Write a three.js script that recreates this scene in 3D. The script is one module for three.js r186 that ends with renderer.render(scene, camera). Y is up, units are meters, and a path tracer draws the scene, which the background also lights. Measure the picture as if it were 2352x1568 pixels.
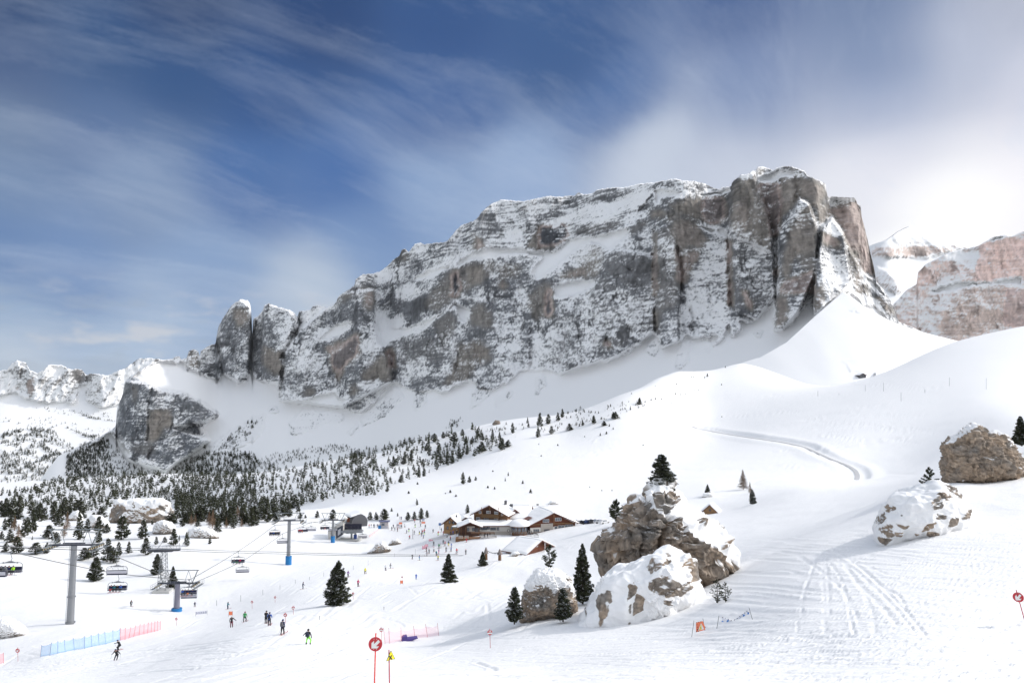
import * as THREE from 'three';
import { ImprovedNoise } from 'three/addons/math/ImprovedNoise.js';
import { mergeGeometries, mergeVertices } from 'three/addons/utils/BufferGeometryUtils.js';
import { MarchingCubes } from 'three/addons/objects/MarchingCubes.js';
import { FontLoader } from 'three/addons/loaders/FontLoader.js';
import { TextGeometry } from 'three/addons/geometries/TextGeometry.js';

// ---------- camera, sky, sun, exposure ----------
const T0 = Date.now(), lap = n => console.log('TIME', n, ((Date.now() - T0) / 1000).toFixed(1));
const scene = new THREE.Scene();
const W = 1024, H = 682, PITCH = 5 * Math.PI / 180, FQ = 1700;      // FQ: focal length in plan units (2352 wide)
const camera = new THREE.PerspectiveCamera(2 * Math.atan(784 / FQ) * 180 / Math.PI, W / H, 0.5, 20000);
camera.position.set(0, 0, 0);
camera.rotation.set(PITCH, 0, 0);
const renderer = new THREE.WebGLRenderer({ antialias: true });
renderer.setSize(W, H);
renderer.toneMapping = THREE.LinearToneMapping;
renderer.toneMappingExposure = 1.16;
renderer.shadowMap.enabled = true;

const SUN_AZ = 76 * Math.PI / 180, SUN_EL = 32 * Math.PI / 180;
const sunDir = new THREE.Vector3(Math.sin(SUN_AZ) * Math.cos(SUN_EL), Math.sin(SUN_EL), -Math.cos(SUN_AZ) * Math.cos(SUN_EL));
const sun = new THREE.DirectionalLight(new THREE.Color(1.0, 0.955, 0.91), 2.05);
sun.position.copy(sunDir).multiplyScalar(1500); sun.castShadow = true; sun.shadow.radius = 3.5;
sun.shadow.mapSize.set(4096, 4096);
Object.assign(sun.shadow.camera, { left: -1800, right: 1800, top: 1800, bottom: -1800, near: 1, far: 6000 });
scene.add(sun); scene.add(sun.target);
scene.fog = new THREE.FogExp2(new THREE.Color(0.93, 0.94, 0.97), 0.000007);

const P = new ImprovedNoise();
const noise = (x, y, z) => P.noise(x + 37.3, y + 91.7, z + 11.9);
function fbm(x, y, z, o = 4, g = 0.5) { let a = 1, s = 0, n = 0; for (let i = 0; i < o; i++) { s += a * noise(x, y, z); n += a; a *= g; x *= 2.03; y *= 2.01; z *= 2.02; } return s / n; }
function ridged(x, y, z, o = 4) { let a = 1, s = 0, n = 0; for (let i = 0; i < o; i++) { s += a * (1 - 2 * Math.abs(noise(x, y, z))); n += a; a *= 0.5; x *= 2.07; y *= 2.03; z *= 2.05; } return s / n; }
let seed = 12345;
const rnd = () => { seed = (seed * 1664525 + 1013904223) >>> 0; return seed / 4294967296; };
const rr = (a, b) => a + (b - a) * rnd();
const clamp = (v, a, b) => Math.max(a, Math.min(b, v)), mix = (a, b, t) => a + (b - a) * t;
const sstep = (a, b, v) => { const t = clamp((v - a) / (b - a), 0, 1); return t * t * (3 - 2 * t); };
const toLin = c => { c /= 255; return c <= 0.04045 ? c / 12.92 : ((c + 0.055) / 1.055) ** 2.4; };
function lerpTable(t) { return x => { if (x <= t[0][0]) return t[0][1]; for (let i = 1; i < t.length; i++) if (x <= t[i][0]) return mix(t[i - 1][1], t[i][1], (x - t[i - 1][0]) / ((t[i][0] - t[i - 1][0]) || 1e-6)); return t[t.length - 1][1]; }; }

// a direction seen at plan position (qx, qy): sideways and upward run per metre forward
const cp = Math.cos(PITCH), sp = Math.sin(PITCH);
function ray(qx, qy) { const x = (qx - 1176) / FQ, y = (784 - qy) / FQ, f = cp - y * sp; return [x / f, (sp + y * cp) / f]; }
function at(qx, qy, D) { const [s, e] = ray(qx, qy); return new THREE.Vector3(s * D, e * D, -D); }
function toQ(v) { const D = -v.z, f = D * cp + v.y * sp, u = v.y * cp - D * sp; return [1176 + FQ * v.x / f, 784 - FQ * u / f]; }
const rS = (x, y) => [x * 0.574219, y * 0.574219];                    // photograph pixels to plan units

// ---------- computed sky ----------
{
  const ctl = [], SKY = 0.80;
  const add = (qx, qy, r, g, b, w = 1) => { const [s, e] = ray(qx, qy); const k = r > 252 ? 1.12 : r > 215 ? 1.08 : 1 - .12 * sstep(175, 110, r); ctl.push([Math.atan(s), Math.atan(e / Math.hypot(1, s)), toLin(r) * k * SKY * (1 - .10 * sstep(170, 60, r)), toLin(g) * k * SKY * (1 + .02 * sstep(170, 60, r)), toLin(b) * k * SKY * (1 + .05 * sstep(170, 60, r)), w]); };
  const sky = [[0,0,42,72,118],[400,0,28,64,114],[700,0,34,72,126],[1000,0,46,86,144],[1300,0,50,90,147],[1700,0,66,98,153],[2000,0,96,121,166],[2352,0,152,161,186],
    [0,150,78,100,145],[0,300,126,146,178],[0,450,122,148,188],[200,300,100,126,172],[200,130,55,90,140],[400,200,48,88,142],[330,420,132,156,194],[600,250,44,86,145],[1000,250,64,102,162],[1400,250,74,112,170],[1250,100,54,94,150],[1700,250,108,134,184],[2000,250,160,174,205],[2352,250,192,197,217],
    [0,600,104,138,190],[0,750,158,183,214],[200,620,118,150,200],[500,600,140,168,209],[300,750,176,196,221],[0,830,206,216,228],[600,400,74,115,176],[800,450,66,110,175],[800,560,130,161,207],[1000,450,140,168,210],[700,650,190,204,222],[1200,400,148,174,214],[1500,370,202,212,229],[1700,350,207,214,230],[2000,400,225,226,238],[2352,400,240,238,245],[2100,520,255,255,255],[2250,480,255,255,255],[1950,420,228,231,239],[2000,130,120,142,184],[2200,150,172,182,206]];
  for (const c of sky) add(...c);
  const addA = (az, el, r, g, b, w = 1) => ctl.push([az * Math.PI / 180, el * Math.PI / 180, r, g, b, w]);
  for (const az of [-55, -80, -110, -140, -170, 170, 140]) { addA(az, 3, .46, .48, .52, 1.6); addA(az, 14, .35, .38, .43, 1.8); addA(az, 34, .68, .73, .81, 1.6); addA(az, 60, .55, .62, .74, 1.6); }
  for (const az of [50, 76, 105]) { addA(az, 3, 1.35, 1.3, 1.27, 1.6); addA(az, 20, 1.8, 1.76, 1.73, 1.6); addA(az, 40, 1.5, 1.5, 1.54, 1.6); addA(az, 65, .8, .87, 1.0, 1.6); }
  addA(0, 40, .03, .075, .19, 1.5); addA(-30, 42, .03, .07, .18, 1.5); addA(30, 45, .16, .22, .33, 1.5); addA(0, 65, .3, .37, .5, 2);
  const BW = 360, BH = 91, bg = new Float32Array(BW * BH * 3);        // smooth sky colour, then looked up
  for (let j = 0; j < BH; j++) for (let i = 0; i < BW; i++) {
    const az = (i / BW - .5) * 2 * Math.PI, el = j / (BH - 1) * Math.PI / 2, ce = Math.cos(el); let r = 0, g = 0, bl = 0, sw = 0;
    for (const c of ctl) { let da = az - c[0]; if (da > Math.PI) da -= 2 * Math.PI; if (da < -Math.PI) da += 2 * Math.PI; da *= ce; const de = el - c[1], q = da * da + de * de + 0.0032, ww = c[5] / (q * q * Math.sqrt(q)); r += ww * c[2]; g += ww * c[3]; bl += ww * c[4]; sw += ww; }
    const k = (j * BW + i) * 3; bg[k] = r / sw; bg[k + 1] = g / sw; bg[k + 2] = bl / sw;
  }
  const base = (az, el) => { const fx = ((az / (2 * Math.PI) + .5) * BW + BW) % BW, fy = clamp(el / (Math.PI / 2) * (BH - 1), 0, BH - 1.001), i = Math.floor(fx), j = Math.floor(fy), u = fx - i, v = fy - j, i1 = (i + 1) % BW, o = []; for (let c = 0; c < 3; c++) o.push(mix(mix(bg[(j * BW + i) * 3 + c], bg[(j * BW + i1) * 3 + c], u), mix(bg[((j + 1) * BW + i) * 3 + c], bg[((j + 1) * BW + i1) * 3 + c], u), v)); return o; };
  const w = 4096, h = 2048, d = new Float32Array(w * h * 4);
  for (let j = 0; j < h; j++) for (let i = 0; i < w; i++) {
    const k = (j * w + i) * 4; d[k + 3] = 1;
    const el = ((j + 0.5) / h - 0.5) * Math.PI;
    if (el < 0) { d[k] = .62; d[k + 1] = .63; d[k + 2] = .66; continue; }
    const an = ((i + 0.5) / w - 0.5) * 2 * Math.PI, x = Math.cos(el) * Math.cos(an), y = Math.sin(el), z = Math.cos(el) * Math.sin(an);
    let az = Math.atan2(x, -z);
    // thin cloud drawn out by the wind: noise on a layer overhead
    const t = 1 / (y + 0.16), u = x * t, v = -z * t, ca = 0.66, sa = 0.75;
    const a = u * ca + v * sa, b = -u * sa + v * ca;
    const vis = Math.abs(az) < .8 && el < .75;
    if (!vis) { const [r, g, bl] = base(az, el), n = 1 + .12 * fbm(a * .5, b * 1.2, 7.7, 2), ang = Math.acos(clamp(x * sunDir.x + y * sunDir.y + z * sunDir.z, -1, 1)), au = 1.6 * Math.exp(-((ang / 0.36) ** 2)) + .5 * Math.exp(-ang / .3); d[k] = r * n + au; d[k + 1] = g * n + au * .98; d[k + 2] = bl * n + au * .95; continue; }
    const wx = 0.35 * fbm(u * 0.9, v * 0.9, 3.1, 3), broad = fbm(a * 0.55 + wx, b * 1.3 + wx, 7.7, 5, 0.55), f1 = fbm(a * 1.25 + wx * 1.8, b * 3.7 + wx * 2.8, 1.7, 8, 0.72), f2 = ridged(a * .8 + wx * 1.6, b * 2.3 + wx * 3 + .35 * f1, 5.7, 6);
    const [wr, wg] = [0.05 * fbm(u * 1.2, v * 1.2, 9, 3), 0.05 * fbm(u * 1.2, v * 1.2, 19, 3)];
    let [r, g, bl] = base(az + wr, el + wg);
    const cl = 0.14 * broad + 0.30 * f1 + .16 * (f2 - .25);           // more or less veil
    if (cl > 0) { const q = Math.min(0.85, cl * 1.05); r = mix(r, Math.max(r, .52), q); g = mix(g, Math.max(g, .59), q); bl = mix(bl, Math.max(bl, .70), q); }
    else { const q = Math.min(0.5, -cl * 1.3); r = mix(r, r * .55, q); g = mix(g, g * .74, q); bl = mix(bl, bl * .94, q); }
    // low cumulus banks far off on the left
    const lowc = sstep(0.02, 0.05, el) * (1 - sstep(0.10, 0.17, el)) * sstep(0.5, 0.0, az) ;
    if (lowc > 0) { const cb = fbm(az * 9, el * 26, 4.4, 5, 0.55); const q = lowc * sstep(0.02, 0.3, cb); r = mix(r, .56, q * .6); g = mix(g, .56, q * .6); bl = mix(bl, .58, q * .6); const q2 = lowc * sstep(0.05, 0.3, -cb) * .35; r = mix(r, .33, q2); g = mix(g, .38, q2); bl = mix(bl, .45, q2); }
    const ang = Math.acos(clamp(x * sunDir.x + y * sunDir.y + z * sunDir.z, -1, 1)), au = 1.6 * Math.exp(-((ang / 0.36) ** 2)) + .5 * Math.exp(-ang / .3);
    d[k] = r + au; d[k + 1] = g + au * .98; d[k + 2] = bl + au * .95;
  }
  const tex = new THREE.DataTexture(d, w, h, THREE.RGBAFormat, THREE.FloatType);
  tex.mapping = THREE.EquirectangularReflectionMapping; tex.magFilter = THREE.LinearFilter; tex.minFilter = THREE.LinearFilter; tex.wrapS = THREE.RepeatWrapping; tex.needsUpdate = true;
  scene.background = tex; scene.environment = tex;
}

// ---------- naming helpers ----------
const taken = {};
function numbered(n) { if (!(n in taken)) { taken[n] = 0; return n; } taken[n]++; return `${n}_${String(taken[n]).padStart(3, '0')}`; }
function shade(o) { o.castShadow = true; o.receiveShadow = true; return o; }
function mesh(name, geo, mat, parent) { const m = shade(new THREE.Mesh(geo, mat)); m.name = parent && parent !== scene ? name : numbered(name); (parent || scene).add(m); return m; }
function tag(o, label, category, group) { if (label) o.userData.label = label; if (category) o.userData.category = category; if (group) o.userData.group = group; return o; }
function thing(name, label, category, pos, turn = 0, group) { const g = new THREE.Group(); g.name = numbered(name); if (pos) g.position.copy(pos); g.rotation.y = turn; scene.add(g); return tag(g, label, category, group); }
function copy(src, name, pos, turn, label, group, scale = 1) { const c = src.clone(); c.name = numbered(name); c.position.copy(pos); c.rotation.y = turn; if (typeof scale === 'number') c.scale.setScalar(scale); else c.scale.set(...scale); c.userData = { ...src.userData }; if (label) c.userData.label = label; if (group) c.userData.group = group; scene.add(c); return c; }
function structure(o) { o.userData.kind = 'structure'; return o; }
const std = (r, g, b, rough = 0.85, extra = {}) => new THREE.MeshStandardMaterial({ color: new THREE.Color().setRGB(r, g, b), roughness: rough, ...extra });
function gridGeo(nx, ny, pos, col) {                                 // nx columns, ny rows, row-major by column
  const g = new THREE.BufferGeometry(); g.setAttribute('position', new THREE.BufferAttribute(pos, 3));
  if (col) g.setAttribute('color', new THREE.BufferAttribute(col, 3));
  const ix = new Uint32Array((nx - 1) * (ny - 1) * 6); let k = 0;
  for (let i = 0; i < nx - 1; i++) for (let j = 0; j < ny - 1; j++) { const a = i * ny + j, b = a + ny, c = b + 1, d = a + 1; ix[k++] = a; ix[k++] = b; ix[k++] = c; ix[k++] = a; ix[k++] = c; ix[k++] = d; }
  g.setIndex(new THREE.BufferAttribute(ix, 1)); g.computeVertexNormals(); return g;
}
// painted class maps: polygons on a small raster, softened
function raster(x0, y0, x1, y1, step, base) {
  const nx = Math.ceil((x1 - x0) / step) + 1, ny = Math.ceil((y1 - y0) / step) + 1, a = new Float32Array(nx * ny).fill(base);
  const o = { nx, ny, a, x0, y0, step,
    poly(pts, v) { let mx = 1e9, Mx = -1e9, my = 1e9, My = -1e9; for (const [x, y] of pts) { mx = Math.min(mx, x); Mx = Math.max(Mx, x); my = Math.min(my, y); My = Math.max(My, y); }
      for (let i = Math.max(0, Math.floor((mx - x0) / step)); i <= Math.min(nx - 1, Math.ceil((Mx - x0) / step)); i++) for (let j = Math.max(0, Math.floor((my - y0) / step)); j <= Math.min(ny - 1, Math.ceil((My - y0) / step)); j++) { const X = x0 + i * step, Y = y0 + j * step; if (inside(pts, X, Y)) a[i * ny + j] = v; } return o; },
    blur(r, n = 2) { for (let q = 0; q < n; q++) { const b = new Float32Array(a.length);
        // plain windowed mean, edges clamped
        for (let i = 0; i < nx; i++) for (let j = 0; j < ny; j++) { let s = 0; for (let k = -r; k <= r; k++) s += a[i * ny + clamp(j + k, 0, ny - 1)]; b[i * ny + j] = s / (2 * r + 1); }
        for (let i = 0; i < nx; i++) for (let j = 0; j < ny; j++) { let s = 0; for (let k = -r; k <= r; k++) s += b[clamp(i + k, 0, nx - 1) * ny + j]; a[i * ny + j] = s / (2 * r + 1); } } return o; },
    get(x, y) { const fx = clamp((x - x0) / step, 0, nx - 1.001), fy = clamp((y - y0) / step, 0, ny - 1.001), i = Math.floor(fx), j = Math.floor(fy), u = fx - i, v = fy - j, k = i * ny + j; return (a[k] * (1 - v) + a[k + 1] * v) * (1 - u) + (a[k + ny] * (1 - v) + a[k + ny + 1] * v) * u; } };
  return o;
}
function inside(p, x, y) { let c = false; for (let i = 0, j = p.length - 1; i < p.length; j = i++) { if ((p[i][1] > y) !== (p[j][1] > y) && x < (p[j][0] - p[i][0]) * (y - p[i][1]) / (p[j][1] - p[i][1]) + p[i][0]) c = !c; } return c; }
const win = (x0, y0, k) => pts => pts.map(([x, y]) => rS(x0 + x * k, y0 + y * k));
// ---------- snow ground: one height field from measured points (plan x, plan y, metres ahead) ----------
const gp = [];
const G = (qx, qy, D, w) => { const [s, e] = ray(qx, qy); gp.push([s, Math.log(D), e]); };
const GH = (qx, D, h) => { const [s] = ray(qx, 900); gp.push([s, Math.log(D), h / D]); };   // hidden ground: given height
for (const p of [
  // foreground piste
  [0,1568,86],[265,1568,76],[265,1518,103],[40,1522,113],[600,1568,44],[862,1587,29],[1125,1568,36],[1500,1568,33],[2000,1568,32],[2352,1568,31],[2352,1437,44],
  [706,1482,84],[647,1459,91],[615,1438,101],[562,1428,122],[532,1440,126],[1125,1487,77],[885,1480,92],[1008,1447,106],[1595,1466,62],[1725,1428,58],[1850,1470,46],[1500,1500,52],[1300,1520,57],
  [1850,1400,53],[2100,1400,48],[2100,1300,62],[1850,1255,92],[2030,1240,82],[2250,1180,88],[2352,1150,92],[2352,1300,58],[1652,1388,74],
  // boulder shoulder
  [1400,1442,80],[1210,1428,92],[1345,1390,100],[1620,1345,106],[1690,1292,118],[1500,1425,80],
  // slope down to the lift
  [772,1391,132],[1028,1340,158],[1108,1299,208],[1145,1286,214],[1000,1400,118],[954,1332,205],[520,1400,188],[405,1405,190],[694,1355,186],[838,1320,208],[822,1347,192],[300,1391,192],[160,1434,152],
  [91,1510,112],[275,1468,128],[368,1450,142],[20,1440,152],[0,1380,188],[0,1290,245],
  [200,1332,232],[450,1300,246],[660,1297,265],[800,1242,325],[935,1242,318],[1050,1270,262],[1150,1340,172],[1250,1320,176],[1225,1270,238],[1170,1226,288],[1100,1229,286],[1230,1223,290],[1170,1219,302],[1050,1233,284],[1300,1212,286],[1120,1235,277],[1230,1209,305],[1270,1215,285],[1360,1196,315],[1415,1200,268],
  [1630,1176,325],[1710,1127,376],[1630,1130,372],[1830,1127,310],
  // hill behind the huts and the road on it
  [1970,1096,425],[1905,1052,480],[1850,1026,540],[1740,1007,610],[1600,982,740],[1450,1050,570],[1300,1120,425],[1150,1166,365],[1100,1100,500],[900,1130,470],[860,1151,440],[700,1169,412],[600,1186,392],[450,1191,380],[200,1196,368],[0,1190,365],
  [1450,906,790],[1600,850,950],[1700,829,1040],[1450,970,690],[1300,1000,690],[1200,1040,620],[1600,910,860],[1750,930,780],[1750,870,900],
  // right shoulder with the poles
  [2260,1110,112],[2180,1118,104],[2352,1085,118],[2100,1120,150],[2000,1160,170],[2270,892,600],[2070,925,620],[2180,885,640],[2352,748,900],[2280,764,900],[2180,790,920],[2100,826,900],[2010,864,860],[1900,885,830],[1980,980,570],[2150,1010,480],[2300,960,460],[2100,1065,430],[2352,1020,180],[2352,900,580],
  // the wooded hill and the valley
  [700,1100,760],[850,1050,810],[600,1150,690],[400,1150,900],[420,1088,1300],[200,1140,1000],[0,1150,1000],[0,1105,1350],[200,1098,1350],[560,1088,1100],[1493,868,900],[1552,846,940],[1419,906,840],[1360,933,800],[1243,958,800],[1085,984,800],[968,1009,830],[837,1050,900],[687,1072,1000],[1000,1060,720],[750,1150,560],
]) G(...p);
for (const p of [[-200,1568,100],[-200,1400,190],[-200,1290,250],[-200,1190,370],[-200,1150,1000],[-200,1100,1400],[2550,1568,31],[2550,1420,45],[2550,1150,90],[2560,900,560],[2560,730,880]]) G(...p);
for (const [qx, D, h] of [[1176,4,-2.2],[1176,10,-4.4],[1176,20,-8],[-900,4,-2.4],[3300,4,-2.2],[-900,20,-9],[3300,20,-8],[-900,60,-22],[3300,60,-12],[-900,300,-56],[3300,300,40],
  [100,470,-80],[300,490,-84],[500,510,-86],[700,500,-74],[-200,470,-80],[100,650,-112],[400,650,-105],
  [1450,950,-20],[1600,1120,10],[1700,1220,20],[1000,980,-60],[1200,980,-30],[800,1000,-70],[2352,1150,80],[2180,1150,50],[2010,1050,0],[1900,980,20],[2352,1350,30],[1900,1700,20],[2352,1700,20],[1400,1700,-100],[900,1800,-200],[500,1900,-260],[0,1900,-260],[-200,1900,-260],[-900,1900,-220],[1000,1250,-130],[1243,1150,-90],[1400,1150,-60],[800,1350,-160],[650,1450,-190],[1520,1200,0],[3300,1500,30],[600,1350,-170]]) GH(qx, D, h);
const KS = 2.6;
const tps = (() => {
  const n = gp.length, N = n + 3, A = [], U = (a, b) => { const r2 = ((a[0] - b[0]) * KS) ** 2 + (a[1] - b[1]) ** 2; return r2 < 1e-12 ? 0 : r2 * Math.log(r2) * 0.5; };
  for (let i = 0; i < N; i++) { A.push(new Float64Array(N + 1)); }
  for (let i = 0; i < n; i++) { for (let j = 0; j < n; j++) A[i][j] = U(gp[i], gp[j]); A[i][i] += 0.005; A[i][n] = 1; A[i][n + 1] = gp[i][0] * KS; A[i][n + 2] = gp[i][1]; A[n][i] = 1; A[n + 1][i] = gp[i][0] * KS; A[n + 2][i] = gp[i][1]; A[i][N] = gp[i][2]; }
  for (let c = 0; c < N; c++) { let p = c; for (let r = c + 1; r < N; r++) if (Math.abs(A[r][c]) > Math.abs(A[p][c])) p = r; [A[c], A[p]] = [A[p], A[c]]; for (let r = 0; r < N; r++) if (r !== c && A[r][c] !== 0) { const f = A[r][c] / A[c][c]; for (let k = c; k <= N; k++) A[r][k] -= f * A[c][k]; } }
  const w = A.map((r, i) => r[N] / r[i]), px = gp.map(p => p[0] * KS), py = gp.map(p => p[1]);
  return (s, l) => { const x = s * KS; let v = w[n] + w[n + 1] * x + w[n + 2] * l; for (let i = 0; i < n; i++) { const r2 = (x - px[i]) ** 2 + (l - py[i]) ** 2; if (r2 > 1e-12) v += w[i] * r2 * Math.log(r2) * 0.5; } return v; };
})();
// ski tracks: grooves along measured lines
const trackLines = [];
const track = (pts, wd, dp) => { const L = pts.map(([x, y]) => [x, y]); trackLines.push({ q: L, wd, dp }); };
const snowBump = (x, z, D) => {                                        // drifts and piste texture, metres
  const near = 1 - sstep(60, 260, D);
  return 0.30 * fbm(x * 0.035, z * 0.035, 2.2, 3) * sstep(20, 60, D) + 0.9 * fbm(x * 0.009, z * 0.009, 5.2, 3) * sstep(120, 400, D) + 0.035 * near * fbm(x * 0.5, z * 1.3, 8.1, 3) + .16 * sstep(40, 110, D) * (1 - sstep(300, 700, D)) * ridged(x * .11, z * .06, 4.4, 3);
};
const grooves = [];                                                    // {pts:[x,z], w, d} filled below, before the mesh
function hitGround(qx, qy, D0 = 12) {                                  // first ground met along a sight line
  const [s, e] = ray(qx, qy); let l = Math.log(D0), pv = e - tps(s, l);
  for (; l < Math.log(2000); l += 0.012) { const v = e - tps(s, l + 0.012); if (v <= 0 && pv > 0) { const t = pv / (pv - v); return Math.exp(l + 0.012 * t); } pv = v; }
  return null;
}
const groundH = (x, D) => tps(x / D, Math.log(D)) * D + snowBump(x, D, D);
function onGround(qx, qy, D0) { const D = hitGround(qx, qy, D0) ?? 1500, [s] = ray(qx, qy), x = s * D; return new THREE.Vector3(x, groundH(x, D), -D); }
{
  const T = (pts, w = 0.32, d = 0.07) => grooves.push({ q: pts, w, d });
  // fan of tracks below the snow mound on the right (photograph window 2900,1600 x .7214)
  const w2 = pts => pts.map(([x, y]) => rS(2900 + x * 0.7214, 1600 + y * 0.7214));
  for (const l of [
    [[520,830],[495,900],[450,1020],[415,1120],[403,1200],[403,1285]], [[505,880],[480,960],[440,1060],[425,1140],[430,1200]],
    [[535,840],[545,900],[546,1000],[556,1120],[552,1210],[560,1300]], [[555,860],[568,960],[575,1060],[580,1200]],
    [[400,850],[520,940],[600,1000],[660,1050],[700,1130],[745,1230]], [[560,880],[620,950],[660,1020],[680,1120],[705,1240],[720,1300]],
    [[600,880],[700,960],[760,1040],[800,1120],[825,1200],[832,1290]], [[600,860],[740,950],[860,1060],[980,1190],[1060,1290]],
    [[580,820],[720,900],[850,1010],[960,1080],[1010,1150]], [[640,850],[800,960],[940,1100],[1030,1200],[1110,1300]], [[660,900],[730,1000],[860,1130],[960,1250]],
    [[380,850],[450,900],[560,960],[640,1000]], [[580,810],[700,820],[900,830],[1200,900],[1658,940]], [[620,800],[900,815],[1300,820],[1658,828]],
    [[700,880],[900,960],[1100,990],[1400,1010],[1658,1040]], [[740,930],[950,1000],[1200,1050],[1500,1120]], [[800,880],[1000,900],[1300,940],[1658,990]], [[830,840],[1100,870],[1400,880],[1658,868]],
    [[130,1105],[300,1075],[500,1065]], [[160,1165],[400,1125],[640,1115],[900,1100],[1200,1090],[1600,1045]], [[260,1195],[420,1215],[640,1225],[800,1200]], [[250,1330],[500,1290],[820,1260],[1000,1275],[1658,1280]],
    [[1440,1315],[1520,1280],[1650,1225]], [[0,1330],[300,1310],[600,1320],[900,1310]], [[150,955],[320,940],[400,960],[480,990]], [[700,1360],[900,1300],[1200,1310],[1500,1330]],[[20,1430],[400,1390],[900,1400],[1500,1420]]]) T(w2(l), rr(.13, .26), rr(.035, .075));
  const w6 = pts => pts.map(([x, y]) => rS(1000 + x * 0.53, 1900 + y * 0.53));
  for (const l of [[[1600,830],[1650,890],[1740,930],[1830,955]],[[1190,840],[1260,900],[1400,890],[1600,900]],[[1790,980],[1800,1050],[1800,1100]],[[1000,1090],[1080,1100],[1130,1120],[1160,1150]],[[1370,1310],[1500,1240],[1640,1180],[1720,1140]],[[1250,1420],[1500,1330],[1700,1240]],[[30,1165],[150,1155],[300,1150],[420,1125]],[[80,1240],[200,1215],[300,1205]],[[220,1330],[350,1305],[470,1280]],[[750,940],[830,910],[930,900]],[[1560,1170],[1680,1170],[1830,1190]],[[1500,1420],[1700,1410],[1830,1450],[1840,1480]]]) T(w6(l), rr(.22, .45), rr(.05, .11));
  const w5 = pts => pts.map(([x, y]) => rS(x * 0.53, 1900 + y * 0.53));
  for (const l of [[[20,1440],[120,1370],[220,1320],[320,1300]],[[0,1440],[90,1390],[200,1350],[300,1370]],[[300,1350],[500,1300],[700,1270],[900,1220],[1200,1130]],[[320,1380],[600,1320],[900,1240]],[[780,1410],[840,1405],[900,1398]],[[430,1005],[620,1005]],[[560,945],[760,965],[960,985],[1180,1010]],[[1230,1130],[1400,1080],[1600,1030],[1900,960]]]) T(w5(l), rr(.22, .45), rr(.05, .11));
  for (let i = 0; i < 46; i++) { const x0 = rr(560, 1420), y0 = rr(1230, 1420), L = rr(90, 240), k = rr(.1, .5), pts = []; for (let q = 0; q <= 8; q++) pts.push([x0 - L * q / 8, y0 + L * k * q / 8 + 7 * Math.sin(q * 1.4 + i)]); T(pts, rr(.35, .7), rr(.05, .1)); }
  for (let i = 0; i < 40; i++) { const x0 = rr(1250, 2200), y0 = rr(880, 1120), L = rr(80, 260), k = rr(-.1, .25), pts = []; for (let q = 0; q <= 8; q++) pts.push([x0 - L * q / 8, y0 + L * k * q / 8 + 3 * Math.sin(q * 1.4 + i)]); T(pts, rr(1.2, 2.2), rr(.12, .3)); }
  // many faint traverses on the piste
  for (let i = 0; i < 170; i++) { const x = rr(700, 2352), y = rr(1440, 1566), L = rr(60, 330), k = rr(-.13, .05); T([[x - L, y - L * k + rr(-3, 3)], [x, y], [x + L, y + L * k + rr(-5, 5)]], rr(.26, .4), rr(.03, .07)); }
  for (let i = 0; i < 130; i++) { const x = rr(1750, 2352), y = rr(1220, 1440), L = rr(60, 260), k = rr(.02, .10); T([[x - L, y - L * k], [x, y], [x + L, y + L * k + rr(-5, 5)]], rr(.26, .4), rr(.03, .07)); }
  for (let i = 0; i < 90; i++) { const x = rr(0, 800), y = rr(1480, 1566), L = rr(40, 160), k = rr(-.35, -.05); T([[x - L, y - L * k], [x, y], [x + L, y + L * k + rr(-5, 5)]], rr(.22, .45), rr(.05, .11)); }
}
const snowNoiseTex = (() => {                                           // fine wind crust and grooming, one tile
  const n = 512, d = new Uint8Array(n * n * 4);
  for (let j = 0; j < n; j++) for (let i = 0; i < n; i++) { const u = i / n, v = j / n, cu = Math.cos(u * 6.2832), su = Math.sin(u * 6.2832), cv = Math.cos(v * 6.2832), sv = Math.sin(v * 6.2832);
    let q = 0; for (const [f, a] of [[1.2, .5], [3, .4], [7, .3], [14, .22]]) q += a * noise(cu * f + cv * f * .3, su * f + sv * f * 1.4, cv * f * 1.4 + cu * f * .2);
    const c = clamp(128 + 110 * q, 0, 255), k = (j * n + i) * 4; d[k] = d[k + 1] = d[k + 2] = c; d[k + 3] = 255; }
  const t = new THREE.DataTexture(d, n, n); t.wrapS = t.wrapT = THREE.RepeatWrapping; t.magFilter = THREE.LinearFilter; t.needsUpdate = true; return t;
})();
const snowMat = std(0.87, 0.868, 0.868, 0.7, { bumpMap: snowNoiseTex, bumpScale: 0.16 });
const snowCap = std(0.87, 0.868, 0.868, 0.8);
const NEAR_D = [4, 28, 130, 1900];
let groundMesh;
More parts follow.
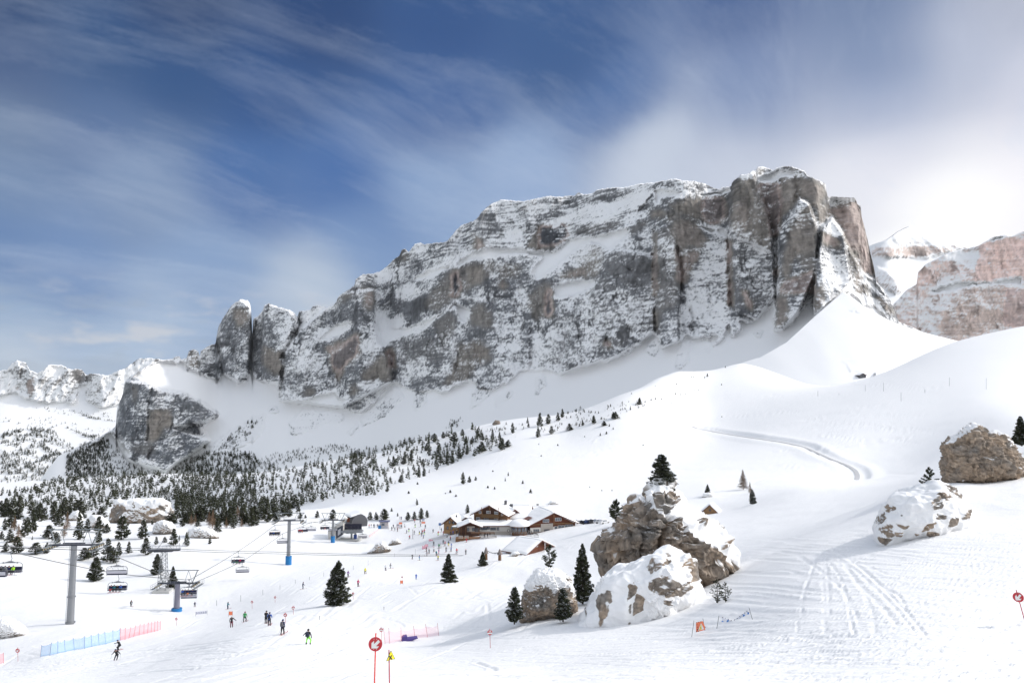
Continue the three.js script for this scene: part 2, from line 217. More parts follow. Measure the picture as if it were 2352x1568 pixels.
{
  const ss = []; for (let i = 0; i < 24; i++) ss.push(-1.7 + i * (0.97 / 24)); for (let i = 0; i <= 760; i++) ss.push(-0.73 + i * 1.46 / 760); for (let i = 1; i <= 24; i++) ss.push(0.73 + i * (0.97 / 24));
  const ls = []; for (let l = Math.log(3); l < Math.log(27); l += 0.035) ls.push(l); for (let l = Math.log(27); l < Math.log(135); l += 0.0052) ls.push(l); for (let l = Math.log(135); l < Math.log(1500); l += 0.0085) ls.push(l);
  const nx = ss.length, ny = ls.length, pos = new Float32Array(nx * ny * 3), uv = new Float32Array(nx * ny * 2), hh = new Float32Array(nx * ny);
  for (let i = 0; i < nx; i++) for (let j = 0; j < ny; j++) { const D = Math.exp(ls[j]), x = ss[i] * D; hh[i * ny + j] = tps(ss[i], ls[j]) * D + snowBump(x, D, D); }
  // road cut into the hillside, grooves of skis
  const cut = (q, w, d, fn) => {
    const P3 = []; let D = 14;
    for (let k = 0; k < q.length - 1; k++) { const [x0, y0] = q[k], [x1, y1] = q[k + 1], m = Math.max(2, Math.ceil(Math.hypot(x1 - x0, y1 - y0) / 12)); for (let a = 0; a < m + (k === q.length - 2 ? 1 : 0); a++) { const t = a / m, X = mix(x0, x1, t), Y = mix(y0, y1, t), DD = hitGround(X, Y); if (DD) P3.push([ray(X, Y)[0] * DD, DD]); } }
    for (let k = 0; k < P3.length - 1; k++) {
      const [ax, aD] = P3[k], [bx, bD] = P3[k + 1]; if (Math.abs(Math.log(aD / bD)) > .25) continue;
      const pad = w * 2.2, D0 = Math.min(aD, bD) - pad, D1 = Math.max(aD, bD) + pad, j0 = lower(ls, Math.log(Math.max(3, D0))), j1 = lower(ls, Math.log(D1));
      for (let j = j0; j <= Math.min(j1, ny - 1); j++) { const DD = Math.exp(ls[j]), s0 = (Math.min(ax, bx) - pad) / DD, s1 = (Math.max(ax, bx) + pad) / DD, i0 = lower(ss, s0), i1 = lower(ss, s1);
        for (let i = i0; i <= Math.min(i1, nx - 1); i++) { const x = ss[i] * DD, vx = bx - ax, vd = bD - aD, L2 = vx * vx + vd * vd || 1e-9; let t = ((x - ax) * vx + (DD - aD) * vd) / L2; if (t < 0 || t > 1) continue; const dx = x - ax - t * vx, dd = DD - aD - t * vd, r = Math.hypot(dx, dd); if (r < pad) { const v = fn(r / w, vx * dd - vd * dx); if (v) { const o = i * ny + j; disp[o] = Math.abs(v * d) > Math.abs(disp[o]) ? v * d : disp[o]; } } } }
    }
  };
  const lower = (a, v) => { let lo = 0, hi = a.length; while (lo < hi) { const m = (lo + hi) >> 1; if (a[m] < v) lo = m + 1; else hi = m; } return lo; };
  const disp = new Float32Array(nx * ny);
  const road = [];
  { const line = [[1590,978],[1602,983],[1640,990],[1690,999],[1740,1006],[1795,1014],[1850,1026],[1905,1052],[1945,1066],[1966,1080],[1971,1092],[1967,1104]]; for (let k = 0; k < line.length - 1; k++) for (let a = 0; a < 10; a++) { const X = mix(line[k][0], line[k + 1][0], a / 10), Y = mix(line[k][1], line[k + 1][1], a / 10), DD = hitGround(X, Y, 300); if (DD) road.push([ray(X, Y)[0] * DD, DD]); }
    for (let q = 0; q < 3; q++) for (let k = 1; k < road.length - 1; k++) { road[k][0] = (road[k - 1][0] + road[k][0] + road[k + 1][0]) / 3; road[k][1] = (road[k - 1][1] + road[k][1] + road[k + 1][1]) / 3; } }
  const roadH = road.map(([x, D]) => groundH(x, D)); for (let q = 0; q < 6; q++) for (let k = 1; k < roadH.length - 1; k++) roadH[k] = (roadH[k - 1] + roadH[k] + roadH[k + 1]) / 3;
  const rdx = road.map(r => r[0]), rdD = road.map(r => r[1]), rx0 = Math.min(...rdx) - 20, rx1 = Math.max(...rdx) + 20, rD0 = Math.min(...rdD) - 20, rD1 = Math.max(...rdD) + 20;
  for (let i = 0; i < nx; i++) for (let j = 0; j < ny; j++) { const DD = Math.exp(ls[j]), x = ss[i] * DD; if (DD < rD0 || DD > rD1 || x < rx0 || x > rx1) continue; let bd = 1e9, bk = 0; for (let k = 0; k < road.length; k++) { const d2 = (road[k][0] - x) ** 2 + (road[k][1] - DD) ** 2; if (d2 < bd) { bd = d2; bk = k; } } const d = Math.sqrt(bd); if (d < 16) { const o = i * ny + j, t = sstep(3, 8, d), rim = .5 * sstep(4.5, 7.5, d) * (1 - sstep(8, 16, d)); hh[o] = mix(roadH[bk] - .6, hh[o], t) + rim; } }
  { const pos = [], ix = []; road.forEach(([x, D], k) => { const a = road[Math.max(0, k - 1)], b = road[Math.min(road.length - 1, k + 1)], tx = b[0] - a[0], tD = b[1] - a[1], L = Math.hypot(tx, tD) || 1, nx2 = -tD / L * 1.25, nD = tx / L * 1.25; pos.push(x + nx2, roadH[k] - .35, -(D + nD), x - nx2, roadH[k] - .35, -(D - nD)); if (k) { const q = k * 2; ix.push(q - 2, q - 1, q, q - 1, q + 1, q); } }); const g = new THREE.BufferGeometry(); g.setAttribute('position', new THREE.Float32BufferAttribute(pos, 3)); g.setIndex(ix); g.computeVertexNormals(); structure(mesh('road', g, std(.48, .48, .49, .85))); }
  for (const g of grooves) cut(g.q, g.w, g.d, r => r < 1 ? -(Math.cos(r * Math.PI) * .5 + .5) : r < 2 ? 0.45 * Math.sin((r - 1) * Math.PI) : 0);
  for (let i = 0; i < nx; i++) for (let j = 0; j < ny; j++) { const k = i * ny + j, D = Math.exp(ls[j]), x = ss[i] * D; pos[k * 3] = x; pos[k * 3 + 1] = hh[k] + disp[k]; pos[k * 3 + 2] = -D; uv[k * 2] = x / 11; uv[k * 2 + 1] = D / 4.2; }
  const g = gridGeo(nx, ny, pos); g.setAttribute('uv', new THREE.BufferAttribute(uv, 2));
  groundMesh = structure(mesh('snow_ground', g, snowMat));
}
// ---------- mountains: rock walls and talus built as relief, each vertex at its own distance ----------
const zA = win(1050, 1050, 0.4464), zB = win(1500, 900, 0.4785), zC = win(2100, 650, 0.574), zD = win(2800, 620, 0.5102), zE = win(0, 1100, 0.5102), zR2 = win(1000, 900, 0.574), zR3 = win(1900, 650, 0.574), zR4 = win(2700, 600, 0.6377);
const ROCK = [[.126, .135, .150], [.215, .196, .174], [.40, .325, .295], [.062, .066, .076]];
const lit = { };
const rockSnowMat = new THREE.MeshStandardMaterial({ vertexColors: true, roughness: 0.85, name: 'rock_and_snow' });
const sheets = {};
function relief(name, o) {
  const { x0, x1, y0, y1 } = o, step = 2, nxr = Math.ceil((x1 - x0) / step) + 1, nyr = Math.ceil((y1 - y0) / step) + 1;
  const top = lerpTable(o.top), bot = lerpTable(o.bottom), fy = lerpTable(o.foot.map(f => [f[0], f[1]])), fD = lerpTable(o.foot.map(f => [f[0], f[2]]));
  // slope of the ground from how much snow lies on it, then distance by going up each column
  const lnD = new Float32Array(nxr * nyr), sl = raster(x0, y0, x1, y1, step, 1);
  for (let i = 0; i < nxr; i++) for (let j = 0; j < nyr; j++) { const X = x0 + i * step, Y = y0 + j * step, c = o.cover.get(X, Y); sl.a[i * sl.ny + j] = Math.log(mix(7, 0.62, Math.pow(sstep(-0.05, 1, c), 0.8))); }
  sl.blur(3, 2);
  for (let i = 0; i < nxr; i++) {
    const X = x0 + i * step, jf = clamp(Math.round((fy(X) - y0) / step), 1, nyr - 2); lnD[i * nyr + jf] = Math.log(fD(X));
    const g = (a, b) => { const Y = y0 + step * (a + b) / 2, e = ray(X, Y)[1], s = Math.exp(sl.a[i * sl.ny + b]), de = ray(X, y0 + step * b)[1] - ray(X, y0 + step * a)[1]; return de / Math.max(0.14, s - e); };
    for (let j = jf - 1; j >= 0; j--) lnD[i * nyr + j] = lnD[i * nyr + j + 1] + g(j + 1, j);
    for (let j = jf + 1; j < nyr; j++) lnD[i * nyr + j] = lnD[i * nyr + j - 1] + g(j - 1, j);
  }
  const dr = raster(x0, y0, x1, y1, step, 0); dr.a.set(lnD.length === dr.a.length ? lnD : lnD.subarray(0, dr.a.length)); dr.blur(o.soft ?? 8, 2);
  if (o.near) { const nr = raster(x0, y0, x1, y1, step, 0); for (const [pts, v] of o.near) nr.poly(pts, v); nr.blur(1, 1); for (let k = 0; k < dr.a.length; k++) dr.a[k] += nr.a[k]; }
  const cv = o.spots ? (() => { const r = raster(o.cover.x0, o.cover.y0, o.cover.x0 + (o.cover.nx - 1) * o.cover.step, o.cover.y0 + (o.cover.ny - 1) * o.cover.step, o.cover.step, 1); r.a.set(o.cover.a); for (const [pts, v] of o.spots) r.poly(pts, v); return r.blur(1, 1); })() : o.cover;
  const gl = raster(x0, y0, x1, y1, 1.5, 0); for (const [pts, wd, dp] of o.gullies ?? []) for (let q = 0; q < pts.length - 1; q++) { const [ax, ay] = pts[q], [bx, by] = pts[q + 1], ex = bx - ax, ey = by - ay, R = wd * 2.5; for (let i = Math.floor((Math.min(ax, bx) - R - x0) / 1.5); i <= (Math.max(ax, bx) + R - x0) / 1.5; i++) for (let j = Math.floor((Math.min(ay, by) - R - y0) / 1.5); j <= (Math.max(ay, by) + R - y0) / 1.5; j++) { if (i < 0 || j < 0 || i >= gl.nx || j >= gl.ny) continue; const X = x0 + i * 1.5, Y = y0 + j * 1.5, t = clamp(((X - ax) * ex + (Y - ay) * ey) / (ex * ex + ey * ey || 1), 0, 1), dd = Math.hypot(X - ax - t * ex, Y - ay - t * ey), v = dp * Math.exp(-((dd / wd) ** 2)); gl.a[i * gl.ny + j] = Math.max(gl.a[i * gl.ny + j], v); } }
  sheets[name] = { D: (x, y) => Math.exp(dr.get(x, y)), top };
  const nx = Math.round((x1 - x0) / o.sx) + 1, ny = o.ny, back = o.back ?? 6, NY = ny + back, pos = new Float32Array(nx * NY * 3), col = new Float32Array(nx * NY * 3), cc = new Float32Array(nx * NY), tt = new Float32Array(nx * NY);
  const qs = new Float32Array(nx * NY * 2);
  for (let i = 0; i < nx; i++) {
    const X = x0 + i * o.sx, yb = bot(X), ytr = top(X), jag = (o.jag ?? 2.2) * fbm(X * .11, 3.3, 1.1, 3) + (o.jag ?? 2.2) * .6 * noise(X * .4, 8.8, 1);
    for (let j = 0; j < NY; j++) {
      const k = i * NY + j, jj = Math.min(j, ny - 1), t = jj / (ny - 1), yt = Math.min(yb - 4, ytr + jag * sstep(.2, .6, 1 - Math.min(1, o.cover.get(X, ytr + 6)) + .25)), Y = mix(yb, yt, t);
      let D = Math.exp(dr.get(X, Y)), wx = X + 5 * noise(X * .07, Y * .07, 4), wy = Y + 4 * noise(X * .07, Y * .07, 14);
      const c = cv.get(wx, wy), cb = o.cover.get(wx, wy); cc[k] = c; tt[k] = o.tint.get(wx, wy); qs[k * 2] = X; qs[k * 2 + 1] = Y;
      const [s, e] = ray(X, Y), m = (1 - sstep(.8, 1, c)) * (cb > .9 ? .35 : 1), x = s * D, y = e * D;
      // buttresses, gullies and ledges
      const str = o.strata ?? 1, K = o.scale ?? 1;
      let q = m * K * (23 * ridged(x / 95 / K, y / 210 / K, D / 400, 3) + 10 * ridged(x / 34 / K, y / 60 / K, 3 + D / 300, 3) + 4.2 * fbm(x / 12 / K, y / 9 / K, 7, 4, .6)) + (1 - m) * 2.5 * K * fbm(x / 60 / K, y / 60 / K, 2, 2);
      if (j >= ny - 1) q *= .7;
      const gv = .42 * gl.get(wx + 4 * noise(X * .05, Y * .035, 40) + 2 * noise(X * .2, Y * .14, 50), wy) * clamp(.75 + 1.1 * noise(X * .03, Y * .05, 60), .15, 1.4); D += gv - q; cc[k] = Math.max(0, cc[k] - .006 * gv * m);
      const b = j - (ny - 1);
      if (b > 0) { const far = D + b * 90 * K, hh = e * D - (b * b * 3 + b * 10) * K; pos[k * 3] = s * D + s * b * 90 * K; pos[k * 3 + 1] = hh; pos[k * 3 + 2] = -far; }
      else { pos[k * 3] = s * D; pos[k * 3 + 1] = e * D; pos[k * 3 + 2] = -D; }
    }
  }
  const g = gridGeo(nx, NY, pos, col), nr = g.attributes.normal.array;
  for (let k = 0; k < nx * NY; k++) {
    const x = pos[k * 3], y = pos[k * 3 + 1], z = pos[k * 3 + 2], ny_ = Math.abs(nr[k * 3 + 1]), c = cc[k], K = o.scale ?? 1, bed = o.bed ? o.bed(qs[k * 2], qs[k * 2 + 1]) : 0.4;
    const dip = y + x * (o.dip ?? 0.05), strata = fbm(x / 70 / K, dip / (5.2 * K), z / 90 / K, 3, .6), fineN = fbm(x / 4.6 / K, y / 4.8 / K, z / 9 / K, 3, .8), blot = fbm(x / 22 / K, y / 15 / K, z / 30 / K, 3, .6), big = fbm(x / 75 / K, y / 60 / K, z / 120 / K, 3);
    const crk = Math.pow(clamp(1 - Math.abs(noise(x / 26 / K + .5 * noise(x / 11 / K, y / 14 / K, 2), y / 120 / K, 6.6)) * 9, 0, 1), 2) * sstep(-.15, .25, noise(x / 60 / K, y / 90 / K, 21)) * (1 - sstep(.7, .95, c));
    const v = (c - .53) * 1.45 + (ny_ - .42) * .7 + blot * mix(.55, .35, bed) + fineN * mix(1.05, .75, bed) + strata * mix(.15, 1.3, bed) + big * .8 - crk * .7;
    let sn = (k % NY) >= ny ? 1 : sstep(-.34, .36, v); if (c > .93) sn = Math.max(sn, sstep(.93, .99, c)); sn = Math.min(sn, c < .99 ? .97 : 1);
    const tn = tt[k], t0 = Math.floor(clamp(tn, 0, 2.999)), f = tn - t0, A = ROCK[t0], B = ROCK[Math.min(3, t0 + 1)], vv = (1 + .8 * fbm(x / 8 / K, y / 14 / K, z / 22 / K, 4, .7) + .45 * strata) * (1 - .6 * crk);
    const streak = clamp(fbm(x / 7 / K, y / 75 / K, 5.5, 3) * 1.2, -.35, .35);
    for (let a = 0; a < 3; a++) { const r = mix(A[a], B[a], f) * (o.pale ?? 1) * (o.hazeBlush ? [1.05, .965, .95][a] : 1) * clamp(vv - streak * .5, .3, 1.7); col[k * 3 + a] = mix(r, [.87, .868, .868][a], sn); }  // far cliffs: whitening and warmth of haze put into the rock colour
  }
  const me = structure(mesh(name, g, rockSnowMat)); return me;
}
// the long massif with the free-standing towers
{
  const top = [].concat([[40, 1152], [62, 1136], [100, 1090], [126, 1056]], zE([[450,1420],[620,1340],[780,1270],[880,1205],[905,1185],[914,1050],[932,1000],[957,940],[980,830],[1010,800],[1060,770],[1140,715],[1200,690],[1260,665],[1350,655],[1370,640],[1405,632],[1420,660],[1460,650],[1480,592],[1520,578],[1553,600],[1562,638],[1572,595],[1600,575],[1650,545],[1688,538],[1694,490],[1712,400],[1750,330],[1790,270],[1830,220],[1880,190],[1940,195],[1964,240],[1974,340],[1976,470]]),
    zR2([[10,660],[20,655],[60,628],[88,592],[100,556],[130,545],[200,570],[270,590],[310,610],[326,640],[342,600],[420,590],[438,562],[470,560],[524,566],[534,578],[580,555],[592,545],[620,490],[700,440],[728,420],[735,375],[790,340],[850,338],[900,325],[950,290],[1000,240],[1038,215],[1058,170],[1080,164],[1106,190],[1130,152],[1150,132],[1190,120],[1212,135],[1300,120],[1365,118],[1400,80],[1440,30],[1468,2]]),
    zR3([[5,400],[50,340],[110,290],[180,258],[250,262],[340,270],[420,250],[520,233],[600,238],[690,228],[720,208],[760,222],[820,214],[852,188],[950,174],[1050,172],[1150,147],[1250,139],[1350,118],[1400,112],[1450,124],[1540,130],[1600,145],[1660,175],[1700,184],[1790,160]]),
    zD([[100,252],[150,268],[172,252],[243,244],[250,218],[270,190],[330,153],[390,143],[402,122],[440,118],[452,94],[480,86],[520,98],[560,110],[572,122],[602,98],[624,94],[660,86],[720,88],[780,108],[820,124],[842,160],[920,188],[985,224],[996,290],[1006,328],[1060,323],[1130,333],[1210,333],[1225,348],[1238,385],[1262,398],[1270,480],[1296,580],[1320,680],[1336,760],[1360,850],[1376,930],[1384,990],[1430,1040],[1480,1110],[1520,1180],[1545,1260],[1560,1305]]), [rS(3701, 1330), [2200, 800]]).sort((a, b) => a[0] - b[0]);
  const cover = raster(54, 360, 2200, 1170, 3, 1), tint = raster(54, 360, 2200, 1170, 3, 0.12);
  // cliffs above the foot line
  const foot = [].concat(zE([[700,1330],[860,1225],[905,1250],[960,1330],[1020,1390],[1010,1440],[1130,1500],[1250,1560],[1300,1540],[1350,1480],[1500,1400],[1640,1290],[1560,1200],[1700,1090],[1600,1010],[1420,920],[1240,900],[1180,845],[1010,800],[1090,770],[1300,740],[1440,690],[1480,740],[1560,760],[1640,800],[1715,825],[1730,780],[1755,775],[1860,838],[1930,828],[1950,760],[2000,795]]),
    zA([[0,1060],[60,1080],[150,1090],[160,1235],[345,1235],[500,1180],[640,1150],[690,1210],[760,1210],[705,1295],[850,1335],[900,1320],[1000,1240],[1090,1120],[1160,1070],[1180,1060],[1240,1080],[1290,1120]]),
    zB([[250,1350],[330,1385],[420,1370],[570,1395],[640,1350],[740,1290],[830,1300],[860,1350],[980,1370],[1100,1310],[1220,1210],[1310,1200],[1400,1110]]),
    zC([[0,1400],[50,1450],[150,1440],[240,1472],[360,1420],[470,1392],[570,1382],[640,1350],[750,1300],[850,1210],[890,1180],[930,1210],[960,1290],[1060,1240],[1070,1250],[1140,1180],[1160,1230],[1240,1190],[1262,1312],[1330,1270],[1394,1200]]),
    zD([[20,1420],[50,1540],[120,1480],[240,1290],[256,1430],[310,1360],[300,1270],[360,1310],[440,1290],[500,1220],[590,1170],[588,1365],[650,1368],[720,1300],[780,1230],[870,1130],[890,1180],[910,1250],[950,1210],[990,1160],[1080,1110],[1190,1080],[1280,1170],[1340,1185],[1400,1190],[1480,1285],[1570,1320]]));
  const sil = top.map(p => [p[0], p[1] - 14]);
  cover.poly([...sil.filter(p => p[0] >= foot[0][0]), ...foot.slice().reverse()], 0.5);
  const C = (z, pts, v, t) => { cover.poly(z(pts), v); if (t !== undefined) tint.poly(z(pts), t); };
  const spots = [], S = (z, pts, v) => spots.push([z(pts), v]);
  // isolated rocks on the talus
  S(zA, [[240,1440],[360,1320],[520,1340],[620,1330],[720,1360],[700,1420],[540,1440],[440,1500],[260,1530]], .66); S(zA, [[880,1395],[1000,1290],[1100,1200],[1190,1110],[1260,1200],[1130,1340],[1000,1420],[900,1455]], .68); S(zB, [[840,1350],[800,1530],[880,1480],[980,1380],[940,1340]], .6); S(zA, [[60,1300],[120,1290],[130,1335],[60,1340]], .5); S(zA, [[760,1520],[860,1450],[840,1490],[790,1530]], .55);
  S(zB, [[330,1400],[420,1370],[420,1470],[340,1568]], .5, 1); S(zB, [[1000,1500],[1060,1430],[1140,1390],[1140,1430],[1020,1510]], .6); S(zB, [[1340,1400],[1380,1290],[1400,1350],[1360,1410]], .4); S(zC, [[850,1270],[920,1220],[930,1290],[900,1340],[850,1310]], .6); S(zC, [[1050,1420],[1090,1260],[1140,1240],[1130,1390],[1070,1440]], .66); S(zC, [[80,1568],[90,1500],[140,1490],[130,1568]], .5);
  S(zD, [[430,1400],[470,1380],[500,1390],[450,1420]], .4);
  // left block and its lower rocks
  C(zE, [[1000,800],[1180,845],[1240,900],[1420,920],[1550,1010],[1700,1090],[1600,1150],[1350,1200],[1400,1300],[1300,1480],[1150,1440],[1020,1380],[960,1330],[870,1230],[905,1190],[930,1000],[980,830]], .40, .1);
  C(zE, [[905,1190],[940,1000],[1050,870],[1180,860],[1160,1050],[1130,1280],[1000,1260]], .46, .0); C(zE, [[1160,1050],[1340,1060],[1345,1190],[1290,1200],[1200,1330],[1150,1290]], .06, 1.1); C(zE, [[1040,880],[1070,870],[1060,1010],[1040,1000]], .15, 1); C(zE, [[1020,1380],[1200,1300],[1500,1180],[1640,1290],[1500,1400],[1350,1480],[1250,1550],[1000,1450]], .40, .0); C(zE, [[1020,1340],[1150,1300],[1230,1350],[1160,1440],[1050,1390]], .22, .4); C(zE, [[1000,1420],[1060,1410],[1300,1500],[1250,1550],[1100,1490]], .62);
  S(zE, [[1640,1350],[1800,1230],[1960,1140],[2070,1090],[2060,1180],[2010,1280],[1850,1350],[1650,1400]], .62); C(zE, [[880,1230],[960,1250],[1040,1340],[960,1330]], .7);
  C(zE, [[1010,800],[1060,770],[1140,715],[1260,665],[1450,672],[1560,765],[1640,805],[1720,830],[1750,780],[1880,845],[1930,833],[2007,790],[2007,985],[1900,1030],[1720,1045],[1600,1000],[1530,950],[1420,905],[1350,890],[1240,890],[1180,835],[1090,812]], 1);
  C(zE, [[1460,655],[1480,590],[1555,595],[1560,740],[1480,740]], .55, 1); C(zE, [[1350,660],[1400,640],[1420,670],[1370,690]], .6);
  // towers on the left
  C(zE, [[1830,270],[1950,250],[1960,360],[1880,420],[1830,350]], .28, 1.2); C(zE, [[1700,480],[1800,420],[1850,600],[1740,640]], .42); C(zE, [[1880,600],[1960,640],[1940,800],[1860,820]], .52); C(zE, [[1950,300],[1976,340],[1976,700],[1945,620]], .2, .4);
  C(zA, [[0,740],[110,780],[180,800],[165,1020],[80,1000],[0,900]], .2, 1.1); C(zA, [[60,420],[330,540],[200,800],[100,640]], .74); C(zA, [[250,470],[285,460],[280,530],[250,530]], .08, 1.6); C(zA, [[320,600],[520,470],[640,400],[600,380],[330,470]], .72);
  // wall right of the towers
  C(zA, [[180,800],[330,620],[520,500],[600,600],[500,680],[560,770],[600,900],[660,1090],[350,1200],[160,1200]], .55); C(zA, [[480,690],[640,560],[790,510],[810,560],[760,620],[700,660],[560,700]], .97); C(zA, [[1000,400],[1035,400],[1055,520],[1160,700],[1110,775],[1060,690],[1010,560]], .97); C(zA, [[905,925],[960,840],[1065,755],[1030,830],[930,925]], .96);
  C(zA, [[610,830],[840,630],[870,700],[860,830],[760,900],[640,980],[600,900]], .13, 2.7); C(zA, [[560,770],[720,690],[700,740],[600,830]], .22, 2); C(zA, [[620,800],[720,735],[715,770],[625,825]], .95); C(zA, [[880,1000],[1090,790],[1160,980],[1150,1060],[900,1060]], .24, 1); C(zA, [[850,1085],[1030,1050],[1060,1060],[1000,1100],[860,1110]], .95); C(zA, [[765,1195],[800,1090],[850,1105],[840,1190]], .1, 1.1); C(zA, [[350,1230],[390,1110],[470,1130],[480,1190]], .18, .8); C(zA, [[660,1100],[690,950],[740,880],[700,1020]], .05, 3); C(zA, [[640,375],[720,265],[880,210],[960,220],[850,290],[740,345]], .3, .7); C(zA, [[500,520],[700,400],[860,290],[830,400],[640,520],[540,560]], .42); C(zA, [[940,230],[1000,240],[1000,380],[930,430],[900,330]], .45, 1.6); C(zA, [[830,560],[930,440],[1000,450],[1000,600],[900,640]], .72); C(zA, [[870,650],[1000,600],[1060,760],[900,880]], .68); C(zA, [[1010,260],[1170,210],[1170,290],[1060,390],[1005,400]], .62); C(zA, [[1060,310],[1175,275],[1150,330],[1040,400]], .25);
  // upper left terraces
  C(zB, [[0,440],[100,330],[130,480],[0,540]], .75); C(zB, [[110,470],[240,200],[400,150],[580,140],[700,10],[820,0],[830,220],[670,320],[480,380],[250,490]], .64); C(zB, [[170,330],[240,200],[290,220],[270,300]], .26, .9); C(zB, [[340,250],[400,170],[470,200],[380,290]], .85);
  C(zB, [[820,60],[900,150],[930,180],[850,225],[830,220]], .12, 1.5); C(zB, [[300,445],[440,380],[660,330],[800,230],[1000,130],[1080,150],[1220,190],[1280,215],[1463,200],[1463,260],[1220,240],[1000,275],[880,265],[780,315],[600,375],[480,440],[350,465]], 1);
  C(zB, [[20,690],[60,720],[120,790],[220,720],[270,760],[230,860],[200,900],[100,1000],[60,980],[30,850]], .88); C(zB, [[0,860],[60,880],[230,870],[330,830],[500,760],[640,660],[700,600],[692,665],[560,750],[400,890],[220,935],[130,965],[60,1005],[0,1000]], .97); C(zB, [[670,690],[700,660],[760,690],[812,720],[792,800],[750,830],[690,770]], .98); C(zB, [[150,540],[300,470],[400,590],[330,640],[200,620]], .85);
  C(zB, [[440,600],[640,360],[1000,290],[1010,390],[900,460],[780,540],[700,600],[520,720],[390,680]], .26, .7); C(zB, [[640,400],[690,380],[720,560],[640,610]], .2, 3); C(zB, [[780,330],[900,330],[900,490],[780,500]], .16, 1.1); C(zB, [[1040,450],[1100,480],[1090,550],[1040,520]], .06, 1.5); C(zB, [[1010,320],[1220,330],[1200,420],[1050,450]], .4, .8); C(zB, [[980,280],[1100,250],[1220,245],[1150,310],[1000,380]], .42); C(zB, [[810,700],[880,640],[980,740],[1000,860],[880,850],[780,830]], .24, .8); C(zB, [[680,1000],[870,960],[970,1050],[960,1130],[840,1180],[790,1290],[560,1350],[680,1100]], .3, .9); C(zB, [[800,1020],[890,980],[960,1080],[820,1120]], .13, 1.1); C(zB, [[100,1000],[260,940],[480,940],[640,1000],[560,1130],[360,1160],[200,1180],[110,1130]], .40, .3); C(zB, [[480,820],[640,720],[690,800],[660,920],[590,1000],[530,930]], .3, .6); C(zB, [[1000,720],[1200,730],[1240,800],[1220,940],[1000,880]], .74); C(zB, [[240,860],[280,760],[420,670],[520,720],[400,790],[300,840]], .4); C(zB, [[100,1030],[140,1050],[170,1200],[120,1180]], .15, 3); C(zB, [[1300,900],[1463,880],[1463,1100],[1330,1180]], .7); C(zB, [[1040,1000],[1200,950],[1200,1080],[1040,1100]], .76); C(zB, [[840,1250],[1000,1120],[1200,1120],[1230,1200],[1000,1370],[860,1330]], .68); C(zB, [[180,1160],[420,1110],[420,1300],[250,1340]], .64); C(zB, [[900,500],[1090,560],[1080,640],[900,640],[840,600]], .66); C(zB, [[1180,520],[1290,540],[1260,640],[1180,600]], .8);
  // upper wall
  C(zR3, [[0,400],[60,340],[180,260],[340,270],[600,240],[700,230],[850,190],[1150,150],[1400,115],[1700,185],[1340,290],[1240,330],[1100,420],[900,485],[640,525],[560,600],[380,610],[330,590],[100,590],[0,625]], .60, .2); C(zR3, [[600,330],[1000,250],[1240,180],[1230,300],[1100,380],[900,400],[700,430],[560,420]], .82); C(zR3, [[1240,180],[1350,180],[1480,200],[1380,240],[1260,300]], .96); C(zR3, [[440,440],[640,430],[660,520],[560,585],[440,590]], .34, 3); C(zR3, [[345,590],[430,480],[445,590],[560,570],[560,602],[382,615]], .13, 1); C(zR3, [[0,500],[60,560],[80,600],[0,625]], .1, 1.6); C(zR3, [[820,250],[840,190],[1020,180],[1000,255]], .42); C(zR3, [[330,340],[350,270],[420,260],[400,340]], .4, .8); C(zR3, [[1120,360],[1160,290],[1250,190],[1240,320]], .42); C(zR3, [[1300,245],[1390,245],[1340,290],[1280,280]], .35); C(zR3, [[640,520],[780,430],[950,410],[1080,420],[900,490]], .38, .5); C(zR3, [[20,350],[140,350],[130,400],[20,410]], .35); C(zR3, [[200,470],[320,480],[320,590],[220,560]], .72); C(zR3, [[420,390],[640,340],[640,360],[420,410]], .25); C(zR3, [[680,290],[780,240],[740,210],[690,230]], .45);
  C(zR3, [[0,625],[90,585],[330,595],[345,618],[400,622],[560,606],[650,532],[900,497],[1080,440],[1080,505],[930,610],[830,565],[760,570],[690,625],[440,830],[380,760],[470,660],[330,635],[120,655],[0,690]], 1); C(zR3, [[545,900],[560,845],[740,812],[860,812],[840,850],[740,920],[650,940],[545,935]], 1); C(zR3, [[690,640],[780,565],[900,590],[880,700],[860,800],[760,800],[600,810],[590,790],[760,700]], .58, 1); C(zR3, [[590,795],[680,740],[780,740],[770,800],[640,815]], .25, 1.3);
  // middle and right walls
  C(zC, [[990,290],[1210,235],[1235,420],[1180,390],[1050,340]], .15, 1); C(zC, [[1235,240],[1394,240],[1394,400],[1300,440],[1240,410]], .3, 2.6); C(zC, [[1010,430],[1130,390],[1210,430],[1290,560],[1250,620],[1150,570],[1080,640],[1050,560]], .14, 1.2); C(zC, [[960,340],[1050,340],[1110,390],[990,420]], .3, .8); C(zC, [[725,480],[800,400],[860,410],[820,460],[740,510]], .2, .6); C(zC, [[880,340],[970,325],[960,380],[880,385]], .2, 1.2);
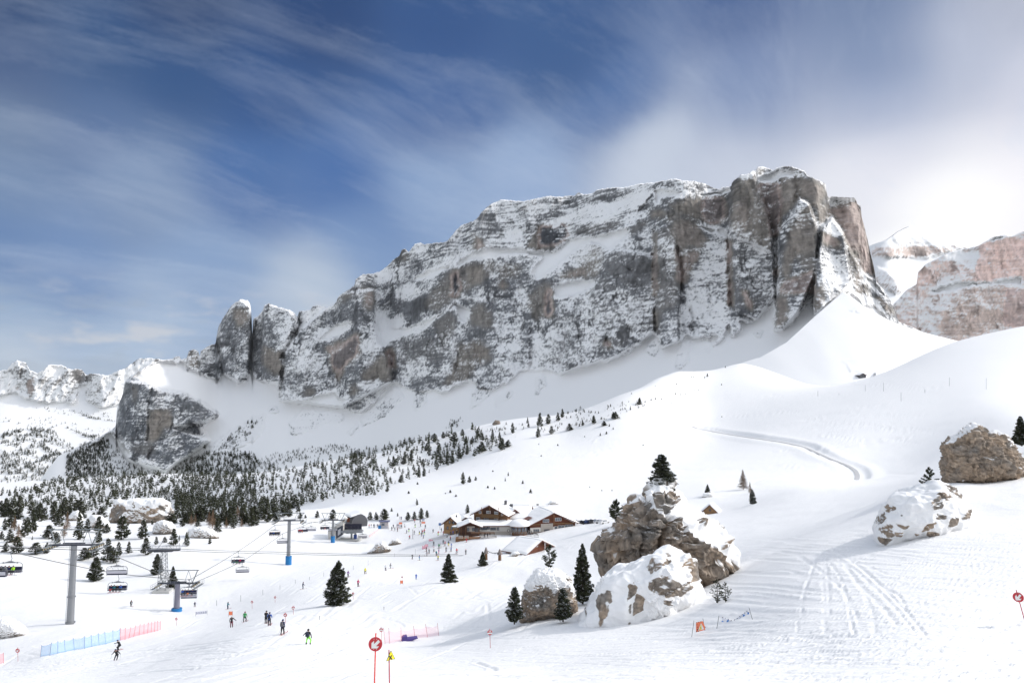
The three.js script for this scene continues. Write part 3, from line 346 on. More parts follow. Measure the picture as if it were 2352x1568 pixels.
  C(zC, [[550,640],[620,600],[900,650],[900,900],[760,900],[640,820],[560,760]], .40, .3); C(zC, [[380,950],[560,780],[700,900],[900,950],[890,1150],[640,1300],[420,1200]], .55, .3); C(zC, [[905,480],[990,430],[1050,560],[1080,800],[1070,980],[920,930]], .44, .5); C(zC, [[895,1000],[940,1050],[935,1200],[900,1150]], .05, 1.2); C(zC, [[896,480],[910,480],[912,940],[898,940]], .05, 3); C(zC, [[1050,560],[1075,640],[1085,840],[1065,820]], .08, 3); C(zC, [[1070,680],[1150,600],[1230,620],[1160,750],[1120,850],[1080,850]], .24, 1.5); C(zC, [[1130,900],[1200,740],[1330,560],[1394,600],[1394,1190],[1160,1220],[1080,1100]], .68, .2); C(zC, [[0,950],[100,850],[190,830],[190,1080],[60,1100]], .33, .8); C(zC, [[150,900],[190,860],[192,1080],[140,1060]], .12, 3); C(zC, [[700,900],[840,860],[890,900],[760,960]], .3); C(zC, [[640,1150],[700,1100],[740,1180],[680,1290]], .35); C(zC, [[540,1270],[590,1230],[600,1330],[560,1340]], .12, 3); C(zC, [[250,1290],[290,1190],[260,1380]], .1, 3); C(zC, [[920,940],[1070,980],[940,1060],[910,1030]], .35, .6);
  C(zC, [[690,560],[860,430],[1000,370],[990,420],[900,490],[890,600],[720,600]], .68);
  C(zC, [[200,960],[380,950],[420,1200],[640,1320],[470,1385],[240,1460],[100,1400],[180,1180]], .56, .2); C(zC, [[50,1180],[160,1170],[150,1260],[50,1330]], .78); C(zC, [[400,1130],[560,1140],[520,1250],[400,1330]], .66);
  C(zD, [[0,540],[60,560],[120,580],[180,570],[240,650],[215,662],[130,600],[90,612],[0,570]], 1); C(zD, [[440,170],[560,130],[620,105],[700,120],[840,165],[640,170],[620,205],[460,215]], 1); C(zD, [[410,130],[480,90],[565,112],[520,140],[430,165]], .4, .8); C(zD, [[650,95],[720,90],[780,110],[836,160],[760,140],[690,115]], .6, 1.2); C(zD, [[0,300],[150,278],[250,250],[246,300],[150,315],[0,330]], 1); C(zD, [[0,215],[60,235],[150,270],[100,290],[0,280]], .6);
  C(zD, [[250,220],[330,175],[430,172],[450,300],[520,420],[570,640],[560,770],[400,690],[280,630],[230,560]], .3, 1); C(zD, [[390,330],[440,290],[500,400],[440,470],[390,430]], .5, .8); C(zD, [[280,380],[380,320],[390,560],[300,600]], .18, 1.2); C(zD, [[330,150],[400,145],[430,170],[280,190]], .9); C(zD, [[450,220],[630,210],[640,420],[620,620],[560,640],[520,420],[470,300]], .33, 2.5); C(zD, [[640,170],[780,165],[985,225],[1000,330],[920,420],[780,330],[730,420],[640,470]], .24, 1.1); C(zD, [[800,200],[960,230],[960,330],[820,330]], .14, 1.2); C(zD, [[700,540],[860,380],[920,600],[920,760],[780,780],[720,850],[700,980],[640,960],[650,830]], .22, 1.1); C(zD, [[640,1000],[900,900],[900,1090],[760,1080],[620,1080]], .42, 2.4); C(zD, [[780,780],[920,745],[910,900],[790,900]], .45, .8); C(zD, [[600,1100],[690,1100],[690,1280],[640,1370],[590,1370]], .28, 1.2); C(zD, [[690,1130],[870,1090],[780,1220],[690,1310]], .62); C(zD, [[620,600],[720,480],[780,330],[860,380],[720,560],[650,660]], .72); C(zD, [[960,540],[1030,490],[1130,620],[1080,640],[960,600]], .84); C(zD, [[930,700],[1050,750],[1100,870],[1190,990],[1170,1060],[960,1050],[950,880]], .8); C(zD, [[960,600],[1060,630],[1110,740],[1060,730],[960,690]], .27, 1.8); C(zD, [[920,400],[1000,380],[1040,500],[960,560],[900,500]], .5, 1.1);
  C(zD, [[1010,340],[1220,345],[1270,420],[1330,700],[1375,980],[1290,930],[1180,740],[1100,560],[1020,440]], .16, 2); C(zD, [[1005,330],[1210,335],[1200,370],[1110,400],[1020,410]], .56, .8); C(zD, [[1150,740],[1240,730],[1280,920],[1200,900]], .3, 1); C(zD, [[1190,900],[1280,930],[1340,1100],[1300,1170],[1200,1060]], .42, 1.2); C(zD, [[900,1060],[960,1000],[990,1150],[910,1250],[890,1180]], .26, 1.2); C(zD, [[1400,1100],[1540,1240],[1500,1250],[1380,1130]], .3, 1.6); C(zD, [[1280,940],[1330,950],[1430,1050],[1500,1160],[1480,1150],[1400,1080],[1320,1010]], .96); C(zD, [[1200,1080],[1290,1170],[1400,1190],[1380,1120],[1300,1100]], .75, 1);  // third tower: paler pink puts a sunlit glow into its rock colour
  C(zD, [[240,650],[400,690],[570,780],[585,900],[590,1100],[440,1260],[260,1170]], .47, .3); C(zD, [[0,750],[130,600],[220,660],[240,1200],[60,1400],[0,1430]], .7, .2); C(zD, [[210,660],[240,660],[250,1200],[225,1180]], .1, 2.8); C(zD, [[575,640],[605,640],[600,760],[622,800],[612,1100],[592,1100],[582,800]], .95); C(zD, [[585,880],[615,880],[615,960],[585,960]], .2, 3); C(zD, [[400,690],[480,730],[580,776],[560,792],[470,750],[390,705]], 1); C(zD, [[250,1060],[330,1060],[400,1200],[330,1260],[260,1200]], .35); C(zD, [[330,1060],[360,1060],[420,1210],[390,1210]], .1, 3);
  cover.blur(1, 1); tint.blur(2, 1);
  const near = [[zD([[250,150],[430,140],[450,290],[520,420],[575,640],[570,775],[400,690],[230,640],[240,400]]), -.028], [zD([[780,330],[860,380],[930,600],[920,760],[920,900],[780,1220],[640,1370],[590,1370],[620,800],[620,600],[720,480]]), -.035], [zD([[960,560],[1040,490],[1130,620],[1190,1000],[1080,1110],[910,1250],[890,1180],[910,900]]), -.05], [zD([[1010,330],[1225,345],[1270,420],[1330,700],[1380,980],[1290,930],[1180,740],[1100,560],[1020,440]]), .02], [zD([[230,640],[400,695],[575,780],[590,1100],[440,1290],[260,1200]]), -.02],
    [zC([[905,480],[990,430],[1050,560],[1080,800],[1070,1250],[960,1290],[920,1180],[900,940]]), -.02], [zC([[560,640],[640,600],[900,650],[900,1180],[640,1350],[240,1470],[380,950],[500,800]]), -.014], [zA([[180,800],[330,620],[700,270],[1000,240],[1000,560],[1090,780],[1160,980],[1150,1070],[700,1300],[160,1235]]), -.02], [zE([[980,830],[1180,845],[1240,900],[1420,920],[1700,1090],[1600,1150],[1350,1200],[1640,1290],[1300,1540],[1000,1450],[870,1230],[905,1190]]), -.025], [zA([[0,430],[50,365],[230,420],[330,540],[250,700],[180,800],[170,1010],[150,1085],[0,1050]]), -.022], [zE([[1700,480],[1790,270],[1880,190],[1964,240],[1976,340],[1950,760],[1860,838],[1755,775]]), -.02]];
  relief('mountain', { x0: 60, x1: 2170, y0: 360, y1: 1170, sx: 1.5, ny: 250, cover, tint, near, top, bottom: [[60,1165],[126,1165],[300,1125],[560,1110],[700,1090],[900,1060],[1100,1020],[1300,985],[1450,930],[1600,870],[1700,850],[1800,830],[1900,780],[1960,760],[2170,860]],
    foot: [[60,1100,1900],[126,1050,1920],[300,1080,2000],[450,1000,2080],[650,915,2150],[850,950,2000],[1000,900,1880],[1200,880,1720],[1400,830,1570],[1550,790,1470],[1780,750,1360],[1880,710,1300],[1950,700,1300],[2080,760,1380],[2200,800,1400]],
    spots, gullies: [[zA([[335,520],[300,600],[230,740],[185,820],[178,1000],[160,1200]]), 5, 75], [zC([[905,480],[900,700],[905,940],[900,1060],[940,1200]]), 3, 34], [zC([[1050,560],[1078,680],[1085,840],[1090,980]]), 5, 45], [zD([[222,640],[230,860],[240,1060],[250,1200]]), 4, 45], [zD([[590,640],[592,780],[604,900],[600,1110]]), 5, 55], [zD([[460,220],[510,400],[548,520],[572,640]]), 3, 30], [zD([[905,900],[912,1040],[893,1160]]), 3.5, 35], [zD([[755,165],[752,330]]), 2.2, 16], [zD([[630,200],[636,420],[620,600]]), 3, 24], [zA([[740,880],[695,960],[675,1040],[665,1110]]), 3, 26], [zA([[998,240],[1000,400],[1010,560],[1060,700],[1100,770],[1130,900],[1165,1000]]), 5, 45], [zA([[560,900],[600,960],[590,1040]]), 3, 20], [zA([[330,640],[250,780],[200,900],[190,1000]]), 4, 25], [zB([[90,1010],[130,1090],[150,1200],[160,1280]]), 5, 40], [zB([[1200,540],[1240,760],[1225,950]]), 3, 26], [zB([[685,1000],[690,1150],[660,1300]]), 3.5, 26], [zB([[1300,860],[1295,1050],[1310,1180]]), 3, 26], [zB([[650,370],[690,480],[700,590]]), 3, 24], [zB([[820,330],[800,480]]), 2.5, 16], [zB([[480,960],[380,1100]]), 3, 20], [zC([[130,830],[150,960],[150,1090]]), 4, 28], [zC([[290,1180],[270,1280],[245,1400]]), 3.5, 28], [zC([[570,1230],[595,1340]]), 3, 24], [zC([[720,1130],[745,1200],[690,1290]]), 3, 20], [zC([[380,1150],[385,1400]]), 3, 20], [zC([[480,1060],[490,1260]]), 3, 16], [zC([[670,660],[690,720],[740,760]]), 2.5, 16], [zC([[560,640],[530,760],[430,930]]), 3, 16], [zC([[1230,240],[1236,410]]), 2.5, 26], [zC([[1150,1000],[1170,1220]]), 3, 20], [zC([[1280,860],[1290,1250]]), 3, 20], [zE([[1180,860],[1165,1050],[1150,1290]]), 3, 30], [zE([[1060,860],[1050,1100],[1080,1300]]), 2.5, 20], [zE([[1350,1060],[1345,1190],[1290,1290]]), 2.5, 20], [zE([[1500,1180],[1350,1260],[1200,1320],[1160,1440]]), 4, 30], [zE([[1978,470],[1965,600],[1955,760]]), 3, 50], [zE([[1705,470],[1735,640],[1740,780]]), 3, 30], [zE([[1850,420],[1830,600],[1850,760]]), 2.5, 16], [zE([[1555,650],[1550,740]]), 2.5, 20], [zR3([[440,430],[445,600]]), 2.5, 20], [zR3([[330,460],[335,600]]), 2.5, 18], [zR3([[1250,180],[1180,300],[1130,370]]), 3, 18]],
    bed: (x, y) => x > 1460 ? .40 : y < lerpTable([[800, 660], [1050, 580], [1300, 560], [1460, 540]])(x) ? .85 : .22, dip: -.02 });
}
// far ridge on the left with the valley side below it
{
  const top = [].concat([[-170, 860], [-60, 845]], zE([[0,745],[55,740],[90,690],[130,668],[200,685],[225,740],[290,770],[345,735],[380,700],[480,705],[540,735],[590,735],[640,740],[665,780],[710,770],[770,775],[840,785],[900,760],[985,725],[1030,690],[1090,655],[1180,650],[1300,665],[1420,690],[1600,720]]));
  const cover = raster(-180, 780, 520, 1180, 3, 1), tint = raster(-180, 780, 520, 1180, 3, .5), C = (pts, v, t) => { cover.poly(zE(pts), v); if (t !== undefined) tint.poly(zE(pts), t); };
  C([[-400,700],[1600,600],[1600,900],[930,1000],[800,1040],[640,960],[560,1000],[300,985],[200,960],[130,920],[0,930],[-400,930]], .66); C([[200,830],[260,800],[265,900],[210,950]], .12, 1.7); C([[100,680],[130,668],[215,760],[200,830],[100,820],[50,760]], .5); C([[540,735],[650,740],[660,800],[620,850],[570,790]], .36); C([[110,880],[150,880],[130,930]], .2, 1.6); C([[610,850],[690,850],[680,960],[620,1000],[590,960]], .97); C([[130,670],[210,690],[220,740],[150,720]], .96); C([[370,705],[480,710],[520,760],[400,760]], .9);
  C([[1000,720],[1100,660],[1180,655],[1000,780]], .75);
  cover.blur(1, 1);
  relief('far_ridge', { x0: -170, x1: 500, y0: 790, y1: 1180, sx: 1.7, ny: 170, cover, tint, top, bottom: [[-170,1150],[500,1140]], foot: [[-170,980,3900],[0,970,3900],[150,985,3900],[300,960,4000],[500,930,4100]], bed: () => .3, scale: 1.7, jag: 3 });
}
// cliffs far right, and the white dome behind, haze put into their rock colour
{
  const top = zR4([[1330,1010],[1400,940],[1450,880],[1520,840],[1525,770],[1570,720],[1700,650],[1800,620],[1905,600],[1915,595],[2000,545],[2080,530],[2120,535],[2189,510],[2260,480],[2420,500],[2600,560]]); top.unshift([1990, 900]);
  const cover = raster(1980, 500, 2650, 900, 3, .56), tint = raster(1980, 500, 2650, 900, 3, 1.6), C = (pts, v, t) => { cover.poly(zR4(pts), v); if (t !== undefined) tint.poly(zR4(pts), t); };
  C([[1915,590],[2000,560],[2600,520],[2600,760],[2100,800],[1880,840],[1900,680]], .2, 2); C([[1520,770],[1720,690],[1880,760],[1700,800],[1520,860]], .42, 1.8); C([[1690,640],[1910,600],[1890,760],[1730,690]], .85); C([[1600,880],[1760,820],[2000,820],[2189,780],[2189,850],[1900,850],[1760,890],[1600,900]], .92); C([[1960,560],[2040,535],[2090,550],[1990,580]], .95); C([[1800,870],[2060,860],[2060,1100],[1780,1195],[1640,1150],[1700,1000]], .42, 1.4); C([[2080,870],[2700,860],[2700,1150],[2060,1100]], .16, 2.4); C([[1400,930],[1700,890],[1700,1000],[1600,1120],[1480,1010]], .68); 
  cover.blur(1, 1);
  relief('haze_tinted_cliff', { x0: 1990, x1: 2600, y0: 500, y1: 880, sx: 1.9, ny: 130, cover, tint, top, bottom: [[1990,905],[2200,860],[2600,860]], foot: [[1990,820,4200],[2200,810,4000],[2600,800,3800]], bed: () => .5, scale: 2, jag: 1.5, pale: 1.95, hazeBlush: 1 });
  const top2 = zR4([[1100,640],[1225,600],[1330,560],[1400,510],[1440,490],[1475,476],[1500,486],[1560,495],[1620,520],[1700,570],[1780,600],[1900,610],[2050,630],[2300,640]]);
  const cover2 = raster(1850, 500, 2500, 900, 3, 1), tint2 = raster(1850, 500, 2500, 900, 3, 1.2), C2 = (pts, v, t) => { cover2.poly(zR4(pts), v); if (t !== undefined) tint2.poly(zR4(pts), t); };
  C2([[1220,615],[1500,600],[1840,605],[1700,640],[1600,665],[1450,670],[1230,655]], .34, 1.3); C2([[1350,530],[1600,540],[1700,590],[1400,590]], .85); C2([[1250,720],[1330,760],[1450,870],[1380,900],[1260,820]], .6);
  cover2.blur(1, 1);
  relief('snow_dome', { x0: 1880, x1: 2450, y0: 500, y1: 880, sx: 2.4, ny: 110, cover: cover2, tint: tint2, top: top2, bottom: [[1880,880],[2450,880]], foot: [[1880,680,7000],[2450,680,7000]], bed: () => .8, scale: 3, jag: 1, pale: 2, hazeBlush: 1 });
}
// the snow ridge that climbs to the foot of the wall, and the pass below it
{
  const top = [[1600,870],[1680,840],[1705,833],[1740,822],...zR4([[500,1320],[700,1205],[880,1040],[960,970],[1040,900],[1060,888],[1090,905],[1180,975],[1330,1060],[1430,1100],[1570,1145],[1700,1178],[1790,1200],[1900,1215]]),[2360,850]];
  const cover = raster(1580, 660, 2400, 940, 3, 1), tint = raster(1580, 660, 2400, 940, 3, .5);
  cover.poly(zR4([[1100,1000],[1180,980],[1200,1020],[1140,1020]]), .93); cover.poly(zR4([[1050,1320],[1200,1300],[1190,1390],[1100,1390]]), .93); cover.poly(zR4([[1250,1400],[1320,1390],[1330,1415],[1260,1420]]), .8);
  relief('snow_ridge', { x0: 1600, x1: 2360, y0: 660, y1: 960, sx: 2, ny: 110, cover, tint, top, bottom: [[1600,900],[1800,930],[1950,920],[2100,860],[2360,870]], foot: [[1600,860,1080],[1700,860,1060],[1800,860,1030],[1900,860,1010],[2000,860,1010],[2100,860,1060],[2360,860,1150]], scale: 1, jag: 0.5, soft: 12 });
}
// ---------- boulders: closed bodies with snow on their flat sides ----------
const boulderMat = new THREE.MeshStandardMaterial({ vertexColors: true, roughness: 0.9, name: 'boulder_rock' });
const zF = win(1900, 1900, 0.53002), zG = win(2900, 1600, 0.72137), z5 = win(0, 1900, 0.53002), z6 = win(1000, 1900, 0.53002), zH = win(1400, 1500, 0.5102), zK = win(600, 2060, 0.12755), zHut = win(1740, 1980, 0.2551), zSt = win(1060, 2010, 0.2126);
const boulders = {};
const terr = (x, y, z) => { const t = 3.2 * fbm(x / 3.4, y / 2.6, z / 3.4 + 7, 3) + y * .22, f = Math.floor(t), u = sstep(.32, .68, t - f); return .95 * (f + u - t) ; };
function boulder(name, label, o) {
  const P2 = o.out, n = P2.length; let cx = 0, cy = 0, A = 0; for (let i = 0; i < n; i++) { const [a, b] = P2[i], [c, d] = P2[(i + 1) % n], w = a * d - c * b; A += w; cx += (a + c) * w; cy += (b + d) * w; } cx /= 3 * A; cy /= 3 * A; if (o.c) [cx, cy] = o.c;
  const xs = P2.map(p => p[0]), ys = P2.map(p => p[1]), wq = Math.max(...xs) - Math.min(...xs), hq = Math.max(...ys) - Math.min(...ys), yb = Math.max(...ys);
  const Dg = o.D ?? hitGround((Math.min(...xs) + Math.max(...xs)) / 2, o.baseY ?? yb - 3, 20), T = (o.thick ?? .42) * Math.min(wq, hq * 1.6) / FQ * Dg, D = Dg + T * (o.set ?? .75);
  const NT = o.nt ?? 160, NP = o.np ?? 90, R = [];
  for (let i = 0; i < NT; i++) { const a = i / NT * 2 * Math.PI, dx = Math.cos(a), dy = Math.sin(a); let best = 0; for (let k = 0; k < n; k++) { const [x1, y1] = P2[k], [x2, y2] = P2[(k + 1) % n], ex = x2 - x1, ey = y2 - y1, det = dx * ey - dy * ex; if (Math.abs(det) < 1e-9) continue; const t = ((x1 - cx) * ey - (y1 - cy) * ex) / det, u = ((x1 - cx) * dy - (y1 - cy) * dx) / det; if (t > 0 && u >= 0 && u <= 1) best = Math.max(best, t); } R.push(best); }
  if (o.smooth) for (let q = 0; q < 2; q++) { const R0 = R.slice(), w = o.smooth; for (let i = 0; i < NT; i++) { let t = 0; for (let k = -w; k <= w; k++) t += R0[(i + k + NT) % NT]; R[i] = t / (2 * w + 1); } }
  const pos = [], ix = [], cq = [], S = wq / FQ * D / 20;                 // S: size against a 20 m block
  for (let j = 0; j <= NP; j++) { const u = j / NP, bx = o.box ?? .72, ph = u < .78 ? Math.asin(Math.pow(Math.sin(u / .78 * Math.PI / 2), 1 / bx)) : Math.PI / 2 + (u - .78) / .22 * Math.PI / 2, rho = Math.pow(Math.max(0, Math.sin(ph)), bx), zz = Math.cos(ph) * T;
    for (let i = 0; i < NT; i++) { const a = i / NT * 2 * Math.PI, r = R[i] * rho, X = cx + Math.cos(a) * r, Y = cy + Math.sin(a) * r, fl = (o.flare ?? .6) * clamp(Math.sin(a) * 1.6, 0, 1), p = at(X, Y, D - (zz > 0 ? mix(zz, T * Math.pow(zz / T, .3), fl) : zz)); pos.push(p.x, p.y, p.z); cq.push(X, Y); } }
  for (let j = 0; j < NP; j++) for (let i = 0; i < NT; i++) { const a = j * NT + i, b = j * NT + (i + 1) % NT, c = b + NT, d = a + NT; ix.push(a, c, b, a, d, c); }
  const carve = (X, Y) => { let q = 0; for (const [pts, wd, dp] of o.carve ?? []) { let d = 1e9; for (let i = 0; i < pts.length - 1; i++) { const [ax, ay] = pts[i], [bx, by] = pts[i + 1], ex = bx - ax, ey = by - ay, t = clamp(((X - ax) * ex + (Y - ay) * ey) / (ex * ex + ey * ey), 0, 1); d = Math.min(d, Math.hypot(X - ax - t * ex, Y - ay - t * ey)); } q += dp * Math.exp(-((d / wd) ** 2)); } return q; };
  let g = new THREE.BufferGeometry(); g.setAttribute('position', new THREE.Float32BufferAttribute(pos, 3)); g.setIndex(ix); g.computeVertexNormals();
  const N0 = g.attributes.normal.array, p = g.attributes.position.array, o3 = at(cx, cy, D), cov = o.cover, cvs = [], covB = cov ? (() => { const r = raster(cov.x0, cov.y0, cov.x0 + (cov.nx - 1) * cov.step, cov.y0 + (cov.ny - 1) * cov.step, cov.step, 1); r.a.set(cov.a); return r.blur(4, 2); })() : null;
  for (let k = 0; k < p.length / 3; k++) { let nx = N0[k * 3], ny = N0[k * 3 + 1], nz = N0[k * 3 + 2]; if (nx * (p[k * 3] - o3.x) + ny * (p[k * 3 + 1] - o3.y) + nz * (p[k * 3 + 2] - o3.z) < 0) { nx = -nx; ny = -ny; nz = -nz; }
    const x = p[k * 3] / S, y = p[k * 3 + 1] / S, z = p[k * 3 + 2] / S, c = cov ? cov.get(cq[k * 2] + 4 * noise(x * .5, y * .5, z * .5), cq[k * 2 + 1] + 3 * noise(x * .5, y * .5, 9 + z * .5)) : .5; cvs.push(c);
    const m = cov ? 1 - sstep(.62, 1, covB.get(cq[k * 2], cq[k * 2 + 1])) * .9 : 1;
    const q = 1.15 * (o.rough ?? 1) * m * S * (1.0 * ridged(x / 5, y / 6, z / 5, 3) + .65 * ridged(x / 1.9, y / 2.3, z / 1.9, 3) + .42 * fbm(x / .75, y / .6, z / .75, 4, .62) - .35) + terr(x, y, z) * m * S * (o.rough ?? 1) + (1 - m) * S * (2.2 * fbm(x / 5.5, y / 4.5, z / 5.5 + 3, 3) + .5 * ridged(x / 3, y / 2.4, z / 3, 2)) - carve(cq[k * 2], cq[k * 2 + 1]);
    p[k * 3] += nx * q; p[k * 3 + 1] += ny * q; p[k * 3 + 2] += nz * q; }
  g.computeVertexNormals(); const N1 = g.attributes.normal.array, col = new Float32Array(p.length); let flip = 0;
  for (let k = 0; k < p.length / 3; k++) flip += N1[k * 3] * (p[k * 3] - o3.x) + N1[k * 3 + 1] * (p[k * 3 + 1] - o3.y) + N1[k * 3 + 2] * (p[k * 3 + 2] - o3.z);
  for (let k = 0; k < p.length / 3; k++) { const ny = (flip < 0 ? -1 : 1) * N1[k * 3 + 1], x = p[k * 3] / S, y = p[k * 3 + 1] / S, z = p[k * 3 + 2] / S, c = cvs[k];
    const v = (cov ? (c - .5) * 1.8 : (o.bias ?? 0)) + (ny - .55) * 1.25 + .58 * fbm(x / .9, y / .55, z / .9, 5, .68), sn = cov && c > .9 ? Math.max(sstep(.9, .98, c), sstep(-.12, .16, v)) : sstep(-.12, .16, v);
    const st = fbm(x / .9, y / .7, z / .9, 5, .7), bg = fbm(x / 4.5, y / 4, z / 4.5, 3), cr = Math.max(0, ridged(x / 2.6, y / 2.6, z / 2.6 + 4, 3)), br = clamp(.5 + bg * 1.5 + (o.warm ?? 0), 0, 1), w = clamp(1.02 + st * 1.1 - cr * .45, .22, 1.9);
    const A = [.215, .20, .182], B = [.37, .285, .21];
    for (let q = 0; q < 3; q++) col[k * 3 + q] = mix(mix(A[q], B[q], br) * w * (o.bright ?? 1.08), [.87, .868, .868][q], sn); }
  g.setAttribute('color', new THREE.BufferAttribute(col, 3));
  const ctr = at((Math.min(...xs) + Math.max(...xs)) / 2, yb, D); g.translate(-ctr.x, -ctr.y, -ctr.z);
  const t = mesh(name, g, boulderMat); t.position.copy(ctr); tag(t, label, 'boulder', o.group); boulders[o.key ?? label] = { D, T, cx, cy, yb }; return t;
}
const cov = (win, box, base, polys) => { const P = win([[box[0], box[1]], [box[2], box[3]]]), r = raster(P[0][0], P[0][1], P[1][0], P[1][1], 1.2, base); for (const [pts, v] of polys) r.poly(win(pts), v); return r.blur(1, 1); };
boulder('boulder', 'huge brown overhanging boulder with a broad pine on its snowy top', { key: 'big', flare: 0, D: 104, set: .6, thick: .46, nt: 460, np: 210, box: .62, rough: 1.15, warm: .1, carve: [[zF([[1480,330],[1420,420],[1395,480],[1400,590]]), 5, 1.5], [zF([[990,540],[1060,600],[1110,640]]), 3, .6], [zF([[1190,380],[1280,470],[1240,560],[1250,640]]), 3, .7], [zF([[1000,590],[1150,560],[1330,560]]), 2.5, .6], [zF([[1500,340],[1560,440],[1660,520]]), 3, .7], [zF([[1600,600],[1640,700],[1700,760]]), 4, .9]], c: zF([[1380, 520]])[0],
  out: zF([[940,548],[985,520],[1000,460],[1015,435],[1110,395],[1165,300],[1190,265],[1225,228],[1330,215],[1335,130],[1400,98],[1470,112],[1530,175],[1570,230],[1650,290],[1745,370],[1830,430],[1900,500],[1950,560],[1960,640],[1920,690],[1890,740],[1820,800],[1740,830],[1700,860],[1500,950],[1250,900],[1050,732],[1005,690],[995,640],[950,600]]),
  cover: cov(zF, [900, 60, 2000, 1000], .2, [[[[1100,400],[1230,230],[1330,220],[1340,100],[1560,120],[1660,290],[1760,370],[1960,530],[1980,660],[1900,650],[1800,560],[1700,520],[1690,490],[1560,450],[1480,390],[1440,330],[1390,310],[1340,260],[1240,240],[1200,270]], 1], [[[1360,180],[1440,170],[1520,190],[1480,250],[1440,300],[1380,280]], .3], [[[1450,330],[1560,350],[1590,400],[1560,430],[1640,480],[1600,500],[1460,430]], .25], [[[1640,340],[1740,380],[1700,410]], .3], [[[990,510],[1010,440],[1080,420],[1060,460],[1010,470]], .55], [[[1860,520],[1910,500],[1900,550],[1860,560]], .4], [[[1760,600],[1900,660],[1890,740],[1820,700]], .5], [[[1370,90],[1440,90],[1420,140],[1350,150]], .75], [[[1040,575],[1090,575],[1080,590],[1050,590]], .7]]) });
boulder('boulder', 'low boulder under a thick snow drift in front of the huge brown boulder', { key: 'front', smooth: 4, flare: 1, baseY: rS(0, 1900 + 1120 * .53)[1], D: 83, set: .55, thick: .5, nt: 380, np: 170, box: .8, rough: .7, warm: .05, c: zF([[1300, 900]])[0],
  out: zF([[780,1135],[850,1010],[915,900],[955,845],[1000,770],[1100,712],[1280,638],[1430,577],[1490,592],[1600,628],[1668,690],[1650,790],[1690,870],[1720,960],[1600,1060],[1400,1190],[1200,1260],[930,1290],[780,1200]]),
  cover: cov(zF, [740, 540, 1760, 1330], 1, [[[[1290,690],[1360,640],[1440,580],[1490,600],[1480,670],[1360,740],[1320,740]], .38], [[[1300,800],[1400,760],[1500,800],[1540,840],[1600,790],[1620,850],[1560,915],[1470,930],[1320,870]], .35], [[[1560,680],[1610,640],[1660,690],[1650,800],[1610,820],[1620,720]], .3], [[[1150,830],[1200,790],[1230,850],[1200,900],[1150,960]], .3], [[[1215,900],[1285,930],[1270,1010],[1200,1060],[1190,1000]], .3], [[[930,960],[1050,890],[1040,960],[1000,1060],[940,1140],[930,1060]], .36], [[[1000,985],[1015,960],[1020,1010],[990,1060]], .8], [[[840,1010],[860,1010],[850,1080],[825,1120]], .35], [[[1150,1000],[1175,970],[1165,1040]], .4], [[[1150,1100],[1175,1100],[1165,1118]], .4], [[[1405,950],[1460,935],[1475,965],[1420,975]], .4], [[[1390,830],[1460,825],[1420,870]], .85], [[[1225,785],[1240,780],[1240,810],[1225,815]], .4]]) });
boulder('boulder', 'rounded boulder with a snow cap and a thin sparse pine on top, between dark firs', { key: 'left', thick: .5, nt: 260, np: 130, box: .6, warm: .05,
  out: zF([[355,1105],[362,1040],[372,930],[390,868],[420,795],[478,722],[560,712],[640,730],[700,782],[732,862],[752,960],[757,1012],[700,1050],[560,1080],[440,1100]]),
  cover: cov(zF, [320, 680, 800, 1140], .26, [[[[380,860],[420,780],[480,700],[640,710],[720,790],[760,900],[740,930],[700,860],[640,850],[600,900],[560,850],[520,830],[460,870],[420,880]], 1], [[[450,840],[520,825],[550,860],[470,880]], .42], [[[370,1040],[420,1040],[400,1080],[365,1080]], .8], [[[500,920],[540,905],[530,950]], .8], [[[440,990],[490,960],[480,1000]], .7], [[[680,770],[710,800],[700,830]], .4]]) });
boulder('boulder', 'tall bare tan boulder on the skyline of the near slope at the right', { key: 'right', thick: .45, nt: 260, np: 130, box: .6, warm: .3, rough: .85, bright: 1.08,
  out: zG([[1216,262],[1245,228],[1310,203],[1350,160],[1385,138],[1432,165],[1452,206],[1500,188],[1560,208],[1592,260],[1622,310],[1640,345],[1665,395],[1610,442],[1560,440],[1480,450],[1400,468],[1330,462],[1260,474],[1232,468],[1226,400],[1216,350],[1228,310]]),
  cover: cov(zG, [1180, 100, 1700, 500], .14, [[[[1450,190],[1560,185],[1570,210],[1500,200],[1460,215]], .8], [[[1225,262],[1260,225],[1325,190],[1345,165],[1385,138],[1400,150],[1340,205],[1260,255]], .86], [[[1560,208],[1592,258],[1580,262],[1550,222]], .8], [[[1330,200],[1345,260],[1330,330],[1320,260]], .05], [[[1420,310],[1500,320],[1480,330]], .8], [[[1310,430],[1350,420],[1350,450],[1310,465]], .85], [[[1590,380],[1660,360],[1670,400],[1600,420]], .6], [[[1380,140],[1430,140],[1430,155],[1380,155]], .7]]) });
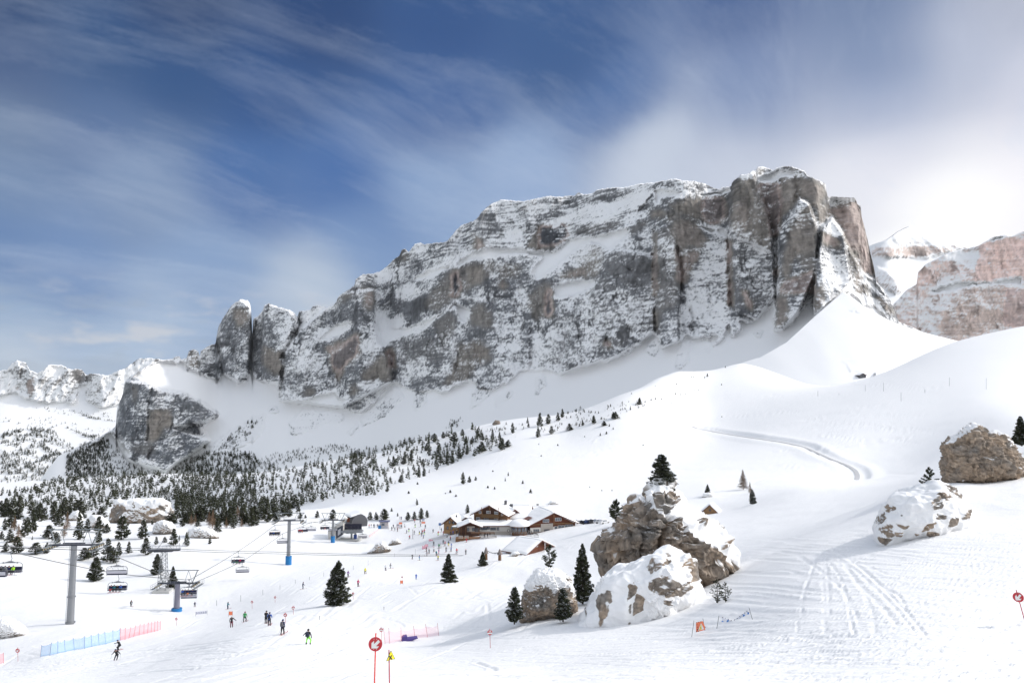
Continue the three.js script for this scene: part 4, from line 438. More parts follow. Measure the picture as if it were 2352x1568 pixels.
boulder('boulder', 'snow-buried knoll of scattered dark rocks below the tall tan boulder', { key: 'mound', smooth: 6, flare: 1, D: 78, set: .7, thick: .55, nt: 300, np: 150, box: .85, rough: .6, c: zG([[1090, 660]])[0],
  out: zG([[835,792],[852,690],[880,600],[930,530],[1000,490],[1100,478],[1180,455],[1240,478],[1300,530],[1335,590],[1375,635],[1420,690],[1330,740],[1200,790],[1000,820],[880,822]]),
  cover: cov(zG, [800, 430, 1460, 850], 1, [[[[905,590],[955,595],[950,620],[900,625]], .3], [[[860,650],[900,625],[915,670],[880,700],[855,690]], .36], [[[870,720],[940,700],[945,750],[900,760]], .36], [[[865,760],[925,770],[900,790],[870,785]], .35], [[[950,730],[990,730],[985,755],[955,755]], .4], [[[1190,470],[1245,480],[1300,530],[1310,565],[1275,545],[1230,500]], .3], [[[1130,570],[1180,540],[1190,600],[1150,610]], .32], [[[1180,515],[1250,540],[1220,570],[1160,550]], .38], [[[1175,635],[1225,640],[1215,665],[1170,660]], .3], [[[1250,660],[1290,650],[1280,690],[1240,705]], .32], [[[1325,615],[1360,605],[1350,650],[1320,660]], .32], [[[1120,690],[1170,680],[1150,710],[1090,725]], .42], [[[1130,730],[1180,735],[1170,755],[1130,750]], .36], [[[1050,740],[1080,740],[1070,757]], .4], [[[960,690],[1030,700],[1000,715]], .55], [[[970,630],[1000,640],[985,650]], .5], [[[1240,690],[1270,690],[1250,705]], .4]]) });
boulder('boulder', 'broad flat-topped boulder with a thick snow plate, at the edge of the pine wood', { key: 'plateau', thick: .4, nt: 240, np: 110, box: .55, rough: .7,
  out: z5([[822,348],[838,300],[868,225],[872,198],[960,190],[1100,183],[1250,193],[1278,214],[1290,262],[1300,320],[1260,345],[1150,368],[1000,372],[900,365]]),
  cover: cov(z5, [790, 160, 1340, 400], .9, [[[[860,205],[880,180],[1280,180],[1285,225],[1100,215],[900,222]], 1], [[[840,250],[940,225],[960,260],[880,330],[830,345]], .35], [[[1275,225],[1300,300],[1285,330],[1270,280]], .3], [[[1000,210],[1020,200],[1010,290]], .45], [[[1080,290],[1250,270],[1290,340],[1100,350]], .8]]) });
for (const [out, label, c] of [
  [z5([[1150,440],[1160,390],[1180,355],[1230,343],[1290,360],[1325,405],[1312,440],[1240,452]]), 'snow-domed boulder with a row of dark holes, behind the mast with the lattice legs', .78],
  [z5([[1412,475],[1428,412],[1480,398],[1560,402],[1620,432],[1655,470],[1560,482]]), 'low snowy boulder at the right end of the meadow wood, with dark specks', .82],
  [z5([[648,350],[690,305],[760,308],[812,352],[830,395],[740,405],[660,400]]), 'smooth snow-covered boulder left of the flat-topped boulder', .97],
  [z5([[500,335],[545,280],[585,268],[618,305],[625,345],[560,350]]), 'small snowy boulder among the pines behind the nearest lift tower', .9],
  [z5([[-90,1215],[-80,1120],[-20,1080],[60,1075],[120,1110],[180,1150],[190,1200],[60,1230]]), 'half-buried rocks in snow at the left edge of the photo', 1.1],
  [z6([[880,595],[925,560],[960,515],[1000,505],[1040,540],[1062,562],[1000,592]]), 'grey rock outcrop poking from snow in the meadow, nearer of two', .58],
  [z6([[1045,525],[1075,490],[1110,480],[1140,512],[1100,532]]), 'grey rock outcrop in the meadow, the one nearer the crowd', .6],
  [zF([[1150,215],[1170,180],[1205,165],[1240,185],[1245,215],[1200,225]]), 'small snow-capped boulder on the hill behind the hotel', .75],
  [zF([[1712,165],[1730,140],[1770,132],[1805,145],[1815,168],[1760,176]]), 'round lump of snow with a little fir on it, upper right slope', .99],
  [zF([[545,225],[575,195],[610,200],[640,222],[600,232]]), 'snowy rock just behind the hotel roofs', .75],
  [zH([[1115,385],[1140,355],[1170,358],[1178,380],[1145,398]]), 'dark rock on the upper edge of the wooded hill', .2],
  [zHut([[1165,985],[1180,930],[1230,890],[1290,885],[1335,920],[1240,975]]), 'rock in a snow heap beside the low snow-roofed bar', .8],
]) boulder('boulder', label, { out, nt: 90, np: 50, box: .7, bias: (c - .5) * 2.3, rough: .7, thick: .5, set: .4 });
// ---------- trees ----------
const needleMat = new THREE.MeshStandardMaterial({ vertexColors: true, roughness: 1, name: 'needles' });
const barkMat = std(.085, .065, .05, .95), twigMat = std(.19, .125, .08, .95);
// one crown of many small needle tufts; unit height 1, base at 0
function crownGeo(o) {
  const pos = [], col = [], sd = seed; seed = o.seed * 7919 + 17; const n = o.n, sz = o.size;
  const prof = t => o.kind === 'fir' ? Math.pow(1 - t, .85) * (t < .06 ? t / .06 : 1) : o.kind === 'open' ? Math.sin(Math.PI * Math.pow(t, .8)) * .9 + .1 : Math.min(1, .74 + 1.7 * t) * Math.pow(1 - t * .985, .6);
  const limbs = o.limbs, whorl = []; for (let k = 0; k < limbs; k++) { const t = Math.pow((k + rnd() * .8) / limbs, o.kind === 'fir' ? 1.15 : 1); whorl.push([t, rnd() * 6.283, .72 + .42 * rnd(), rr(.75, 1.25)]); }
  for (let i = 0; i < n; i++) {
    const w = whorl[Math.floor(rnd() * limbs)], t = w[0], rad = prof(t) * o.w * w[2], f = Math.pow(rnd(), .55), side = (rnd() - .5) * .42 * f;
    const a = w[1] + side / Math.max(.25, f) * .9, r = rad * f, lift = o.kind === 'fir' ? (.03 * (1 - t) - .10 * f * (1 - t) * o.w * 2 + .07 * f * f) : .10 * f * f + .02;
    const y = o.y0 + t * (1 - o.y0) * .97 + lift * (o.w * 2) + rr(-.012, .012) * 1.6, x = Math.cos(a) * r, z = Math.sin(a) * r;
    const s = sz * rr(.6, 1.4) * (1 - .35 * t), dx = Math.cos(a), dz = Math.sin(a), up = rr(.1, .9);
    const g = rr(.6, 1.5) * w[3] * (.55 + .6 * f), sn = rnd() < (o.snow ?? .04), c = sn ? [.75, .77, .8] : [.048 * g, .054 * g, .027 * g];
    for (let q = 0; q < o.blades; q++) { const b = q / o.blades * Math.PI * 2 + rnd(), ex = dx * .8 + Math.cos(b) * .9, ez = dz * .8 + Math.sin(b) * .9, ey = up + rr(-.4, .4), L = s / Math.hypot(ex, ey, ez), px = -ez, pz = ex, pl = o.fat * s / Math.hypot(px, pz, .01), m = .55;
      pos.push(x - px * pl * .2, y, z - pz * pl * .2, x + ex * L * m + px * pl, y + ey * L * m - .15 * s, z + ez * L * m + pz * pl, x + ex * L, y + ey * L, z + ez * L, x - px * pl * .2, y, z - pz * pl * .2, x + ex * L, y + ey * L, z + ez * L, x + ex * L * m - px * pl, y + ey * L * m + .12 * s, z + ez * L * m - pz * pl);
      for (let v = 0; v < 6; v++) col.push(...c); }
  }
  const g = new THREE.BufferGeometry(); g.setAttribute('position', new THREE.Float32BufferAttribute(pos, 3)); g.setAttribute('color', new THREE.Float32BufferAttribute(col, 3)); g.computeVertexNormals(); seed = sd; return g;
}
function limbGeo(o) {                                                   // trunk and limbs
  const sd = seed; seed = o.seed * 104729 + 3; const parts = []; const tr = new THREE.CylinderGeometry(.006, o.trunk, 1.03, 7, 5); tr.translate(0, .48, 0); parts.push(tr);
  for (let k = 0; k < o.n; k++) { const t = rr(o.y0, .95), a = rnd() * 6.283, L = o.w * (1 - .75 * t) * rr(.7, 1.05), c = new THREE.CylinderGeometry(.0015, .006 * (1.1 - t), L, 4, 1); c.translate(0, L / 2, 0); c.rotateZ(-Math.PI / 2 + rr(.0, .5)); c.rotateY(a); c.translate(0, t, 0); parts.push(c); }
  seed = sd; return mergeGeometries(parts.map(g => { const q = g.index ? g.toNonIndexed() : g; q.deleteAttribute('uv'); return q; }));
}
function larchGeo(o) {
  const sd = seed; seed = o.seed * 31 + 5; const pos = [], col = [];
  for (let k = 0; k < o.n; k++) { const t = Math.pow(rnd(), .8), a = rnd() * 6.283, R = o.w * (1 - t) * rr(.55, 1.1) + .01, y = .1 + t * .88, n = o.tw;
    for (let q = 0; q < n; q++) { const f0 = q / n * .9, f1 = f0 + .34, b = a + rr(-.35, .35), x0 = Math.cos(a) * R * f0, z0 = Math.sin(a) * R * f0, x1 = x0 + Math.cos(b) * R * .36, z1 = z0 + Math.sin(b) * R * .36, y0 = y - .04 * f0, y1 = y0 + rr(-.03, .045), h = o.fat; const c = rr(.6, 1.4); pos.push(x0, y0 - h, z0, x1, y1, z1, x0, y0 + h, z0); for (let v = 0; v < 3; v++) col.push(.15 * c, .10 * c, .066 * c); } }
  const g = new THREE.BufferGeometry(); g.setAttribute('position', new THREE.Float32BufferAttribute(pos, 3)); g.setAttribute('color', new THREE.Float32BufferAttribute(col, 3)); g.computeVertexNormals(); seed = sd; return g;
}
function treeProto(name, crown, trunk, tm) { const t = new THREE.Group(); t.userData = { category: 'tree' }; t.name = name; const c = shade(new THREE.Mesh(crown, needleMat)); c.name = 'crown'; const k = shade(new THREE.Mesh(trunk, tm)); k.name = 'trunk'; t.add(c, k); return t; }
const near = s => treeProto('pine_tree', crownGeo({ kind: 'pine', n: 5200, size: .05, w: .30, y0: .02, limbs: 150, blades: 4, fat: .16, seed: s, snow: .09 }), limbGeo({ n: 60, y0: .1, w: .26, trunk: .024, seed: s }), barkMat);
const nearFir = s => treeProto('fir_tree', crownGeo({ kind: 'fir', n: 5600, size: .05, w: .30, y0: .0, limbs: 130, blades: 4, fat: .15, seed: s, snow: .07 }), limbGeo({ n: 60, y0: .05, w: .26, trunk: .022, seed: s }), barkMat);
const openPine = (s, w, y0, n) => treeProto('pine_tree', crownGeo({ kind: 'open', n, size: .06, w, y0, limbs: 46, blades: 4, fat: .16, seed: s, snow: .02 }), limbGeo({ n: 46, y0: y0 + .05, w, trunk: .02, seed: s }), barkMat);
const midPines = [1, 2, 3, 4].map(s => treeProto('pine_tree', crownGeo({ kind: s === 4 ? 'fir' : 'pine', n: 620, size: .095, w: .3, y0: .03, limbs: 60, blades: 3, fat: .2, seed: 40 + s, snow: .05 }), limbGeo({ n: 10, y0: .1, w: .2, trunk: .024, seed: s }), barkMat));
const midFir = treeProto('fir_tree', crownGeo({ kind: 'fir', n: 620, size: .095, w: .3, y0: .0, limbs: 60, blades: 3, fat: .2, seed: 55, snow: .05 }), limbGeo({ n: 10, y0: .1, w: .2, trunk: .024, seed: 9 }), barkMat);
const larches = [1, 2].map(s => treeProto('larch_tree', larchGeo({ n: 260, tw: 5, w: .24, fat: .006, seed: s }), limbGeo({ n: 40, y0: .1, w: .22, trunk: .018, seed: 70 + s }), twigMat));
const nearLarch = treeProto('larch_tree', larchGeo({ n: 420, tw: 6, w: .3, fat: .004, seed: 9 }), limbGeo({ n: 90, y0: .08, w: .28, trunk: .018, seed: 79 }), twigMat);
let nTrees = 0;
const zones = {
  'pines on the snowy meadow round the left lift towers': [[40, 'at the left edge of the meadow'], [95, 'well left of the nearest lift tower'], [165, 'close behind the nearest lift tower'], [215, 'just right of the nearest lift tower'], [270, 'on snow below the flat-topped boulder'], [330, 'left of the lattice mast'], [380, 'behind the lattice mast'], [440, 'on snow right of the lattice mast'], [9999, 'at the right end of the meadow wood']],
  'pines along the far edge of the meadow': [[60, 'at the far left wood edge'], [130, 'at the wood edge behind the nearest tower'], [230, 'at the wood edge left of the flat-topped boulder'], [440, 'at the wood edge right of the flat-topped boulder'], [500, 'at the wood edge above the low snowy boulder'], [580, 'at the wood edge in mid left'], [620, 'at the wood edge left of the blue-padded tower'], [9999, 'at the right tip of the wood edge']],
  'pines scattered on the open hillside': [[950, 'low on the wooded hill flank'], [1010, 'on the hill flank above the hotel left'], [1060, 'on the wooded hill left of its rock'], [1110, 'on the hill ridge by the dark rock'], [1170, 'on the hill, right of its dark rock'], [1240, 'high on the hill ridge'], [1310, 'on the hill ridge, toward its top'], [9999, 'far up right on the open hill']],
  'small pines on the upper hillside': [[1360, 'at the lower left of the upper hillside'], [1400, 'in the loose row on the upper hillside'], [1450, 'in the middle of the upper hillside'], [1500, 'toward the crest of the upper hillside'], [9999, 'highest up near the snow crest']],
  'pines on the snow round the station and hotel': [[690, 'left of the lift station'], [800, 'by the lift station'], [890, 'behind the ticket kiosk'], [985, 'behind the crowd before the hotel'], [1080, 'left of the hotel chalets'], [9999, 'on the slope above the hotel']],
  'bare larches at the meadow wood': [[80, 'at the left of the meadow wood'], [200, 'behind the nearest lift tower'], [480, 'right of the low snowy boulder'], [9999, 'at the right end of the wood edge']] };
function zoned(label, group, qx, qy, hq, asp) { const z = zones[group].find(q => qx < q[0])[1], big = group.startsWith('small') ? (hq > 5 ? 'larger' : hq > 3.6 ? 'little' : 'tiny') : hq > 36 ? 'very tall' : hq > 29 ? 'tall' : hq > 22 ? 'medium-sized' : hq > 14 ? 'short' : hq > 8 ? 'small' : 'tiny', form = asp > .85 ? 'broad ' : asp < .52 ? 'slim ' : ''; return `${big} ${form}dark ${group.includes('larch') ? 'bare brown larch' : 'pine'} ${z}`; }
// base point in the plan, height and width in plan units
function plant(proto, qx, qy, hq, wq, label, group, pos, unitW = .6) {
  const p = pos ?? onGround(qx, qy), h = hq / FQ * -p.z, k = (wq ?? hq * unitW) / (hq * unitW); const sink = .03 * h;
  if (group && zones[group]) label = zoned(label, group, qx, qy, hq, (wq ?? hq * .6) / hq);
  const t = copy(proto, proto.name, new THREE.Vector3(p.x, p.y - sink, p.z), rnd() * 6.283, label, group, [h * k, h * 1.02, h * k]); nTrees++; return t;
}
// the trees that stand close
const pt = (w, x, y) => w([[x, y]])[0], kF = .53002 * .574219, kG = .72137 * .574219;
{
  let [x, y] = pt(z6, 655, 985); plant(near(11), x, y, 300 * kF, 205 * kF, 'big bushy dark pine alone in the middle of the piste slope');
  [x, y] = pt(z6, 1497, 812); plant(nearFir(12), x, y, 205 * kF, 145 * kF, 'pointed dark fir on the slope, right of the big lone pine');
  [x, y] = pt(z6, 1755, 685); plant(nearFir(13), x, y, 104 * kF, 82 * kF, 'small fir next to the two shingled gate pillars');
  [x, y] = pt(zF, 812, 945); plant(nearFir(14), x, y, 400 * kF, 195 * kF, 'tallest dark fir, standing between the rounded boulder and the huge boulder', null, at(x, y, 100));
  [x, y] = pt(zF, 297, 1108); plant(near(15), x, y, 240 * kF, 140 * kF, 'dark young pine at the left foot of the rounded boulder', null, at(x, y, 89));
  [x, y] = pt(zF, 665, 1092); plant(near(16), x, y, 218 * kF, 140 * kF, 'dark young pine in front of the rounded boulder', null, at(x, y, 86));
  [x, y] = pt(zF, 562, 722); plant(openPine(17, .28, .12, 800), x, y, 186 * kF, 105 * kF, 'thin see-through pine growing on top of the rounded boulder', null, at(x, y, boulders.left.D), .56);
  [x, y] = pt(zF, 1412, 125); plant(near(18), x, y + 3, 268 * kF, 235 * kF, 'broad dark pine crowning the huge brown boulder', null, at(x, y + 2, boulders.big.D));
  [x, y] = pt(zF, 1068, 388); plant(openPine(19, .34, .22, 2200), x, y, 186 * kF, 116 * kF, 'round-headed pine with a bare trunk, left of the huge boulder', null, null, .68);
  [x, y] = pt(zF, 1832, 972); plant(openPine(20, .34, .02, 420), x, y, 158 * kF, 108 * kF, 'young sparse pine on the snow, left one of a pair', null, null, .68);
  [x, y] = pt(zF, 1893, 965); plant(openPine(21, .34, .02, 380), x, y, 135 * kF, 92 * kF, 'young sparse pine on the snow, right one of a pair', null, null, .68);
  [x, y] = pt(zG, 1140, 520); plant(openPine(22, .34, .02, 1500), x, y, 140 * kG, 88 * kG, 'ragged little pine on the snow-buried knoll of rocks', null, at(x, y, boulders.mound.D - 1), .68);
  [x, y] = pt(zG, 1648, 245); plant(nearFir(23), x, y, 150 * kG, 120 * kG, 'dark fir cut by the right edge of the photo, behind the tan boulder', null, at(x, y, 150));
  [x, y] = pt(zG, 103, 500); plant(nearLarch, x, y, 112 * kG, 78 * kG, 'bare brown larch on the open slope, taller of two');
  [x, y] = pt(zG, 141, 522); plant(larches[0], x, y, 66 * kG, 36 * kG, 'bare brown larch on the open slope, smaller of two', null, null, .5);
  [x, y] = pt(zG, 155, 580); plant(near(24), x, y, 76 * kG, 44 * kG, 'small dark pine just below the two bare larches');
  [x, y] = pt(zF, 1757, 134); plant(nearFir(25), x, y, 62 * kF, 46 * kF, 'little pointed fir on a round lump of snow', null, at(x, y, hitGround(x, y + 8) + 1));
  [x, y] = pt(z5, 715, 798); plant(near(26), x, y, 166 * kF, 118 * kF, 'bushy pine alone in the meadow right of the nearest lift tower');
  [x, y] = pt(z5, 1182, 752); plant(near(27), x, y, 142 * kF, 92 * kF, 'pine standing at the left foot of the mast with lattice legs');
  [x, y] = pt(z5, 1298, 860); plant(nearFir(28), x, y, 158 * kF, 88 * kF, 'dark fir directly behind the short lift tower');
}
// pines of the meadow wood on the left
{
  const G1 = 'pines on the snowy meadow round the left lift towers', L1 = 'dark green pine in the loose wood on the snowy meadow at the left';
  for (const [x, y, h, w] of [[805,655,160,95],[850,665,110,85],[890,615,100,50],[968,592,85,50],[1097,602,118,85],[1075,482,135,80],[915,487,165,115],[735,512,130,60],[742,430,110,75],[800,437,66,60],[655,430,92,55],[592,490,205,80],[1305,532,118,70],[1405,537,96,48],[1176,527,56,34],[1350,490,34,18],[1215,442,72,60],[1240,510,40,40],[1372,390,46,44],[1582,520,56,30],[1640,432,92,62],[1757,402,92,46],[262,598,82,110],[348,592,80,56],[630,642,84,104],[700,620,90,80],[120,594,118,96],[40,582,76,62],[365,480,95,100],[420,512,74,66],[80,402,140,78],[140,332,90,64],[240,440,165,58],[30,418,84,40],[330,342,90,60],[400,352,112,80],[442,385,120,70],[205,420,95,70],[180,470,130,70],[70,512,100,80],[8,490,60,40],[1240,345,48,60],[1285,372,74,110],[1490,392,56,50],[1905,382,84,44],[620,330,70,60],[600,300,66,56],[700,345,60,60],[760,320,70,90],[470,300,80,50],[520,330,90,60],[500,280,50,60],[290,350,84,60],[1145,375,34,22],[870,485,30,14],[240,490,30,12]]) { const [q, r] = pt(z5, x, y); plant(midPines[nTrees % 4], q, r, h * kF, w * kF, L1, G1); }
  const GE = 'pines along the far edge of the meadow', LE = 'dark pine in the dense line of trees along the far edge of the meadow';
  for (let i = 0; i < 64; i++) { const left = i < 22, x = left ? rr(-10, 640) : rr(1290, 1940), y = left ? rr(255, 335) : rr(330, 388) - (x - 1290) * .01, [q, r] = pt(z5, x, y); plant(midPines[i % 4], q, r, rr(60, 125) * kF, rr(45, 80) * kF, LE, GE); }
  for (const [x, y, h, w] of [[10,388,100,60],[42,382,80,50],[125,358,140,80],[200,352,90,66],[240,316,66,60],[290,318,110,60],[260,300,100,50],[330,250,80,50],[175,330,110,70],[90,340,90,60]]) { const [q, r] = pt(z6, x, y); plant(midPines[nTrees % 4], q, r, h * kF, w * kF, LE, GE); }
  const GL = 'bare larches at the meadow wood', LL = 'bare reddish-brown larch among the dark pines at the meadow wood';
  for (const [x, y, h, w] of [[130,535,165,95],[105,420,110,80],[500,415,140,80],[480,470,100,70],[1600,402,140,84],[1575,380,100,70],[1705,402,86,44],[1440,382,84,60],[1820,392,64,44],[1790,330,100,80],[1470,372,70,60]]) { const [q, r] = pt(z5, x, y); plant(larches[nTrees % 2], q, r, h * kF, w * kF, LL, GL, null, .5); }
  const G2 = 'pines on the snow round the station and hotel', L2 = 'small dark pine standing singly on the open snow between station and hotel';
  for (const [x, y, h, w] of [[505,324,50,38],[375,330,46,40],[415,327,26,24],[360,282,62,36],[622,332,68,62],[905,340,56,46],[950,337,54,48],[1010,340,78,84],[1068,276,25,18],[1190,342,58,46],[1240,337,60,48],[1290,332,78,50],[1335,320,52,34],[1113,312,24,16],[1258,231,46,24],[1640,292,62,36],[1197,142,18,18],[1262,70,16,14],[1510,137,22,20],[1474,146,10,10],[1553,168,16,20],[1797,100,16,12],[1847,108,18,14]]) { const [q, r] = pt(z6, x, y); plant(midPines[nTrees % 4], q, r, h * kF, w * kF, L2, G2); }
  const G3 = 'pines scattered on the open hillside', L3 = 'dark pine scattered on the open white hillside under the mountain';
  for (const [x, y, h, w] of [[1490,405,100,52],[1555,387,76,46],[1666,337,66,36],[1392,380,46,22],[1400,412,32,24],[1475,487,70,42],[1580,462,60,44],[1720,432,52,66],[1630,362,62,36],[1275,457,78,36],[1117,512,82,32],[960,532,52,36],[1172,512,62,30],[910,535,56,32],[820,525,76,66],[1000,482,64,40],[880,472,46,40],[2080,342,52,66],[1912,382,62,40],[2270,232,50,44],[1992,397,36,46],[1040,512,56,30],[1190,585,90,66],[1240,560,54,70],[1032,602,76,76],[917,622,72,34],[855,652,76,54],[798,692,104,46],[760,702,72,40],[712,692,62,50],[678,742,110,40],[620,632,100,36],[540,802,90,32],[580,792,62,36],[572,722,62,36],[400,842,60,50],[885,857,88,44],[935,842,46,34],[985,825,30,24],[530,857,16,18],[458,932,20,20],[1080,887,18,18],[1133,897,18,14],[1355,852,28,20],[1417,927,30,26],[785,925,20,20],[290,917,42,34],[1120,756,12,16],[1500,637,10,12],[1630,552,14,14],[2012,458,18,18],[1963,472,22,14],[1240,790,30,12],[1217,832,26,10],[1770,278,36,36],[2300,550,10,8],[1880,886,12,6],[1975,912,10,8],[2055,912,12,8],[690,640,90,50],[480,680,90,46],[420,700,60,50],[340,720,80,46],[600,590,60,50],[660,520,60,60],[730,495,50,36],[1840,485,10,8],[1480,545,10,8]]) { const [q, r] = pt(zH, x, y); plant(midPines[nTrees % 4], q, r, h * .293, w * .293, L3, G3); }
  const G4 = 'small pines on the upper hillside', L4 = 'tiny dark dwarf pine on the upper white hillside near the ridge';
  for (const [x, y, h] of [[510,802,36],[280,838,20],[262,842,16],[435,862,24],[300,925,46],[145,960,44],[60,985,40],[35,990,24],[230,985,30],[270,990,20],[300,1012,18],[245,1050,16],[200,1062,14],[795,664,14],[1040,602,26],[1018,612,14],[915,606,10],[933,610,10],[1180,530,14],[1150,668,14],[790,742,16],[830,744,12],[870,738,10],[598,788,18],[632,780,16],[755,812,10],[160,888,16],[185,890,18],[130,886,16],[1153,920,10],[533,1140,8],[1547,1114,6],[65,868,14],[10,880,26],[110,912,14],[205,935,18],[390,856,12],[680,782,12],[445,738,12],[630,675,8],[940,706,8],[970,708,8]]) { const [q, r] = rS(2300 + x * .5102, 1200 + y * .5102); plant(midPines[nTrees % 4], q, r, h * .293, null, L4, G4); }
}
// far woods: too many to count, one body of copies
{
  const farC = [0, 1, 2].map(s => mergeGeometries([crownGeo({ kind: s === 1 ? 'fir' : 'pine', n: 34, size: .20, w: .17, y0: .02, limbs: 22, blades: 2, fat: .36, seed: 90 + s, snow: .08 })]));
  const wood = [], put = (p, h, w) => wood.push([p, h * .85, w]);
  const surf = (qx, qy) => { const D = hitGround(qx, qy, 300); if (D) { const [s] = ray(qx, qy); return new THREE.Vector3(s * D, groundH(s * D, D), -D); } for (const k of ['mountain', 'far_ridge']) { const S = sheets[k]; if (qy > S.top(qx) + 2 && (k === 'far_ridge' || qx > 150)) { const DD = S.D(qx, qy); return at(qx, qy, DD); } } return null; };
  const fill = (win, pts, n, h0, h1, keep) => { const P = win(pts), xs = P.map(p => p[0]), ys = P.map(p => p[1]); let t = 0; for (let i = 0; i < n && t < n * 9; t++) { const x = rr(Math.min(...xs), Math.max(...xs)), y = rr(Math.min(...ys), Math.max(...ys)); if (!inside(P, x, y) || (keep && rnd() > keep(x, y))) continue; const p = surf(x, y); if (!p) continue; i++; const h = rr(h0, h1) / FQ * -p.z; put(p, h, rr(.75, 1.25)); } };
  const patch = (f, th) => (x, y) => sstep(th, th + .25, fbm(x * f, y * f * 1.6, 2.2, 3) + .1);
  const zL = win(700, 1600, .34014);
  fill(zL, [[0,860],[300,650],[480,640],[700,640],[880,660],[1000,760],[1200,760],[1300,860],[800,960],[500,1060],[0,1250]], 450, 7, 15);
  fill(zL, [[1450,780],[1900,700],[2352,620],[2352,1130],[1900,1170],[1500,1230],[1100,1260],[600,1230],[480,1180],[700,1000],[1150,880]], 600, 8, 19, patch(.02, -.25));
  fill(zL, [[0,1100],[500,1190],[1200,1200],[1900,1160],[1500,1240],[1350,1300],[900,1400],[0,1330]], 480, 11, 22);
  fill(zL, [[880,740],[1200,620],[1600,560],[2000,520],[2100,600],[1700,680],[1300,760],[1000,800]], 210, 3, 8); fill(zL, [[500,560],[640,400],[900,230],[970,260],[900,400],[750,600],[600,640],[480,640]], 130, 4, 11); fill(zL, [[280,590],[330,500],[350,580]], 6, 9, 16);
  fill(zE, [[480,1440],[640,1340],[780,1270],[850,1290],[860,1400],[880,1568],[480,1568]], 560, 5, 10, patch(.03, -.5)); fill(zE, [[600,1380],[780,1280],[830,1340],[700,1568],[500,1568],[500,1450]], 260, 5, 10); fill(zE, [[850,1320],[1000,1450],[1300,1568],[860,1568]], 130, 4, 9);
  fill(zE, [[1300,1568],[1450,1440],[1640,1400],[1850,1400],[2007,1390],[2007,1568]], 260, 5, 12);
  // slopes far left
  fill(zE, [[0,1240],[200,1200],[330,1200],[450,1230],[640,1330],[480,1420],[300,1440],[0,1500]], 560, 3.5, 9, patch(.035, -.05)); fill(zE, [[640,1100],[720,1110],[900,1145],[900,1150],[700,1125]], 60, 2.5, 5); fill(zE, [[480,1180],[700,1260],[780,1250],[720,1300],[640,1260]], 70, 3, 7); fill(zE, [[0,1120],[400,1120],[700,1200],[860,1200],[860,1240],[500,1200],[0,1230]], 60, 2.5, 6); fill(zE, [[200,1030],[560,1060],[880,1080],[880,1120],[500,1100]], 60, 2, 5); fill(zE, [[0,1470],[480,1400],[480,1568],[0,1568]], 330, 4, 10, patch(.03, -.2));
  fill(z5, [[0,140],[250,110],[480,0],[1932,0],[1932,200],[1700,250],[1300,250],[1200,190],[900,200],[780,280],[500,270],[0,250]], 1150, 9, 19, patch(.02, -.3)); fill(z5, [[0,70],[300,40],[480,0],[200,0],[0,30]], 50, 5, 10);
  // hillside under the wall
  fill(zH, [[0,600],[300,560],[560,500],[760,470],[960,420],[1050,470],[1240,560],[1000,640],[700,740],[540,800],[320,870],[180,950],[0,960]], 430, 9, 20, patch(.03, -.15)); fill(zH, [[960,430],[1200,380],[1500,350],[1700,290],[1900,240],[2352,200],[2352,240],[2100,330],[1700,430],[1300,500],[1100,540]], 150, 3, 9, patch(.03, -.1)); fill(zH, [[740,420],[780,350],[880,340],[890,380],[820,430]], 26, 4, 9);
  const D4 = new THREE.Matrix4(), q = new THREE.Quaternion(), Y = new THREE.Vector3(0, 1, 0);
  const IM = farC.map(g => { const list = []; return { g, list }; }); wood.forEach((w, i) => IM[i % 3].list.push(w));
  for (const { g, list } of IM) { const im = shade(new THREE.InstancedMesh(g, needleMat, list.length)); im.name = numbered('far_wood'); list.forEach(([p, h, w], i) => { D4.compose(new THREE.Vector3(p.x, p.y - .05 * h, p.z), q.setFromAxisAngle(Y, rnd() * 6.28), new THREE.Vector3(h * w, h, h * w)); im.setMatrixAt(i, D4); }); im.userData = { kind: 'stuff', label: 'dark conifer wood covering the valley and far slopes' }; scene.add(im); }
  console.log('individual trees', nTrees, 'far trees', wood.length);
}
